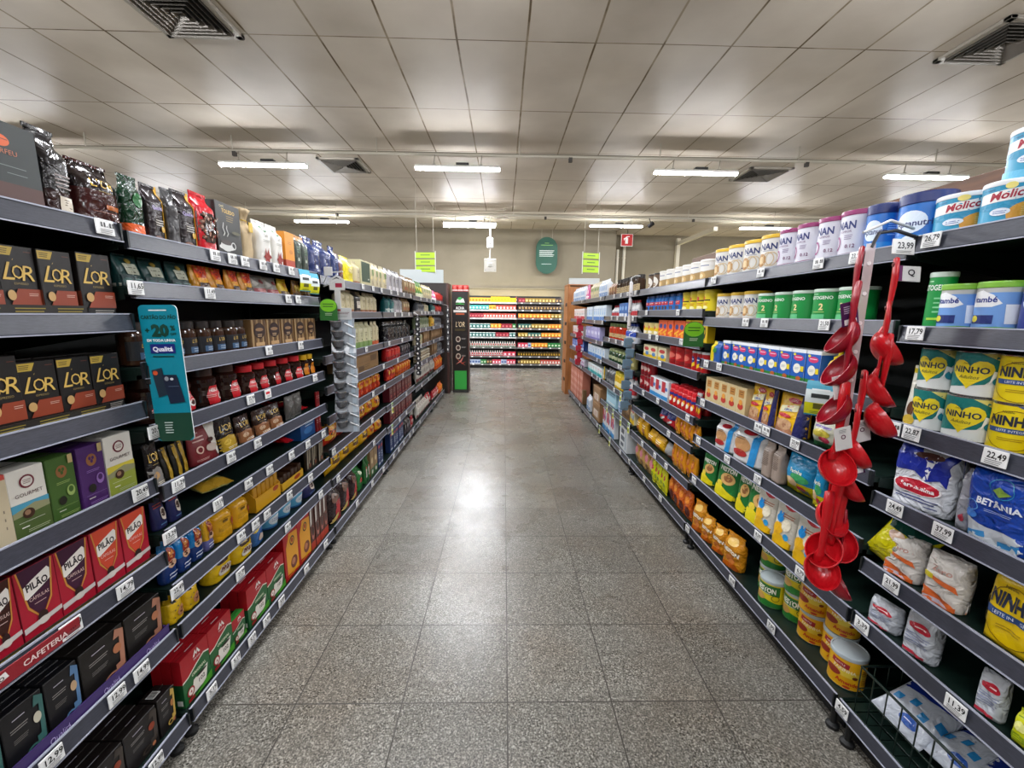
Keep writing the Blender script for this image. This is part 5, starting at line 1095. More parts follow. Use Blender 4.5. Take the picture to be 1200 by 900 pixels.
ROWS = [
('L0', 0, 'orfeu_box', 0.92, 1.092, 1, 0.186),
('L0', 0, 'black_foil', 1.092, 1.178, 1, 0.218),
('L0', 0, 'lor_bag', 1.182, 1.317, 1, 0.173),
('L0', 0, 'green_foil', 1.32, 1.389, 1, 0.174),
('L1', 0, 'qual_bag', 1.399, 1.47, 1, 0.186),
('L1', 0, 'charcoal_bag', 1.47, 1.529, 1, 0.194),
('L1', 0, 'qual_bag', 1.529, 1.61, 1, 0.202),
('L1', 0, 'bean_bag', 1.61, 1.711, 1, 0.222),
('L1', 0, 'toledo_box', 1.716, 1.878, 1, 0.215),
('L1', 0, 'burlap_bag', 1.878, 1.985, 1, 0.227),
('L1', 0, 'white_cafe', 1.985, 2.207, 2, 0.205),
('L1', 0, 'orange_box', 2.216, 2.312, 1, 0.193),
('L1', 0, 'dkgreen_bag', 2.312, 2.499, 2, 0.206),
('L1', 0, 'navy_foil', 2.499, 2.828, 2, 0.226),
('L2', 0, 'navy_foil', 2.826, 2.926, 1, 0.225),
('L2', 0, 'brown_bag', 2.926, 3.034, 1, 0.2),
('L2', 0, 'yellow_foil', 3.034, 3.239, 1, 0.197),
('L2', 0, 'cream_bag', 3.239, 3.333, 1, 0.179),
('L2', 0, 'green_label_box', 3.333, 3.582, 1, 0.206),
('L2', 0, 'beige_print', 3.582, 4.067, 4, 0.221),
('L3', 0, 'bw_bag', 4.126, 4.707, 4, 0.228),
('L3', 0, 'tan_bag', 4.747, 5.379, 5, 0.214),
('L4', 0, 'green_pack', 5.482, 5.944, 4, 0.213),
('L4', 0, 'beige_print', 5.944, 6.569, 5, 0.204),
('L5', 0, 'pink_pack', 6.647, 7.065, 3, 0.176),
('L5', 0, 'red_pack', 7.065, 7.749, 6, 0.162),
('L0', 1, 'lor_box', 0.879, 0.967, 1, 0.156),
('L0', 1, 'lor_box', 0.969, 1.129, 2, 0.168),
('L0', 1, 'lor_box', 1.138, 1.231, 1, 0.173),
('L1', 1, 'teal_pouch', 1.273, 1.563, 3, 0.095),
('L1', 1, 'sun_pouch', 1.563, 1.937, 4, 0.095),
('L1', 1, 'grey_red', 1.943, 2.161, 2, 0.095),
('L1', 1, 'sun_pouch2', 2.169, 2.272, 1, 0.095),
('L1', 1, 'brown_yellow', 2.281, 2.492, 4, 0.095),
('L0', 2, 'lor_box', 0.893, 0.965, 1, 0.178),
('L0', 2, 'lor_box', 0.966, 1.227, 3, 0.161),
('L1', 2, 'lor_jar', 1.273, 1.867, 8, 0.133),
('L1', 2, 'wood_pack', 1.874, 2.492, 5, 0.131),
('L0', 3, 'cream_side', 0.838, 0.904, 1, 0.162),
('L0', 3, 'gourmet_box', 0.906, 0.985, 1, 0.162),
('L0', 3, 'green_caps', 0.987, 1.056, 1, 0.162),
('L0', 3, 'purple_caps', 1.058, 1.132, 1, 0.168),
('L0', 3, 'yellow_caps', 1.135, 1.219, 1, 0.175),
('L1', 3, 'nes_brown', 1.294, 1.8, 4, 0.15),
('L1', 3, 'nes_red', 1.806, 2.349, 5, 0.128),
('L1', 3, 'nes_gold', 2.359, 2.492, 2, 0.122),
('L0', 4, 'pilao_brown', 0.812, 0.874, 1, 0.18, {'deep': 3}),
('L0', 4, 'pilao_purple', 0.876, 1.048, 2, 0.18, {'deep': 3}),
('L0', 4, 'pilao_coral', 1.05, 1.228, 2, 0.18, {'deep': 3}),
('L1', 4, 'lor_pouch', 1.273, 1.329, 1, 0.147),
('L1', 4, 'black_gold', 1.332, 1.442, 3, 0.112),
('L1', 4, 'redwhite_pouch', 1.454, 1.604, 1, 0.143),
('L1', 4, 'lor_gold', 1.614, 1.727, 1, 0.14),
('L1', 4, 'lor_bronze', 1.739, 2.088, 3, 0.113),
('L1', 4, 'grey_foil', 2.122, 2.298, 2, 0.125),
('L1', 4, 'red_box', 2.459, 2.492, 2, 0.09),
('L1', 5, 'navy_bag', 1.273, 1.394, 2, 0.105),
('L1', 5, 'red_box', 2.437, 2.492, 2, 0.095),
('L1', 5, 'blue_box', 2.246, 2.425, 1, 0.105),
('L0', 5, 'caps_teal', 0.711, 0.888, 2, 0.155, {'deep': 4}),
('L0', 5, 'caps_blue', 0.89, 0.971, 1, 0.155, {'deep': 4}),
('L0', 5, 'caps_copper', 0.973, 1.237, 2, 0.155, {'deep': 4}),
('L1', 6, 'blue_bag', 1.273, 1.464, 3, 0.15),
('L1', 6, 'yellowblue_bag', 1.469, 1.52, 1, 0.142),
('L1', 6, 'yellow_bag', 1.525, 1.746, 2, 0.138),
('L1', 6, 'yellow_display', 1.784, 1.994, 1, 0.15),
('L1', 6, 'stick_tray', 2.01, 2.246, 1, 0.089),
('L1', 6, 'poster_box', 2.287, 2.492, 3, 0.13),
('L0', 6, 'caps_black', 0.812, 1.166, 3, 0.14, {'deep': 4}),
('L0', 6, 'caps_gold', 1.17, 1.237, 1, 0.14, {'deep': 1}),
('L1', 7, 'bear_bag', 1.273, 1.409, 2, 0.1),
('L1', 7, 'choc_yellow', 1.477, 1.748, 2, 0.105),
('L1', 7, 'choc_blue', 1.754, 1.835, 1, 0.1),
('L1', 7, 'blue_tub', 1.893, 2.243, 3, 0.092),
('L1', 7, 'navy_bag', 2.254, 2.396, 1, 0.1),
('L1', 8, 'filter_box', 1.273, 1.542, 2, 0.186, {'deep': 3}),
('L1', 8, 'filter_small', 1.548, 1.634, 1, 0.116),
('L1', 8, 'filter_box', 1.646, 1.953, 2, 0.184, {'deep': 3}),
('L1', 8, 'redyellow_box', 1.961, 2.246, 2, 0.257, {'deep': 2}),
('L1', 8, 'choc_cup', 2.256, 2.492, 4, 0.272),
('L2', 1, 'cream_bag', 2.91, 3.19, 3, 0.165),
('L2', 1, 'black_label', 3.19, 3.321, 1, 0.165),
('L2', 1, 'cream_bag', 3.321, 3.465, 1, 0.165),
('L2', 1, 'cream_bag', 3.465, 3.747, 3, 0.165),
('L3', 1, 'teal_pack', 4.067, 4.318, 2, 0.165),
('L3', 1, 'bw_bag', 4.351, 4.64, 3, 0.165),
('L3', 1, 'tan_bag', 4.679, 5.002, 4, 0.165),
('L4', 1, 'grey_pack', 5.458, 5.921, 4, 0.135),
('L4', 1, 'beige_print', 5.985, 6.257, 2, 0.135),
('L5', 1, 'teal_pack', 6.547, 6.87, 3, 0.135),
('L5', 1, 'red_pack', 6.955, 7.512, 4, 0.135),
('L2', 2, 'dkgreen_bag', 2.979, 3.114, 2, 0.205),
('L2', 2, 'creamgreen_bag', 3.132, 3.582, 4, 0.206),
('L2', 2, 'creamorange_bag', 3.606, 3.747, 2, 0.206),
('L3', 2, 'black_foil2', 4.029, 5.002, 7, 0.193),
('L4', 2, 'greengrey_bag', 5.429, 6.257, 7, 0.172),
('L5', 2, 'yellow_pack', 6.52, 6.759, 2, 0.169),
('L5', 2, 'grey_pack', 6.843, 7.512, 6, 0.152),
('L2', 3, 'carton', 3.159, 3.747, 1, 0.145),
('L3', 3, 'red_pack', 4.032, 4.501, 4, 0.145),
('L3', 3, 'dark_pack', 4.539, 5.002, 5, 0.142),
('L4', 3, 'beige_print', 5.402, 5.743, 3, 0.165),
('L4', 3, 'kraft_pack', 5.804, 6.257, 4, 0.163),
('L5', 3, 'kraft_pack', 6.418, 7.512, 10, 0.165),
('L2', 4, 'redyellow_pack', 3.094, 3.528, 4, 0.145),
('L2', 4, 'redyellow_pack', 3.551, 3.747, 2, 0.145),
('L3', 4, 'red_foil', 4.006, 4.261, 3, 0.141),
('L3', 4, 'orange_foil', 4.33, 5.002, 6, 0.145),
('L4', 4, 'flat_stack', 5.426, 6.257, 7, 0.14),
('L5', 4, 'kraft_pack', 6.466, 6.965, 4, 0.185),
('L5', 4, 'grey_pack', 7.055, 7.512, 4, 0.157),
('L2', 5, 'redyellow_foil', 2.572, 3.747, 6, 0.164),
('L3', 5, 'burgundy_box', 4.036, 5.002, 8, 0.15),
('L4', 5, 'white_bag', 5.39, 6.257, 8, 0.235),
('L5', 5, 'white_bag', 6.431, 6.756, 3, 0.203),
('L5', 5, 'orange_foil', 6.843, 7.512, 6, 0.201),
('L2', 6, 'yellow_foil2', 2.595, 3.377, 4, 0.155),
('L2', 6, 'redyellow_foil', 3.399, 3.747, 2, 0.131),
('L3', 6, 'burgundy_box', 4.007, 5.002, 9, 0.139),
('L2', 7, 'redblack_foil', 2.547, 2.916, 2, 0.255),
('L2', 7, 'redblack_foil', 2.916, 3.062, 1, 0.229),
('L2', 7, 'green_foil2', 3.062, 3.201, 1, 0.197),
('L2', 7, 'green_tall', 3.222, 3.353, 2, 0.211),
('L2', 7, 'beige_green_box', 3.376, 3.57, 2, 0.223),
('L2', 7, 'blue_pack', 3.595, 3.747, 2, 0.22),
('L3', 7, 'blue_pack', 3.996, 4.531, 5, 0.21),
('L3', 7, 'dark_pack', 4.571, 4.876, 3, 0.175),
('L3', 7, 'red_white_foil', 4.923, 5.002, 4, 0.148),
('L4', 6, 'white_bag', 5.33, 6.15, 7, 0.192, {'deep': 2}),
('L4', 6, 'red_white_foil', 5.94, 6.257, 3, 0.212),
('L5', 6, 'red_white_foil', 6.534, 7.061, 5, 0.158),
('L5', 6, 'orange_foil', 7.157, 7.512, 3, 0.172),
('L5', 6, 'green_pack', 7.332, 7.512, 3, 0.106),
('R0', 0, 'molico', 0.939, 1.039, 1, 0.12),
('R0', 0, 'molico', 1.046, 1.149, 1, 0.12),
('R0', 0, 'molico', 1.151, 1.283, 1, 0.12),
('R1', 0, 'aptanutri', 1.26, 1.399, 1, 0.169),
('R1', 0, 'aptanutri', 1.411, 1.505, 1, 0.166),
('R1', 0, 'nan_purple', 1.513, 1.961, 4, 0.175),
('R1', 0, 'nan_gold', 1.968, 2.556, 4, 0.174),
('R2', 0, 'white_gold_can', 2.588, 3.431, 6, 0.137),
('R2', 0, 'brown_heart_can', 3.45, 3.697, 2, 0.137),
('R3', 0, 'dark_jar', 3.908, 4.676, 9, 0.168),
('R3', 0, 'brown_pack', 4.712, 5.019, 3, 0.152),
('R4', 0, 'white_pack', 5.06, 5.512, 4, 0.22),
('R4', 0, 'beige_print', 5.512, 6.053, 5, 0.22),
('R5', 0, 'pink_pack', 6.237, 6.433, 2, 0.232),
('R5', 0, 'white_pack', 6.501, 7.536, 9, 0.235),
('R0', 1, 'itambe_blue', 0.922, 1.015, 1, 0.124),
('R0', 1, 'itambe', 1.017, 1.214, 2, 0.134),
('R0', 1, 'nestogeno_plain', 1.177, 1.237, 1, 0.166),
('R1', 1, 'nestogeno', 1.468, 2.086, 5, 0.131),
('R1', 1, 'nan_gold', 2.086, 2.482, 3, 0.148),
('R2', 1, 'yellow_can', 2.528, 2.951, 4, 0.135),
('R2', 1, 'blue_pack6', 2.966, 3.663, 6, 0.134),
('R3', 1, 'white_red_tube', 3.887, 4.125, 4, 0.167),
('R3', 1, 'blue_box2', 4.182, 4.526, 3, 0.151),
('R3', 1, 'white_red_tube', 4.56, 4.852, 3, 0.132),
('R4', 1, 'bluewhite_box', 5.038, 5.765, 6, 0.2),
('R4', 1, 'bluewhite_box', 5.82, 6.24, 4, 0.189),
('R5', 1, 'redwhite_box', 6.44, 7.381, 8, 0.175),
('R0', 2, 'ninho_yellow', 0.843, 0.932, 1, 0.123, {'stack': 2}),
('R0', 2, 'ninho_yellow', 0.936, 1.031, 1, 0.122, {'stack': 2}),
('R0', 2, 'ninho_teal', 1.02, 1.145, 1, 0.123, {'stack': 2}),
('R0', 2, 'ninho_teal', 1.138, 1.237, 1, 0.123, {'stack': 2}),
('R0', 2, 'cow_bag', 1.177, 1.237, 1, 0.184),
('R1', 2, 'yellow_bottle', 1.499, 1.578, 1, 0.159),
('R1', 2, 'milk_carton', 1.592, 2.319, 9, 0.139),
('R1', 2, 'yellow_blue_bag', 2.357, 2.467, 1, 0.125),
('R2', 2, 'black_yellow_box', 2.528, 2.818, 4, 0.14),
('R2', 2, 'orange_pack', 2.831, 3.341, 5, 0.134),
('R2', 2, 'yellow_white_can', 3.359, 3.747, 3, 0.105),
('R3', 2, 'bluewhite_bottle', 3.915, 4.253, 4, 0.191),
('R3', 2, 'red_jar', 4.283, 4.922, 5, 0.18),
('R4', 2, 'lilac_box', 5.352, 6.252, 8, 0.172),
('R5', 2, 'redwhite_box', 6.455, 7.417, 8, 0.151),
('R0', 3, 'betania', 0.874, 1.013, 1, 0.195, {'lean': -8}),
('R0', 3, 'grey_bag', 1.005, 1.045, 1, 0.17),
('R0', 3, 'sereniss', 1.052, 1.237, 1, 0.195),
('R1', 3, 'lilac_green_bag', 1.465, 1.61, 1, 0.119),
('R1', 3, 'cereal_bag', 1.644, 1.838, 1, 0.176),
('R1', 3, 'cereal_bag', 1.838, 1.935, 1, 0.172),
('R1', 3, 'cereal_bag', 1.895, 2.057, 1, 0.182),
('R1', 3, 'cream_box', 2.042, 2.466, 5, 0.144, {'deep': 2}),
('R2', 3, 'red_yellow_can', 2.528, 2.717, 3, 0.133),
('R2', 3, 'red_can', 2.73, 3.127, 3, 0.14),
('R2', 3, 'yellow_white_box', 3.144, 3.656, 3, 0.105),
('R3', 3, 'beige_jar', 3.919, 4.203, 4, 0.166),
('R3', 3, 'green_jar', 4.234, 4.913, 5, 0.141),
('R4', 3, 'bluewhite_box', 5.038, 6.014, 7, 0.149),
('R5', 3, 'blue_white_pack', 6.407, 7.461, 9, 0.151),
('R0', 4, 'ninho_bag', 0.802, 0.938, 1, 0.188),
('R0', 4, 'orange_white_bag', 0.974, 1.088, 1, 0.144),
('R0', 4, 'orange_white_bag', 1.101, 1.222, 1, 0.132),
('R1', 4, 'blueyellow_foil', 1.489, 1.552, 1, 0.17),
('R1', 4, 'blueyellow_foil', 1.562, 1.735, 1, 0.162),
('R1', 4, 'bluestrip_back', 1.74, 1.871, 2, 0.166),
('R1', 4, 'bluestrip_bag', 1.871, 2.134, 1, 0.194),
('R1', 4, 'bluestrip_bag', 2.117, 2.318, 1, 0.164),
('R2', 4, 'red_yellow_can', 2.528, 2.588, 3, 0.161),
('R2', 4, 'red_bottle', 2.6, 3.022, 6, 0.149, {'deep': 2}),
('R2', 4, 'redblue_box', 3.039, 3.426, 3, 0.149),
('R2', 4, 'red_can_small', 3.447, 3.717, 3, 0.123, {'stack': 2}),
('R3', 4, 'white_red_tube', 3.866, 4.09, 3, 0.207),
('R3', 4, 'yellow_jar', 4.15, 4.549, 5, 0.182),
('R3', 4, 'grey_pack', 4.585, 4.9, 3, 0.176),
('R4', 4, 'yellow_jar', 5.038, 5.073, 2, 0.164),
('R4', 4, 'teal_bottle', 5.119, 5.966, 6, 0.122),
('R5', 4, 'purple_white_pack', 6.293, 7.139, 7, 0.098),
('R0', 5, 'yellow_pack2', 0.79, 0.83, 1, 0.086),
('R0', 5, 'sereniss_small', 0.848, 0.913, 1, 0.116),
('R0', 5, 'sereniss_small', 1.014, 1.116, 1, 0.13),
('R0', 5, 'sereniss_small', 1.133, 1.237, 1, 0.083),
('R1', 5, 'white_bear_bag', 1.478, 1.885, 3, 0.215),
('R1', 5, 'nest_bag', 1.772, 1.973, 1, 0.215),
('R1', 5, 'nest_bag', 1.95, 2.061, 1, 0.215),
('R1', 5, 'nest_bag', 2.078, 2.289, 1, 0.199),
('R1', 5, 'nest_bag', 2.3, 2.45, 1, 0.173),
('R2', 5, 'orange_yellow_foil', 2.528, 2.892, 5, 0.14),
('R2', 5, 'red_blue_foil', 2.907, 3.213, 2, 0.128),
('R3', 5, 'yellow_white_box', 3.783, 3.928, 2, 0.195),
('R3', 5, 'kraft_pack', 3.956, 4.196, 2, 0.195),
('R3', 5, 'white_pack', 4.196, 4.36, 1, 0.195),
('R3', 5, 'lightblue_carton', 4.395, 4.937, 1, 0.18, {'w': 0.4}),
('R1', 6, 'yellow_tin', 1.279, 1.391, 1, 0.13, {'w': 0.112, 'back': 0.0}),
('R1', 6, 'yellow_tin', 1.374, 1.486, 1, 0.13, {'stack': 2, 'w': 0.112, 'back': 0.055}),
('R1', 6, 'yellow_tin', 1.489, 1.601, 1, 0.13, {'stack': 2, 'w': 0.112, 'back': 0.03}),
('R1', 6, 'neston_tin', 1.609, 1.721, 1, 0.13, {'stack': 2, 'w': 0.112, 'back': 0.05}),
('R1', 6, 'neston_tin', 1.709, 1.821, 1, 0.13, {'w': 0.112}),
('R1', 6, 'neston_tin', 1.809, 1.921, 1, 0.13, {'stack': 2, 'w': 0.112, 'back': 0.06}),
('R1', 6, 'neston_bag', 1.957, 2.129, 1, 0.188, {'w': 0.15}),
('R1', 6, 'neston_bag', 2.129, 2.375, 2, 0.157),
('R1', 6, 'neston_bag', 2.375, 2.492, 1, 0.189, {'w': 0.12}),
('R2', 6, 'orange_yellow_foil', 2.528, 2.908, 5, 0.17),
('R2', 6, 'silver_brown_bag', 2.924, 3.075, 1, 0.12),
('R2', 6, 'yellow_foil3', 3.093, 3.449, 2, 0.123),
('R2', 6, 'yellow_foil3', 3.471, 3.732, 2, 0.165),
('R3', 6, 'white_book', 3.947, 4.226, 1, 0.237),
('R3', 6, 'redblue_box', 4.433, 5.002, 6, 0.248),
('R4', 5, 'kraft_box', 5.038, 5.723, 1, 0.22, {'stack': 2, 'w': 0.42}),
('R4', 5, 'white_pack', 5.782, 6.033, 2, 0.22),
('R5', 5, 'kraft_pack', 6.293, 6.376, 1, 0.22),
('R5', 5, 'salmon_carton', 6.376, 7.512, 10, 0.5),
('R2', 7, 'orange_brown_foil', 2.541, 2.936, 4, 0.2),
('R2', 7, 'yellowgreen_foil', 2.953, 3.268, 5, 0.185),
('R2', 7, 'pink_yellow_foil', 3.228, 3.747, 4, 0.222),
]
TAG_LIST = [
('L0', 0, 1.19, '', 'w'),
('L0', 3, 1.18, '20,49', 'w'),
('L0', 4, 1.09, '14,79', 'w'),
('L0', 4, 0.94, '14,79', 'w'),
('L0', 5, 1.1, '14,99', 'w'),
('L0', 5, 1.02, '12,99', 'w'),
('L0', 5, 0.85, '12,99', 'w'),
('L0', 6, 1.1, '12,99', 'w'),
('L1', 0, 1.62, '', 'w'),
('L1', 0, 1.72, '', 'w'),
('L1', 0, 1.8, '', 'w'),
('L1', 0, 1.93, '', 'w'),
('L1', 0, 2.04, '', 'w'),
('L1', 0, 2.18, '', 'w'),
('L1', 1, 1.26, '11,65', 'w'),
('L1', 1, 1.57, '11,49', 'w'),
('L1', 1, 2.13, '', 'w'),
('L1', 1, 2.23, '', 'w'),
('L1', 2, 1.92, '', 'w'),
('L1', 2, 2.22, '', 'w'),
('L1', 3, 1.26, '20,99', 'w'),
('L1', 3, 1.75, '25,99', 'w'),
('L1', 3, 1.88, '', 'r'),
('L1', 3, 2.36, '', 'w'),
('L1', 4, 1.32, '11,29', 'w'),
('L1', 4, 1.59, '', 'w'),
('L1', 4, 1.77, '', 'w'),
('L1', 5, 1.26, '13,29', 'w'),
('L1', 5, 1.49, '13,19', 'w'),
('L1', 5, 1.68, '', 'w'),
('L1', 5, 1.84, '', 'w'),
('L1', 5, 2.04, '', 'w'),
('L1', 5, 2.22, '', 'w'),
('L1', 5, 2.42, '', 'w'),
('L1', 6, 1.26, '22,49', 'w'),
('L1', 6, 1.6, '', 'w'),
('L1', 6, 1.7, '', 'w'),
('L1', 6, 1.79, '', 'w'),
('L1', 6, 1.99, '', 'w'),
('L1', 6, 2.22, '', 'w'),
('L1', 7, 1.57, '21,99', 'w'),
('L1', 7, 1.95, '', 'w'),
('L1', 7, 2.33, '', 'w'),
('L1', 8, 1.35, '5,19', 'w'),
('L1', 8, 1.49, '5,19', 'w'),
('L1', 8, 1.6, '5,19', 'w'),
('L1', 8, 1.71, '5,99', 'w'),
('L1', 8, 1.84, '5,89', 'w'),
('L1', 8, 2.1, '', 'w'),
('L1', 8, 2.35, '', 'w'),
('L2', 0, 3.26, '', 'w'),
('L2', 0, 3.51, '', 'w'),
('L2', 0, 3.75, '', 'w'),
('L3', 0, 4.06, '', 'w'),
('L3', 0, 4.31, '', 'w'),
('L3', 0, 4.57, '', 'w'),
('L3', 0, 4.9, '', 'w'),
('L3', 1, 4.18, '', 'w'),
('L3', 1, 4.46, '', 'w'),
('L3', 1, 4.78, '', 'w'),
('L2', 2, 3.27, '', 'w'),
('L3', 2, 3.93, '', 'w'),
('L3', 2, 4.43, '', 'w'),
('L3', 2, 4.83, '', 'w'),
('L2', 3, 3.72, '', 'w'),
('L3', 3, 4.22, '', 'w'),
('L3', 3, 4.76, '', 'w'),
('L2', 4, 3.39, '', 'w'),
('L2', 4, 3.72, '', 'w'),
('L3', 4, 4.41, '', 'w'),
('L2', 5, 2.55, '', 'w'),
('L2', 5, 3.33, '', 'w'),
('L3', 5, 3.94, '', 'y'),
('L3', 5, 4.54, '', 'w'),
('L2', 6, 2.59, '', 'w'),
('L2', 6, 3.35, '', 'w'),
('L3', 6, 3.91, '', 'y'),
('L3', 6, 4.21, '', 'w'),
('L3', 6, 4.51, '', 'w'),
('L2', 7, 2.9, '', 'w'),
('L2', 7, 3.26, '', 'w'),
('L2', 7, 3.58, '', 'w'),
('L3', 7, 3.93, '', 'w'),
('L3', 7, 4.13, '', 'w'),
('L3', 7, 4.35, '', 'w'),
('L3', 7, 4.64, '', 'w'),
('L3', 7, 4.82, '', 'w'),
('L4', 0, 5.49, '', 'w'),
('L4', 0, 5.91, '', 'w'),
('L4', 0, 6.25, '', 'w'),
('L5', 0, 6.64, '', 'w'),
('L5', 0, 7.16, '', 'w'),
('L4', 1, 5.52, '', 'w'),
('L4', 1, 5.76, '', 'w'),
('L4', 1, 6.02, '', 'w'),
('L5', 1, 6.53, '', 'w'),
('L5', 1, 6.96, '', 'w'),
('L4', 2, 5.38, '', 'w'),
('L4', 2, 5.79, '', 'w'),
('L5', 2, 6.43, '', 'w'),
('L5', 2, 7.12, '', 'w'),
('L4', 3, 5.41, '', 'w'),
('L4', 3, 5.9, '', 'w'),
('L5', 3, 6.4, '', 'w'),
('L5', 3, 7.0, '', 'w'),
('L4', 4, 5.44, '', 'w'),
('L4', 4, 5.8, '', 'w'),
('L5', 4, 6.53, '', 'w'),
('L5', 4, 7.16, '', 'w'),
('L4', 5, 5.4, '', 'w'),
('L4', 5, 5.9, '', 'w'),
('L5', 5, 6.67, '', 'w'),
('L5', 5, 7.13, '', 'w'),
('L4', 6, 5.23, '', 'w'),
('L4', 6, 5.71, '', 'w'),
('L5', 6, 6.45, '', 'w'),
('L5', 6, 7.18, '', 'w'),
('R0', 0, 1.19, '26,79', 'w'),
('R1', 0, 1.44, '23,99', 'w'),
('R1', 0, 1.61, '', 'w'),
('R1', 0, 1.97, '', 'w'),
('R1', 0, 2.41, '', 'w'),
('R0', 1, 1.19, '17,79', 'w'),
('R1', 1, 1.54, '21,50', 'w'),
('R1', 1, 1.9, '', 'w'),
('R1', 1, 2.05, '', 'w'),
('R3', 0, 3.84, '', 'w'),
('R3', 0, 4.08, '', 'w'),
('R3', 0, 4.31, '', 'w'),
('R3', 0, 4.58, '', 'w'),
('R2', 1, 2.87, '', 'w'),
('R2', 1, 3.51, '', 'w'),
('R2', 2, 2.78, '', 'w'),
('R2', 2, 3.23, '', 'w'),
('R2', 2, 3.39, '', 'w'),
('R2', 3, 3.13, '', 'w'),
('R2', 4, 2.59, '', 'w'),
('R2', 4, 3.12, '', 'w'),
('R2', 4, 3.46, '', 'w'),
('R2', 5, 2.87, '', 'w'),
('R2', 5, 3.4, '', 'w'),
('R2', 6, 2.87, '', 'w'),
('R2', 6, 3.1, '', 'w'),
('R2', 6, 3.4, '', 'w'),
('R2', 7, 2.93, '', 'w'),
('R2', 7, 3.3, '', 'w'),
('R2', 7, 3.72, '', 'w'),
('R2', 7, 3.72, '', 'w'),
('R0', 2, 1.15, '22,87', 'w'),
('R0', 2, 1.21, '', 'w'),
('R0', 2, 0.94, '22,49', 'w'),
('R1', 2, 2.26, '', 'w'),
('R1', 2, 2.41, '', 'w'),
('R0', 3, 1.16, '24,49', 'w'),
('R0', 3, 1.02, '37,99', 'w'),
('R1', 3, 1.61, '23,99', 'w'),
('R1', 3, 1.8, '', 'w'),
('R1', 3, 1.86, '', 'w'),
('R1', 3, 2.41, '', 'w'),
('R0', 4, 1.13, '21,99', 'w'),
('R1', 4, 2.09, '', 'w'),
('R1', 4, 1.82, '12,99', 'w'),
('R1', 4, 2.42, '', 'w'),
('R0', 5, 1.2, '3,39', 'w'),
('R0', 5, 0.91, '11,39', 'w'),
('R1', 5, 1.77, '8,29', 'w'),
('R1', 5, 1.49, '6,79', 'w'),
('R1', 5, 2.43, '', 'w'),
('R0', 6, 1.22, '4,59', 'w'),
('R1', 6, 1.61, '7,99', 'w'),
('R1', 6, 1.93, '', 'w'),
('R1', 6, 2.46, '', 'w'),
('R3', 1, 3.87, '', 'w'),
('R3', 1, 4.12, '', 'w'),
('R3', 1, 4.4, '', 'w'),
('R3', 1, 4.64, '', 'w'),
('R3', 2, 3.95, '', 'w'),
('R3', 2, 4.16, '', 'w'),
('R3', 2, 4.41, '', 'w'),
('R3', 2, 4.7, '', 'w'),
('R3', 3, 3.93, '', 'w'),
('R3', 3, 4.17, '', 'w'),
('R3', 3, 4.26, '', 'w'),
('R3', 4, 3.88, '', 'y'),
('R3', 4, 4.12, '', 'y'),
('R3', 4, 4.38, '', 'w'),
('R3', 5, 3.8, '', 'y'),
('R3', 5, 4.07, '', 'y'),
('R3', 5, 4.37, '', 'y'),
('R3', 5, 4.63, '', 'y'),
('R3', 6, 4.45, '', 'y'),
('R3', 6, 4.95, '', 'y'),
('R3', 6, 4.03, '', 'w'),
('R4', 0, 5.22, '', 'w'),
('R4', 1, 5.07, '', 'w'),
('R4', 1, 5.51, '', 'w'),
('R4', 2, 5.02, '', 'w'),
('R4', 2, 5.35, '', 'w'),
('R4', 3, 5.05, '', 'w'),
('R4', 3, 5.26, '', 'w'),
('R4', 4, 5.05, '', 'w'),
('R4', 4, 5.21, '', 'w'),
('R4', 4, 5.52, '', 'w'),
('R4', 5, 5.09, '', 'w'),
('R4', 5, 5.51, '', 'w'),
('R5', 0, 6.48, '', 'w'),
('R5', 1, 6.35, '', 'w'),
('R5', 1, 6.79, '', 'w'),
('R5', 2, 6.29, '', 'w'),
('R5', 2, 6.9, '', 'w'),
('R5', 3, 6.32, '', 'w'),
('R5', 3, 6.85, '', 'w'),
('R5', 4, 6.31, '', 'w'),
('R5', 4, 6.49, '', 'w'),
('R5', 5, 6.31, '', 'w'),
('R5', 5, 6.84, '', 'w'),
]
# ---------------------------------------------------------------- stocking the shelves
MESHES = {}
def meshes(kn, w, h):
    k = K[kn]
    w = round(w / .006) * .006; h = round(h / .006) * .006
    key = (kn, w, h)
    if key not in MESHES:
        d = k['d'] * w
        if k['build'] in ('can', 'jar', 'tub'): d = w
        elif k['build'] == 'pack6': d = w
        elif k['build'] == 'bag': d = max(d, .035)
        d = min(d, .34)
        MESHES[key] = (BUILD[k['build']](w, h, d, k), w, h, d)
    return MESHES[key]
PLACED = []     # every pack on the shelves: (object, bay, level, y, row, tier, kind)
def put(kn, w, h, loc, rz, lean=0.0, roll=0.0):
    (parts, w, h, d) = meshes(kn, w, h)
    k = K[kn]
    rot = Euler((lean, roll, rz), 'XYZ')
    if len(parts) == 1:
        o = obj(k['name'], parts[0][1], None, loc, rot)
    else:
        o = obj(k['name'], None, None, loc, rot)
        for n, me in parts: obj(n, me, o)
    return o, d
rnd = random.Random(11)
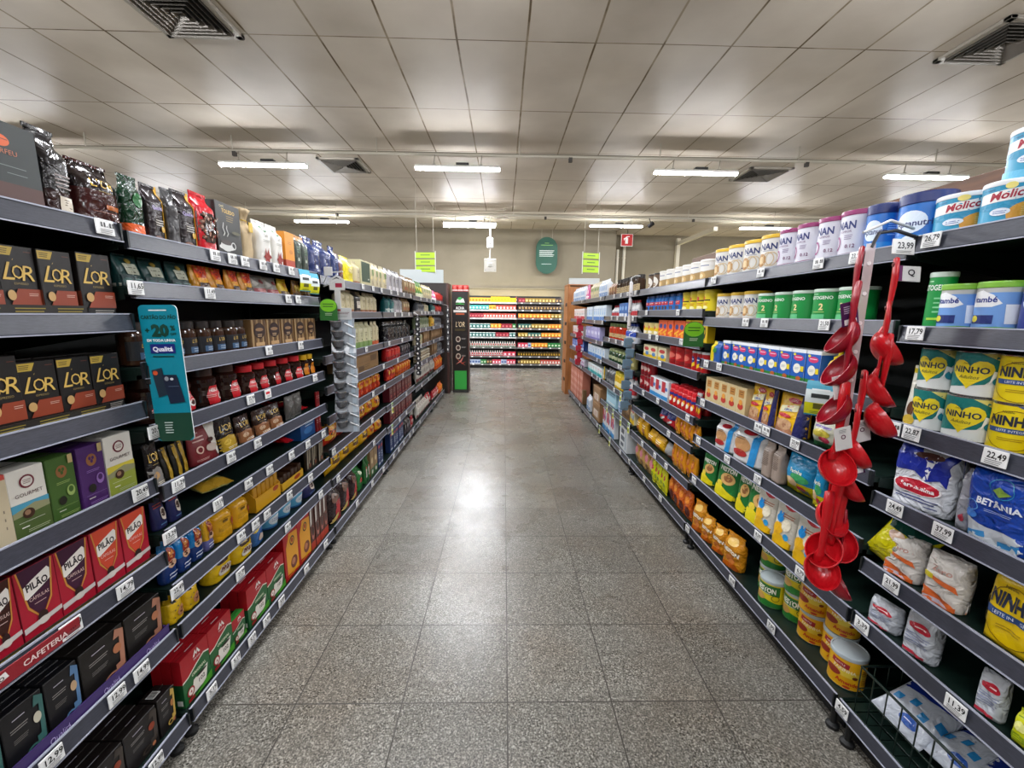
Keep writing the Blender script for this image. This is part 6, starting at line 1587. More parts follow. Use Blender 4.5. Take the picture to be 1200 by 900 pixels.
for row in ROWS:
    b, lv, kn, ya, yb, n, h = row[:7]
    opt = row[7] if len(row) > 7 else {}
    side = b[0]; k = K[kn]
    z = LV[b][lv] + .0095
    y0 = int(b[1]) * BL; 
    L = (yb - ya); step = L / n
    w = opt.get('w', min(step * (.93 if k['build'] == 'bag' else .965), .75))
    if k['build'] == 'bag' and k.get('turn'): w *= .9
    for i in range(n):
        y = ya + step * (i + .5)
        b2 = b
        rz = rotz_for(side)
        for q in range(opt.get('deep', 1)):
            d0 = .035 + opt.get('back', 0)
            if b[1] > '3' and k['build'] == 'box': d0 = .03
            _, mw, mh, md = meshes(kn, w, h)
            dep = d0 + q * (md + .004)
            if dep + md > DEPTH - .035: break
            loose = k['build'] == 'bag'
            for t in range(opt.get('stack', 1)):
                jr = rnd.uniform(-.07, .07) if loose else rnd.uniform(-.02, .02) if k['build'] == 'box' else rnd.uniform(-.25, .25)
                if opt.get('deep', 1) > 1: jr = 0
                if k.get('turn'): jr = jr * .3 + D(k['turn']) * (1 if side == 'R' else -1)
                x, yy, zz = P(side, dep + (rnd.uniform(0, .012) if not opt.get('deep') else 0), y, z + t * (mh + .001))
                if k['build'] in ('can', 'jar', 'tub') and jr:
                    # turn about the can's own axis
                    r = md / 2; c = Vector((0, r, 0)); c.rotate(Euler((0, 0, rz))); c2 = Vector((0, r, 0)); c2.rotate(Euler((0, 0, rz + jr)))
                    x += c.x - c2.x; yy += c.y - c2.y
                lean = -D(opt['lean']) if 'lean' in opt else (-D(rnd.uniform(1, 4)) if loose and k.get('style') in ('pouch',) else 0)
                o, d = put(kn, w, h, (x, yy, zz), rz + jr, lean)
                bb = side + str(max(0, min(5, int(yy / BL))))
                PLACED.append((o, b, lv, y, q, t, kn))

def finish_labels():
    groups = {}
    for p in PLACED: groups.setdefault((p[1], p[2], K[p[6]]['desc']), []).append(p)
    for (b, lv, desc), ps in groups.items():
        cols = sorted({round(p[3], 3) for p in ps})
        merged = []
        for c in cols:
            if not merged or c - merged[-1][-1] > .0005: merged.append([c])
            else: merged[-1].append(c)
        def ci(y):
            for i, m in enumerate(merged):
                if round(y, 3) in m: return i
        tiers = max(p[5] for p in ps); deep = max(p[4] for p in ps)
        for o, b_, l_, y, q, t, kn in ps:
            k = K[kn]; i = ci(y); s = desc
            if len(merged) > 1: s += ', %s' % ('nearest' if i == 0 else 'farthest' if i == len(merged) - 1 else '%s nearest' % nth(i))
            st = any(p[5] > 0 and abs(p[3] - y) < .001 for p in ps)
            if st: s += ', ' + ('upper' if t else 'lower')
            if deep: s += ', ' + ('front row', 'second row', 'third row', 'fourth row')[q]
            s += ', %s, %s' % (lvl_words(b, lv), bay_words(b))
            ws = s.split()
            if len(ws) > 16: s = s.replace('coffee ', '', 1)
            if len(s.split()) > 16: s = s.replace(' lettered', '').replace('-fronted', '').replace(', front row', ', front').replace('second row', 'second-row').replace('third row', 'third-row').replace('fourth row', 'fourth-row').replace('second nearest', 'second-nearest').replace('third nearest', 'third-nearest')
            tag(o, s, k['cat'], desc + ' packs' if len(ps) > 1 else None)
finish_labels()

# price tags in the rails
byrow = {}
for t in TAG_LIST: byrow.setdefault((t[0], t[1]), []).append(t)
for (b, lv), ts in byrow.items():
    ts.sort(key=lambda t: t[2])
    for i, (b_, l_, y, txt, kd) in enumerate(ts):
        side = b[0]
        x, yy, zz = P(side, -.0035, y, LV[b][lv] + .002)
        o = obj('price_tag', tag_mesh(txt, kd), None, (x, yy, zz), (D(rnd.uniform(-3, 0)), 0, rotz_for(side)))
        s = {'w': 'white price tag', 'y': 'long yellow-green promotion price tag', 'r': 'white price tag with red print'}[kd]
        if txt: s = 'white price tag reading ' + txt
        pos = '' if len(ts) == 1 else ', %s' % ('nearest' if i == 0 else 'farthest' if i == len(ts) - 1 else '%s nearest' % nth(i))
        tag(o, '%s%s, %s, %s' % (s, pos, lvl_words(b, lv), bay_words(b)), 'price tag', 'price tags on the shelf edges')
# ---------------------------------------------------------------- fixtures on and by the shelves
# turquoise shelf blade, seen face-on from the aisle
r = obj('shelf_blade_sign', None, None, (-1.03, 1.275, 1.305), (0, D(-1), D(4)))
tag(r, 'tall turquoise card with a green foot sticking out between the first two left bays', 'sign')
def round_rect(w, h, rad, n=6):
    p = []
    for cx, cz, a0 in ((w / 2 - rad, h / 2 - rad, 0), (-w / 2 + rad, h / 2 - rad, 90), (-w / 2 + rad, -h / 2 + rad, 180), (w / 2 - rad, -h / 2 + rad, 270)):
        for i in range(n + 1): a = D(a0 + 90 * i / n); p.append((cx + rad * math.cos(a), cz + rad * math.sin(a)))
    return p
def plate(g, pts, m, t=.002, edge=None):
    n = len(pts)
    g.add([(x, y, z) for y in (-t / 2, t / 2) for x, z in pts], [tuple(range(n)), tuple(range(2 * n - 1, n - 1, -1))], m)
    g.add([(x, y, z) for y in (-t / 2, t / 2) for x, z in pts], [(i, n + i, n + (i + 1) % n, (i + 1) % n) for i in range(n)], edge or m)
g = G(); plate(g, round_rect(.108, .42, .014), mat('0c7f94', .35), .003, mat('e6ecec', .3))
Sb = lambda x, z, o: (x, -.0015 - o, z)
g.art([('p', [(-.054, -.12), (.054, -.12), (.054, -.196), (.04, -.21), (-.04, -.21), (-.054, -.196)], '123c2c'), ('b', .0, .196, .05, .005, 1, 'e0e8e8'),
       T_('CARTÃO DO PÃO', .0, .174, .011, .098, '123c30', b=.03), T_('+', -.036, .135, .016, .03, '123c30', b=.05), T_('20', .0, .135, .034, .05, '123c30', b=.06), T_('%', .036, .142, .014, .02, '123c30', b=.04), T_('OFF', .036, .124, .007, .02, '123c30', b=.03),
       T_('EM TODA LINHA', .0, .105, .008, .08, 'e8f0f0', b=.03), ('r', -.034, .066, .036, .094, '1a2470'), T_('Qualitá', .001, .079, .014, .06, 'e8e8f2', b=.03), ('b', 0, .058, .06, .004, 1, '123c30'),
       ('p', [(-.04, .015), (-.01, .022), (-.002, -.06), (-.03, -.07)], '1c2c38'), ('e', -.03, .006, .007, .007, 'c8502c'), ('p', [(-.012, -.0), (.03, .0), (.044, -.085), (-.0, -.09)], '141f34'), ('e', -.0, -.012, .006, .007, '8a8f96'), ('e', .015, -.013, .005, .004, 'd0d4d8'), ('b', .018, -.035, .03, .002, 1, '5a6a80'),
       ('b', -.012, -.148, .024, .004, 5, 'b8c8c0')], 1, 1, Sb)
obj('card', g.mesh('blade_card'), r)
g = G(); g.box(-.065, -.004, -.03, -.048, .012, .03, black_m, .003); g.box(-.062, .0, -.05, -.05, .008, .05, black_m, .002)
obj('clamp', g.mesh('blade_clamp'), r)

o, d = put('molico', .1, .12, P('R', .075, 1.045, 1.715 + .0095 + .1205), rotz_for('R') + D(38))
tag(o, 'turquoise milk powder can balanced on two others, top shelf, first right bay', 'can')
# promotion cards hung on rails
def promo(x, y, z, rz, label, s=1):
    g = G(); w, h = .085 * s, .12 * s
    n = 8; Q = lambda a, b, o: (a, .02 * (b / h) ** 2 * 2 - o - .001, b)
    for i in range(n):
        z0, z1 = -h / 2 + h * i / n, -h / 2 + h * (i + 1) / n
        c = 'd4d414' if z1 < 0 else 'd8e4e4' if z1 < h * .3 else '3c9cb8'
        g.add([Q(-w / 2, z0, 0), Q(w / 2, z0, 0), Q(w / 2, z1, 0), Q(-w / 2, z1, 0), Q(-w / 2, z0, -.002), Q(w / 2, z0, -.002), Q(w / 2, z1, -.002), Q(-w / 2, z1, -.002)],
              [(0, 1, 2, 3), (7, 6, 5, 4), (0, 4, 5, 1), (1, 5, 6, 2), (0, 3, 7, 4)] + ([(3, 2, 6, 7)] if i == n - 1 else []), mat(c, .35))
    g.art([('b', 0, .28, .6, .06, 1, 'e8f0f0'), ('r', -.3, .02, .3, .14, '2a3030'), ('r', -.2, -.3, .25, -.14, '5a5a18'), ('b', 0, -.38, .6, .02, 2, '2c6a3c'), ('r', -.5, -.5, .5, -.46, '2a8aa8')], w, h, Q)
    tag(obj('promo_card', g.mesh('promo_card'), None, (x, y, z), (0, 0, rz)), label, 'card', 'blue and yellow promotion cards')
promo(SHELF_L + .012, 2.31, 1.665, D(75), 'nearer blue-topped yellow promotion card on the left top shelf', .95)
promo(SHELF_L + .012, 2.42, 1.655, D(80), 'farther blue-topped yellow promotion card on the left top shelf', .95)
promo(SHELF_R - .02, 1.49, 1.20, D(-50), 'yellow promotion card hanging beside the red ladles', 1.1)
def talker(x, y, z, rz, s, label):
    g = G(); w, h = .1 * s, .14 * s
    pts = [(-w / 2, -h / 2), (w / 2, -h / 2), (w / 2, 0)] + [(w / 2 * math.cos(D(a)), h * .3 * math.sin(D(a)) + .1 * h) for a in range(0, 181, 20)] + [(-w / 2, 0)]
    plate(g, pts, mat('2c6a2c', .35), .002)
    pts2 = [(w * .47 * math.cos(D(a)), h * .12 + h * .26 * math.sin(D(a))) for a in range(0, 360, 20)]
    g.art([('p', pts2, '7cc81c'), ('b', 0, h * .2, w * .6, h * .05, 2, '2a5a14'), ('b', 0, -h * .2, w * .4, h * .03, 2, 'c8d8b8')], 1, 1, lambda a, b, o: (a, -.001 - o, b))
    tag(obj('shelf_talker', g.mesh('shelf_talker'), None, (x, y, z), (0, 0, rz)), label, 'card', 'green shelf cards')
talker(SHELF_L + .045, 2.5, 1.52, D(6), 1.0, 'round-headed green card sticking out below the left second shelf')
talker(SHELF_R - .05, 2.5, 1.40, D(-6), 1.2, 'round-headed green card sticking out at the right, below the yellow cans')

# strip of sieves at the end of the second left bay
hook = mat('d8d8d8', .3, .3)
r = obj('clip_strip_holder', None, None, (-1.0, 2.56, 1.66)); tag(r, 'white house-shaped header and post holding the hanging sieves', 'holder')
g = G(); plate(g, [(-.045, -.03), (.045, -.03), (.045, .03), (0, .06), (-.045, .03)], mat('dcdcda', .35), .004)
g.art([('r', -.01, -.015, .03, .01, 'a82040'), ('p', [(-.03, .028), (.0, .046), (.03, .028), (.0, .038)], '22201f')], 1, 1, lambda a, b, o: (a, -.002 - o, b)); obj('header', g.mesh('sieve_header'), r)
g = G(); g.box(-.018, -.003, -.2, .018, .003, -.03, mat('d4d4d2', .35), .002); obj('post', g.mesh('sieve_post'), r)
g = G(); g.tube([(-.08, 0, .0), (-.06, 0, .05), (-.02, -.02, .07), (.05, -.03, .075)], .004, hook, 6); g.box(-.06, -.034, .05, -.01, -.03, .1, mat('dedede', .3), .002)
g.tube([(-.08, 0, -.01), (.02, 0, .035)], .004, hook, 6); obj('hook_arm', g.mesh('sieve_hook'), r)
mesh_m = noisy_mat('sieve_mesh', '4c4d50', '85878c', 300, .35, (1, 1, 1), .6)
def sieve_parts():
    g = G(); g.box(-.07, .0, -.06, .07, .002, .035, mat('8f959c', .25), .001)
    g.art([('b', .03, .012, .05, .003, 3, '6a7078'), ('r', .034, -.06, .058, .035, '9aa8b4')], 1, 1, lambda a, b, o: (a, -o, b)); card = g.mesh('sieve_card')
    g = G(); M = Matrix.Translation((-.027, -.036, .012)) @ Euler((D(16), 0, 0)).to_matrix().to_4x4()
    g.lathe([(.0005, -.042), (.02, -.041), (.026, -.036), (.036, 0), (.034, 0), (.024, -.034), (.0005, -.038)], mesh_m, 18, cap=False, M=M)
    bowl = g.mesh('sieve_bowl')
    g = G(); g.lathe([(.034, -.003), (.039, -.002), (.039, .003), (.034, .003)], mat('c8cad0', .2, .8), 18, cap=False, M=M); rim = g.mesh('sieve_rim')
    g = G(); g.tube([(.02, -.03, .0), (.04, -.02, -.01), (.066, -.008, -.024)], [.004, .005, .006], mat('c4c6c8', .3), 6); han = g.mesh('sieve_handle')
    return [('card', card), ('bowl', bowl), ('rim', rim), ('handle', han)]
SP = sieve_parts()
for i in range(11):
    z = 1.43 - .062 * i
    o = obj('tea_sieve', None, None, (-.985 + .004 * (i % 2), 2.57 - .006 * i * 0, z), (D(-10 - (i % 3) * 4), 0, D(8 + 5 * (i % 3 - 1))))
    tag(o, 'grey mesh tea sieve on a card, %s down the hanging strip' % (nth(i) if i else 'topmost, first') , 'sieve', 'sieves on the hanging strip')
    for n, me in SP: obj(n, me, o)
g = G(); g.box(-.064, 0, -.02, .064, .002, .05, mat('d0d2d4', .3), .001); g.art([('r', -.05, .03, .0, .042, 'a82438'), ('b', 0, .024, .1, .004, 2, '6a2030'), ('b', 0, .004, .08, .003, 2, '8a8a8a')], 1, 1, lambda a, b, o: (a, -o, b))
tag(obj('header_card', g.mesh('header_card'), None, (-.985, 2.555, 1.475)), 'white header card with red print above the hanging sieves', 'card')

# red ladles on a clear strip between the first two right bays
red = mat('b8121c', .28); dred = mat('8c0e20', .3)
g = G(); pts = [(1.05 + .004 * (i % 2), 1.215, 1.70 - .1 * i) for i in range(11)]
g.box(1.035, 1.213, .68, 1.062, 1.2145, 1.71, mat('d8c8c8', .12, alpha=.45))
for i in range(12): g.lathe([(.006, -.001), (.006, .001)], mat('e0d8d8', .2), 10, M=Matrix.Translation((1.0485, 1.212, .72 + .085 * i)) @ Euler((D(90), 0, 0)).to_matrix().to_4x4())
g.tube([(1.05, 1.214, 1.70), (1.07, 1.218, 1.74), (1.13, 1.23, 1.75), (1.2, 1.24, 1.735)], .005, mat('2a2a2e', .4), 6)
g.tube([(1.02, 1.214, 1.74), (1.1, 1.22, 1.775), (1.2, 1.25, 1.76)], .004, hook, 6)
tag(obj('clip_strip', g.mesh('clip_strip')), 'long clear plastic strip on which the red ladles hang', 'strip')
def ladle_mesh(m):
    h = G()
    h.tube([(0, 0, .004), (0, 0, 0), (0, -.003, -.05), (0, -.002, -.12), (0, .0, -.18), (0, .002, -.212)], [.006, .014, .0165, .012, .0095, .012], m, 10, .42)
    h.lathe([(.004, -.012), (.007, -.01), (.007, .0), (.004, .0)], mat('5c0810', .4), 8, M=Matrix.Translation((0, -.004, -.016)) @ Euler((D(90), 0, 0)).to_matrix().to_4x4())
    b = G(); R0 = .05
    prof = [(R0 * math.sin(D(a)), -R0 * .8 * math.cos(D(a))) for a in range(0, 91, 10)]
    inner = [(x * .94, z * .92) for x, z in prof][::-1]
    M = Matrix.Translation((0, -.022, -.248)) @ Euler((D(58), 0, 0)).to_matrix().to_4x4() @ Matrix.Diagonal((1, 1.12, 1.1, 1))
    b.lathe([(x if x > .0005 else .0005, z) for x, z in prof] + inner[:-1] + [(.0005, inner[-1][1])], m, 22, cap=False, M=M)
    # pouring lip joining bowl and handle
    b.tube([(0, .002, -.19), (0, .008, -.212), (0, .014, -.235)], [.01, .016, .012], m, 8, .5)
    return h.mesh('ladle_handle'), b.mesh('ladle_bowl')
LAD = [ladle_mesh(red), ladle_mesh(dred)]
def hang_tag_mesh(c, dark):
    g = G(); g.box(-.025, -.001, -.07, .025, .001, 0, mat(c, .4), .0008)
    g.art([('b', 0, -.05, .03, .003, 2, '6a6a6a')] + [('r', -.018, -.066, .018, -.05, 'e4e0e0'), ('b', 0, -.012, .034, .003, 4, 'c8b8d0')] if dark else [('b', 0, -.008, .022, .002, 3, '6a6a6a'), ('o', .0, -.03, .007, .007, .4, '5a2040')], 1, 1, lambda a, b, o: (a, -.001 - o, b))
    return g.mesh('hang_tag')
HT = [hang_tag_mesh('46204e', True), hang_tag_mesh('d8d4d2', False)]
# bowl centre (x, z), heading of the bowl's opening, dark shade?, which tag, words
LD = [(.975, 1.46, 112, 1, 0, 'topmost ladle on the left side of the strip, purple tag'), (.97, 1.365, 104, 1, None, 'second ladle down on the left side of the strip'),
      (.962, 1.25, 110, 1, 1, 'third ladle down on the left side, pale tag'), (.985, 1.08, 10, 0, 1, 'round-bowled ladle halfway down the left side, white tag'),
      (1.03, .90, -12, 0, None, 'large front-facing ladle low on the strip'), (1.045, .82, 20, 0, None, 'ladle tucked under the large front-facing one'),
      (1.0, .80, 60, 0, None, 'ladle pointing left behind the lowest round bowl'), (.985, .745, 12, 0, None, 'lowest round-bowled ladle at the left of the strip'),
      (1.1, .67, -60, 1, None, 'dark red ladle lowest of all at the strip foot'), (1.125, 1.43, -66, 0, None, 'topmost ladle on the right side of the strip'),
      (1.11, 1.31, -50, 0, None, 'second ladle down on the right side of the strip'), (1.12, 1.22, -72, 0, None, 'third ladle down on the right side of the strip'),
      (1.095, 1.11, -75, 0, 1, 'fourth ladle down on the right side, pale tag'), (1.08, 1.01, -66, 0, 0, 'fifth ladle down on the right side, purple tag')]
for i, (bx, bz, hd, dk, tg, words) in enumerate(LD):
    a = D(-hd)          # rotate so the bowl leans to that side
    off = Vector((0, -.028, -.235)); off.rotate(Euler((0, 0, a)))
    tilt = D(2 if hd > 30 else -2 if hd < -30 else 0)
    o = obj('ladle', None, None, (bx - off.x * 1.0, 1.19 - (i % 4) * .012 - off.y * .3, bz + .235), (0, tilt, a))
    tag(o, 'red silicone ladle, ' + words.replace('ladle', 'one', 1) if len(words.split()) < 12 else words, 'ladle', 'red ladles on the hanging strip')
    obj('handle', LAD[dk][0], o); obj('bowl', LAD[dk][1], o)
    if tg is not None: obj('hang_tag', HT[tg], o, (0, -.012, -.15 if abs(hd) > 30 else -.13), (0, D(-14), -a))
# little hook plates by the strip
for x, y, z, txt, lab in ((1.13, 1.2, 1.70, '23,99', 'small white plate reading 23,99 above the ladles'), (1.15, 1.19, 1.625, 'Q', 'white and purple logo plate right of the ladle handles')):
    g = G(); g.box(-.03, -.002, -.022, .03, .002, .022, mat('dadad8', .35), .0015)
    g.art([T_(txt, .004, .004, .018, .042, '22202a', b=.02)] + ([('r', -.03, -.022, -.02, .022, '6a2a5c')] if txt == 'Q' else [('b', 0, -.012, .04, .002, 2, '6a6a6a')]), 1, 1, lambda a, b, o: (a, -.002 - o, b))
    tag(obj('price_plate', g.mesh('price_plate'), None, (x, y, z), (D(-10), D(3), D(-6))), lab, 'price tag')

# wire basket on the bottom right shelf with milk powder bags
bm_ = mat('142620', .4, .2)
g = G(); X0, X1, Y0, Y1, Z0, Z1 = 1.222, 1.56, .62, 1.2, .156, .335
for z in (Z0, Z1): g.tube([(X0, Y0, z), (X0, Y1, z), (X1, Y1, z), (X1, Y0, z), (X0, Y0, z)], .0045, bm_, 6)
g.tube([(X0, Y0, .25), (X0, Y1, .25), (X1, Y1, .25)], .0025, bm_, 6)
for i in range(13):
    y = Y0 + (Y1 - Y0) * i / 12; g.tube([(X0, y, Z1), (X0, y, Z0), (X1, y, Z0), (X1, y, Z1)], .0022, bm_, 6)
for i in range(1, 7):
    x = X0 + (X1 - X0) * i / 7; g.tube([(x, Y1, Z1), (x, Y1, Z0), (x, Y0, Z0), (x, Y0, Z1)], .0022, bm_, 6)
tag(obj('wire_basket', g.mesh('wire_basket')), 'dark green wire basket of milk powder bags on the bottom right shelf', 'basket')
kind('basket_white', 'bag', 'milk_powder_bag', 'bag', 'white bag with blue checks', 'bcc2cc', .45, style='pillow', rough=.22, foil=.6, seed=3, art=[('p', [(-.5, .6), (.5, .8), (.5, 1), (-.5, 1)], '1c2f80')] + [('r', -.4 + .25 * i, .34 + .1 * (i % 2), -.26 + .25 * i, .46 + .1 * (i % 2), '2a84c0') for i in range(4)] + [('e', .1, .2, .18, .08, '1c4c9c'), ('b', .1, .21, .2, .02, 1, 'd8dce8')])
kind('basket_navy', 'bag', 'milk_powder_bag', 'bag', 'navy blue foil bag', '101d52', .4, style='pillow', rough=.2, foil=.6, seed=5, art=[('b', .1, .5, .3, .04, 2, '5a6a50'), ('e', -.2, .7, .1, .06, '8a94c0')])
for i, (kn, x, y, z, rx, ry, rz, lab) in enumerate((
        ('basket_white', 1.25, 1.10, .235, 62, 12, -80, 'white and blue bag leaning at the far corner of the wire basket'),
        ('basket_white', 1.28, .99, .24, 70, -8, -95, 'white and blue checked bag second from the far basket end'),
        ('basket_white', 1.24, .86, .235, 64, 6, -84, 'white and blue checked bag in the middle of the wire basket'),
        ('basket_white', 1.26, .73, .24, 70, -6, -92, 'white and blue bag nearest the camera in the wire basket'),
        ('basket_navy', 1.44, 1.10, .20, 25, 5, -90, 'navy foil bag standing at the back far corner of the basket'),
        ('basket_navy', 1.46, .95, .20, 20, -6, -88, 'navy foil bag standing mid-back in the wire basket'),
        ('basket_navy', 1.44, .78, .20, 30, 4, -94, 'navy foil bag at the near back of the wire basket'))):
    (parts, w, h, d) = meshes(kn, .15, .2)
    o = obj(K[kn]['name'], parts[0][1], None, (x, y, z), Euler((D(-rx), D(ry), D(rz)), 'XYZ')); tag(o, lab, 'bag', 'bags in the wire basket')

(parts, w, h, d) = meshes('lime_foil', .13, .16)
o = obj('snack_bag', parts[0][1], None, (1.215, 1.20, .725), Euler((D(-14), D(22), D(-72)), 'XYZ')); tag(o, 'shiny lime yellow foil bag tilted between the ladles and the orange-white bags', 'bag')

# packs lying flat
LY = [('red_box', .05, .15, ('L1', 5), .10, 2.30, 88, 30), ('lying_silver', .15, .2, ('L1', 5), .20, 1.80, 86, 60), ('lying_gold', .13, .2, ('L1', 5), .05, 1.58, 84, 70), ('lying_red', .08, .24, ('L1', 4), .05, 2.32, 84, 85), ('lying_red', .06, .16, ('L1', 5), .07, 2.18, 84, 80)]
kind('lying_silver', 'bag', 'snack_packet', 'bag', 'silver and black packet lying flat', '4a4846', .25, style='pillow', rough=.2, foil=.7, art=[('r', -.4, .7, .4, .98, '8c1c34'), ('b', 0, .5, .6, .05, 3, '9a9a96')])
kind('lying_gold', 'bag', 'snack_packet', 'bag', 'pale green and gold packet lying flat', '9a9a5c', .25, style='pillow', rough=.25, foil=.6, art=[('r', -.48, 0, .48, .3, 'b8902c'), ('e', 0, .6, .3, .15, '2a6a7a')])
kind('lying_red', 'bag', 'snack_packet', 'bag', 'red packet lying flat on the shelf', 'a8141e', .35, style='pillow', rough=.25, foil=.5, art=[('b', 0, .6, .5, .08, 2, 'd8c8a0')])
for kn, w, h, (b, lv), dep, y, rx, rz in LY[1:]:
    (parts, w, h, d) = meshes(kn, w, h)
    x, yy, z = P(b[0], dep, y, LV[b][lv] + .014 + d)
    o = obj(K[kn]['name'], parts[0][1], None, (x, yy, z), Euler((D(-rx), 0, D(rz)), 'XYZ'))
    tag(o, '%s, %s, %s' % (K[kn]['desc'], lvl_words(b, lv), bay_words(b)), 'bag')

# shelf-ready trays in front of the near-left boxes
def tray(b, lv, ya, yb, h, col, label, text=None, n=3):
    g = G(); L = yb - ya; x0 = .02
    g.box(-L / 2, 0, 0, L / 2, .003, h, mat(col, .4))
    g.box(-L / 2, 0, 0, L / 2, .3, .0008, mat(col, .4))
    for s in (-L / 2, L / 2 - .003): g.box(s, 0, 0, s + .003, .3, h * .9, mat(col, .4))
    a = []
    for i in range(n):
        c = -L / 2 + L * (i + .5) / n
        a += [T_(text, c, h * .45, h * .4, L / n * .35, 'b8a8d8')] if text else [('b', c, h * .8, L / n * .7, h * .1, 3, '8a7a2c')]
    g.art(a, 1, 1, lambda x, z, o: (x, -o, z))
    x, y, z = P(b[0], .016, (ya + yb) / 2, LV[b][lv] + .0085)
    tag(obj('display_tray', g.mesh('display_tray'), None, (x, y, z), (0, 0, rotz_for(b[0]))), label, 'tray')
tray('L0', 5, .55, 1.235, .042, '3a2860', 'purple lettered cardboard tray edge along the sixth shelf, first left bay', 'Qualitá', 5)
tray('L0', 1, .86, 1.13, .035, '17130d', 'black tray edge before the gold-lettered boxes, second shelf, first left bay')
tray('L0', 2, .86, 1.15, .03, '17130d', 'black tray edge before the gold-lettered boxes, third shelf, first left bay')
tray('L0', 4, .7, 1.225, .02, '2a2014', 'low dark tray edge below the coffee capsule boxes, fifth shelf, first left bay')
# red rail strip CAFETERIA
g = G(); g.box(-.11, -.0025, -.019, .11, 0, .019, mat('8c1c28', .35), .001)
g.art([('p', [(-.095, -.008), (-.095, .006), (-.05, .013), (-.045, -.002)], 'e8e4e0'), T_('PILÃO', -.07, .002, .009, .035, '1c1014', b=.02), T_('CAFETERIA', .03, .0, .014, .11, 'e8d0cc', b=.02)], 1, 1, lambda x, z, o: (x, -.0025 - o, z))
x, y, z = P('L', -.0035, .85, .71); tag(obj('rail_strip', g.mesh('rail_strip'), None, (x, y, z + .001), (0, 0, rotz_for('L'))), 'red rail strip reading PILAO CAFETERIA on the fifth shelf, first left bay'.replace(' PILAO', ''), 'strip')

# hanging strips farther down the aisle
def far_strip(x, y, z0, z1, col, label, n, c2=None, w=.035, dots=True):
    g = G(); g.box(-w / 2, -.002, z0, w / 2, .001, z1, mat(col, .35), .001)
    for i in range(n):
        z = z0 + (z1 - z0) * (i + .5) / n; s = (z1 - z0) / n
        dx = 0 if dots else .012 * (1 if i % 2 else -1)
        g.box(-w * .8 + dx, -.018 - .006 * (i % 2), z - s * .42, w * .8 + dx, -.004, z + s * .46, mat(c2 or col, .4), .012)
        g.art(([('e', -.2 + .3 * (i % 2), .1, .3, .22, 'd8d8d4')] if dots else [('e', 0, .2, .8, .2, c2)]) + [('b', 0, -.2, .8, .08, 1, '6a6a6a')], w, s, lambda a, b, o, z=z, i=i: (a, -.018 - .006 * (i % 2) - o, z + b))
    xs = SHELF_L - x if x < 0 else SHELF_R - x; g.tube([(0, 0, z1), (0, 0, z1 + .03), (xs * .6, 0, z1 + .05), (xs + (-.02 if x < 0 else .02), 0, z1 + .05)], .004, hook, 6)
    tag(obj('clip_strip', g.mesh('far_strip'), None, (x, y, 0)), label, 'strip')
far_strip(-1.03, 5.02, .75, 1.45, '8a8a88', 'black and white hanging strip between the fourth and fifth left bays', 12, '26262a')
far_strip(-1.0, 7.5, .8, 1.6, '9a9a98', 'dark hanging strip at the far left shelf end', 8, '303034')
far_strip(1.14, 3.76, .62, 1.30, '7b93a4', 'grey-blue wavy hanging strip between the third and fourth right bays', 7, '61798a', .05, False)
far_strip(1.14, 3.80, 1.36, 1.80, 'c8c8ca', 'narrow white strip above the grey-blue hanging strip', 3, 'c8c4c4', .02)
far_strip(1.13, 6.2, .75, 1.45, 'a01c2c', 'red hanging strip far down the right shelves', 7, 'b01c30', .05, False)

# end displays ------------------------------------------------------------
wood = noisy_mat('orange_brown_wood', '8a5428', 'a86c38', 4, .45, (6, 6, 1))
r = obj('end_display', None, None, (1.17, 7.75, 0)); tag(r, 'tall orange-brown wooden end display closing the right shelves', 'display')
g = G(); g.box(0, 0, 0, .04, .45, 2.03, wood, .004); g.box(.95, 0, 0, .99, .45, 2.03, wood, .004); obj('side_panel', g.mesh('wood_sides'), r)
g = G(); g.box(.04, .005, .0, .95, .03, 2.0, wood, .002); obj('back_panel', g.mesh('wood_back'), r)
g = G(); g.box(-.005, -.005, 2.03, .995, .455, 2.05, wood, .003); obj('top', g.mesh('wood_top'), r)
for z in (.15, .5, .85, 1.2, 1.55):
    g = G(); g.box(.041, .031, z, .949, .44, z + .02, wood, .002); g.box(-.012, .06, z + .1, .0, .2, z + .16, mat('2a1c12', .6), .002); obj('shelf', g.mesh('wood_shelf'), r)
dk = mat('1f1714', .4)
r = obj('end_display', None, None, (-2.0, 7.72, 0)); tag(r, 'tall dark brown end panel closing the left shelves', 'display')
g = G(); g.box(0, 0, 0, .98, .03, 2.03, dk, .003); obj('back_panel', g.mesh('dark_back'), r)
g = G(); g.box(-.005, 0, 2.03, .985, .42, 2.04, dk, .002); obj('top', g.mesh('dark_top'), r)
g = G(); g.box(.945, -.005, 0, .985, .42, 2.04, noisy_mat('dark_wood_edge', '3c2420', '4a2e28', 5, .4, (5, 5, 1)), .003); g.box(0, .03, 0, .035, .42, 2.03, dk, .003); obj('side_panel', g.mesh('dark_side'), r)
for z in (.2, .7, 1.2, 1.7):
    g = G(); g.box(.036, .031, z, .944, .41, z + .02, dk, .002); obj('shelf', g.mesh('dark_shelf'), r)
r = obj('advertising_column', None, None, (-.82, 8.05, 0)); tag(r, 'black advertising column with green foot beside the left shelf end', 'column')
g = G(); g.box(-.15, -.2, .02, .15, .2, 1.9, mat('17110f', .35), .006); g.box(-.155, -.205, 0, .155, .205, .03, mat('0c0a09', .4), .004)
for sx in (-.155, .15): g.box(sx, -.206, .03, sx + .005, -.196, 1.9, mat('5c2a22', .4))
obj('body', g.mesh('column_body'), r)
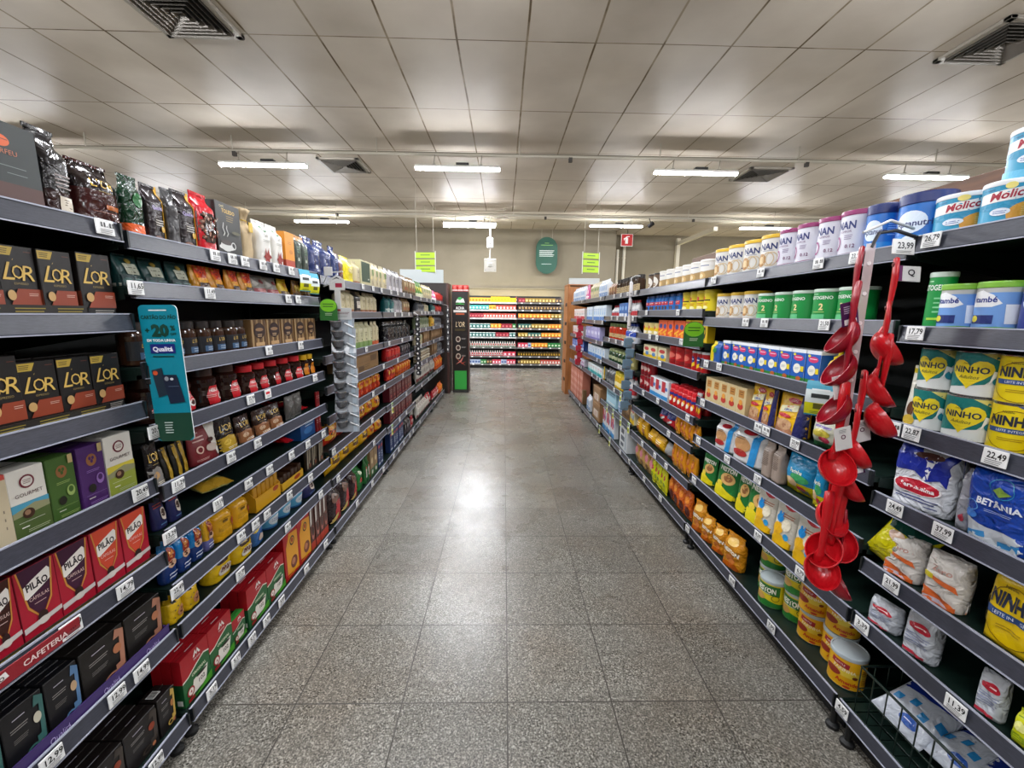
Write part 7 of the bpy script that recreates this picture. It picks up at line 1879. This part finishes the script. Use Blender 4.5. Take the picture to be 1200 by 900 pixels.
g = G(); g.art([('r', -.115, .06, .115, .42, '2f9a3c'), ('e', 0, 1.74, .05, .06, '2f9a4c'), ('p', [(-.08, 1.70), (-.05, 1.76), (0, 1.74), (.06, 1.78), (.09, 1.70)], 'd8e0d0'), ('r', -.08, 1.665, .08, 1.68, '2f9a3c'),
    T_('ACHA', 0, 1.6, .05, .16, 'e8e8e4', b=.03), ('r', -.12, 1.52, .12, 1.56, 'd8d4cc'), ('r', -.08, 1.475, .08, 1.505, 'b0502c'),
    T_("L'OR", 0, 1.3, .1, .17, 'e0c8a0', s=.2), ('b', 0, 1.21, .2, .01, 2, '6a5a2c')]
    + [q for i in range(3) for q in (('e', -.04, 1.02 - .16 * i, .045, .055, 'b8a898'), ('e', -.04, 1.02 - .16 * i, .03, .036, '3c241c'), ('b', .06, 1.04 - .16 * i, .08, .008, 2, '9a9490'))]
    + [('p', [(-.1, .68), (.0, .58), (.1, .52), (.0, .6)], 'b8503c'), ('p', [(-.09, .54), (.02, .6), (.07, .72), (.0, .62)], 'c8786c'), ('p', [(.02, .55), (.11, .6), (.02, .57)], 'a84030')], 1, 1, lambda a, b, o: (a, -.2 - o, b), o0=.001)
obj('poster', g.mesh('column_poster'), r)
simple('red_stock', 'red packet with white print', 'b8201c', 'e0d8d4', 'd86a5c', style='brick', foil=.3)
for i in range(6):
    o, d = put('red_stock', .1, .12, (-.92 + .1 * (i % 3), 7.9 + .12 * (i // 3), 1.901), 0)
    tag(o, 'red packet on top of the black column, %s row, %s' % (('front', 'rear')[i // 3], ('left', 'middle', 'right')[i % 3]), 'packet', 'red packets on the black column')

# back wall shelving -------------------------------------------------------
BZ = [1.80, 1.60, 1.38, 1.10, .86, .58, .33, .11]
BP = {'bk_%s' % n: v for n, v in {}.items()}
def small(n, desc, base, c2, c3, b='box', lid=None, shape='jar', name='food_pack', cat='pack'):
    kind(n, b, name, cat, desc, base, .6, lid=lid, shape=shape, glass=0, art=[('e', 0, .5, .3, .2, c2), ('r', -.45, .08, .45, .22, c3)])
small('b_yel', 'yellow and orange packet', 'd8a42c', 'b8601c', 'e8d08c'); small('b_ybox', 'plain yellow box', 'd8b814', 'c8a010', 'e0c83c'); small('b_teal', 'pale turquoise packet', '3c9a94', 'c8dcd8', '1c6a68')
small('b_redw', 'red and white packet', 'b84a3c', 'e0dcd4', 'c8a89c'); small('b_red', 'dark red packet', '8c1c2c', 'c86a6c', '6a101c'); small('b_tealj', 'turquoise-labelled jar', '2c7a74', 'd8e0dc', '1c4a48', 'can', 'd8dcd8', name='food_jar', cat='jar')
small('b_org', 'orange snack bag', 'd8841c', 'e8c04c', 'b0401c', 'bag', name='snack_bag', cat='bag'); small('b_bot', 'white bottle with green and red label', 'c8c8c0', 'a83c34', '3c6a44', 'jar', 'd0d0cc', 'bottle', 'bottle', 'bottle')
small('b_botr', 'white bottle with red label', 'c8c0bc', 'b02c34', 'b02c34', 'jar', 'e0dcd8', 'bottle', 'bottle', 'bottle'); small('b_mix', 'brown and black snack bag', '4a3424', 'b08c50', '241a14', 'bag', name='snack_bag', cat='bag')
small('b_mixy', 'yellow and brown snack bag', '9a7a2c', 'd8c47c', '4a3420', 'bag', name='snack_bag', cat='bag'); small('b_olive', 'dark gold glass jar', '5c4414', 'a8842c', '2c2010', 'can', '2a2418', name='food_jar', cat='jar')
small('b_green', 'green packet', '2c7a3c', 'c8d8b8', '1c5a2c'); small('b_pink', 'pink and white pack', 'c83c50', 'e8dce0', 'd89ca8'); small('b_blue', 'blue and white pack', '9aa8c0', '3c5a94', 'd8dce4'); small('b_tealb', 'teal snack bag', '2c5c54', 'c8c8a0', 'a8401c', 'bag', name='snack_bag', cat='bag')
BACK = {'left': [[('b_yel', 7), ('b_ybox', 3), ('b_ybox', 5)], [('b_teal', 6), ('b_yel', 2), ('b_redw', 6)], [('b_red', 5), ('b_redw', 5), ('b_redw', 6)], [('b_tealj', 6), ('b_org', 3), ('b_red', 3), ('b_green', 1)],
                 [('b_tealj', 8), ('b_red', 4), ('b_tealj', 2)], [('b_bot', 20)], [('b_botr', 15), ('b_pink', 3)], [('b_blue', 4), ('b_green', 2), ('b_mix', 2), ('b_pink', 3), ('b_blue', 2), ('b_pink', 3)]],
        'right': [[('b_red', 2), ('b_mixy', 9), ('b_mix', 2)], [('b_mix', 14)], [('b_org', 9), ('b_mixy', 3)], [('b_tealb', 4), ('b_mixy', 5), ('b_org', 4)], [('b_mixy', 3), ('b_tealb', 4), ('b_org', 6)],
                  [('b_pink', 3), ('b_blue', 1), ('b_org', 5), ('b_green', 4)], [('b_olive', 17)], [('b_mix', 1), ('b_mixy', 7), ('b_redw', 7)]]}
back_rail = mat('b4b4b2', .35)
for sd, x0, x1 in (('left', -1.0, .36), ('right', .36, 1.62)):
    r = obj('gondola_shelving', None, None, (x0, 11.5, 0)); tag(r, '%s bay of the stocked shelving along the back wall' % sd, 'shelving', 'back wall shelving bays')
    Lx = x1 - x0 - .004
    g = G(); g.box(0, .46, 0, Lx, .49, 2.0, mat('1c1c1e', .6)); obj('back_panel', g.mesh('bw_back'), r)
    g = G(); g.box(0, .05, 0, Lx, .46, .08, black_m); obj('kick_plinth', g.mesh('bw_base'), r)
    g = G()
    for x in (0, Lx - .035): g.box(x, .42, .0, x + .035, .46, 1.98, mat('8c1c28' if (x > 1 and sd == 'left') else '3a2a2a', .4), .003)
    obj('upright', g.mesh('bw_upright'), r)
    for li, z in enumerate(BZ):
        g = G(); g.box(.002, .01, z - .02, Lx - .002, .45, z - .002, mat('26282a', .5), .002); s = obj('shelf', g.mesh('bw_shelf'), r)
        g = G(); g.box(.002, -.002, z - .03, Lx - .002, .01, z + .012, back_rail if sd == 'left' and li < 5 else mat('6a6a68', .4), .002)
        for q in range(5): g.box(.1 + q * .25 + .03 * (li % 3), -.004, z - .022, .15 + q * .25 + .03 * (li % 3), -.002, z + .01, mat('dcdcd8', .4))
        obj('price_rail', g.mesh('bw_rail'), s)
        runs = BACK[sd][li]; tot = sum(n * (.55 if kn in ('b_bot', 'b_botr') else 1) for kn, n in runs)
        top = (BZ[li - 1] - z - .06) if li else .17
        x = x0 + .03; unit = (x1 - x0 - .06) / tot; cnt = {}
        for kn, n in runs:
            st = unit * (.55 if kn in ('b_bot', 'b_botr') else 1)
            for i in range(n):
                h = min(top, .13 if kn not in ('b_bot', 'b_botr') else .17) * (1 + (.25 if kn == 'b_ybox' and i < 3 and li == 0 else 0))
                o, d = put(kn, st * .95, h, (x + st / 2, 11.52, z), 0)
                c = cnt.get(kn, 0); cnt[kn] = c + 1
                total = sum(m for q, m in runs if q == kn)
                pos = '' if total == 1 else ', %s from left' % nth(c)
                tag(o, '%s%s, %s, back wall %s bay' % (K[kn]['desc'], pos, 'top shelf' if li == 0 else 'bottom shelf' if li == 7 else nth(li) + ' shelf', sd), K[kn]['cat'], 'back wall ' + K[kn]['desc'] + 's')
                x += st
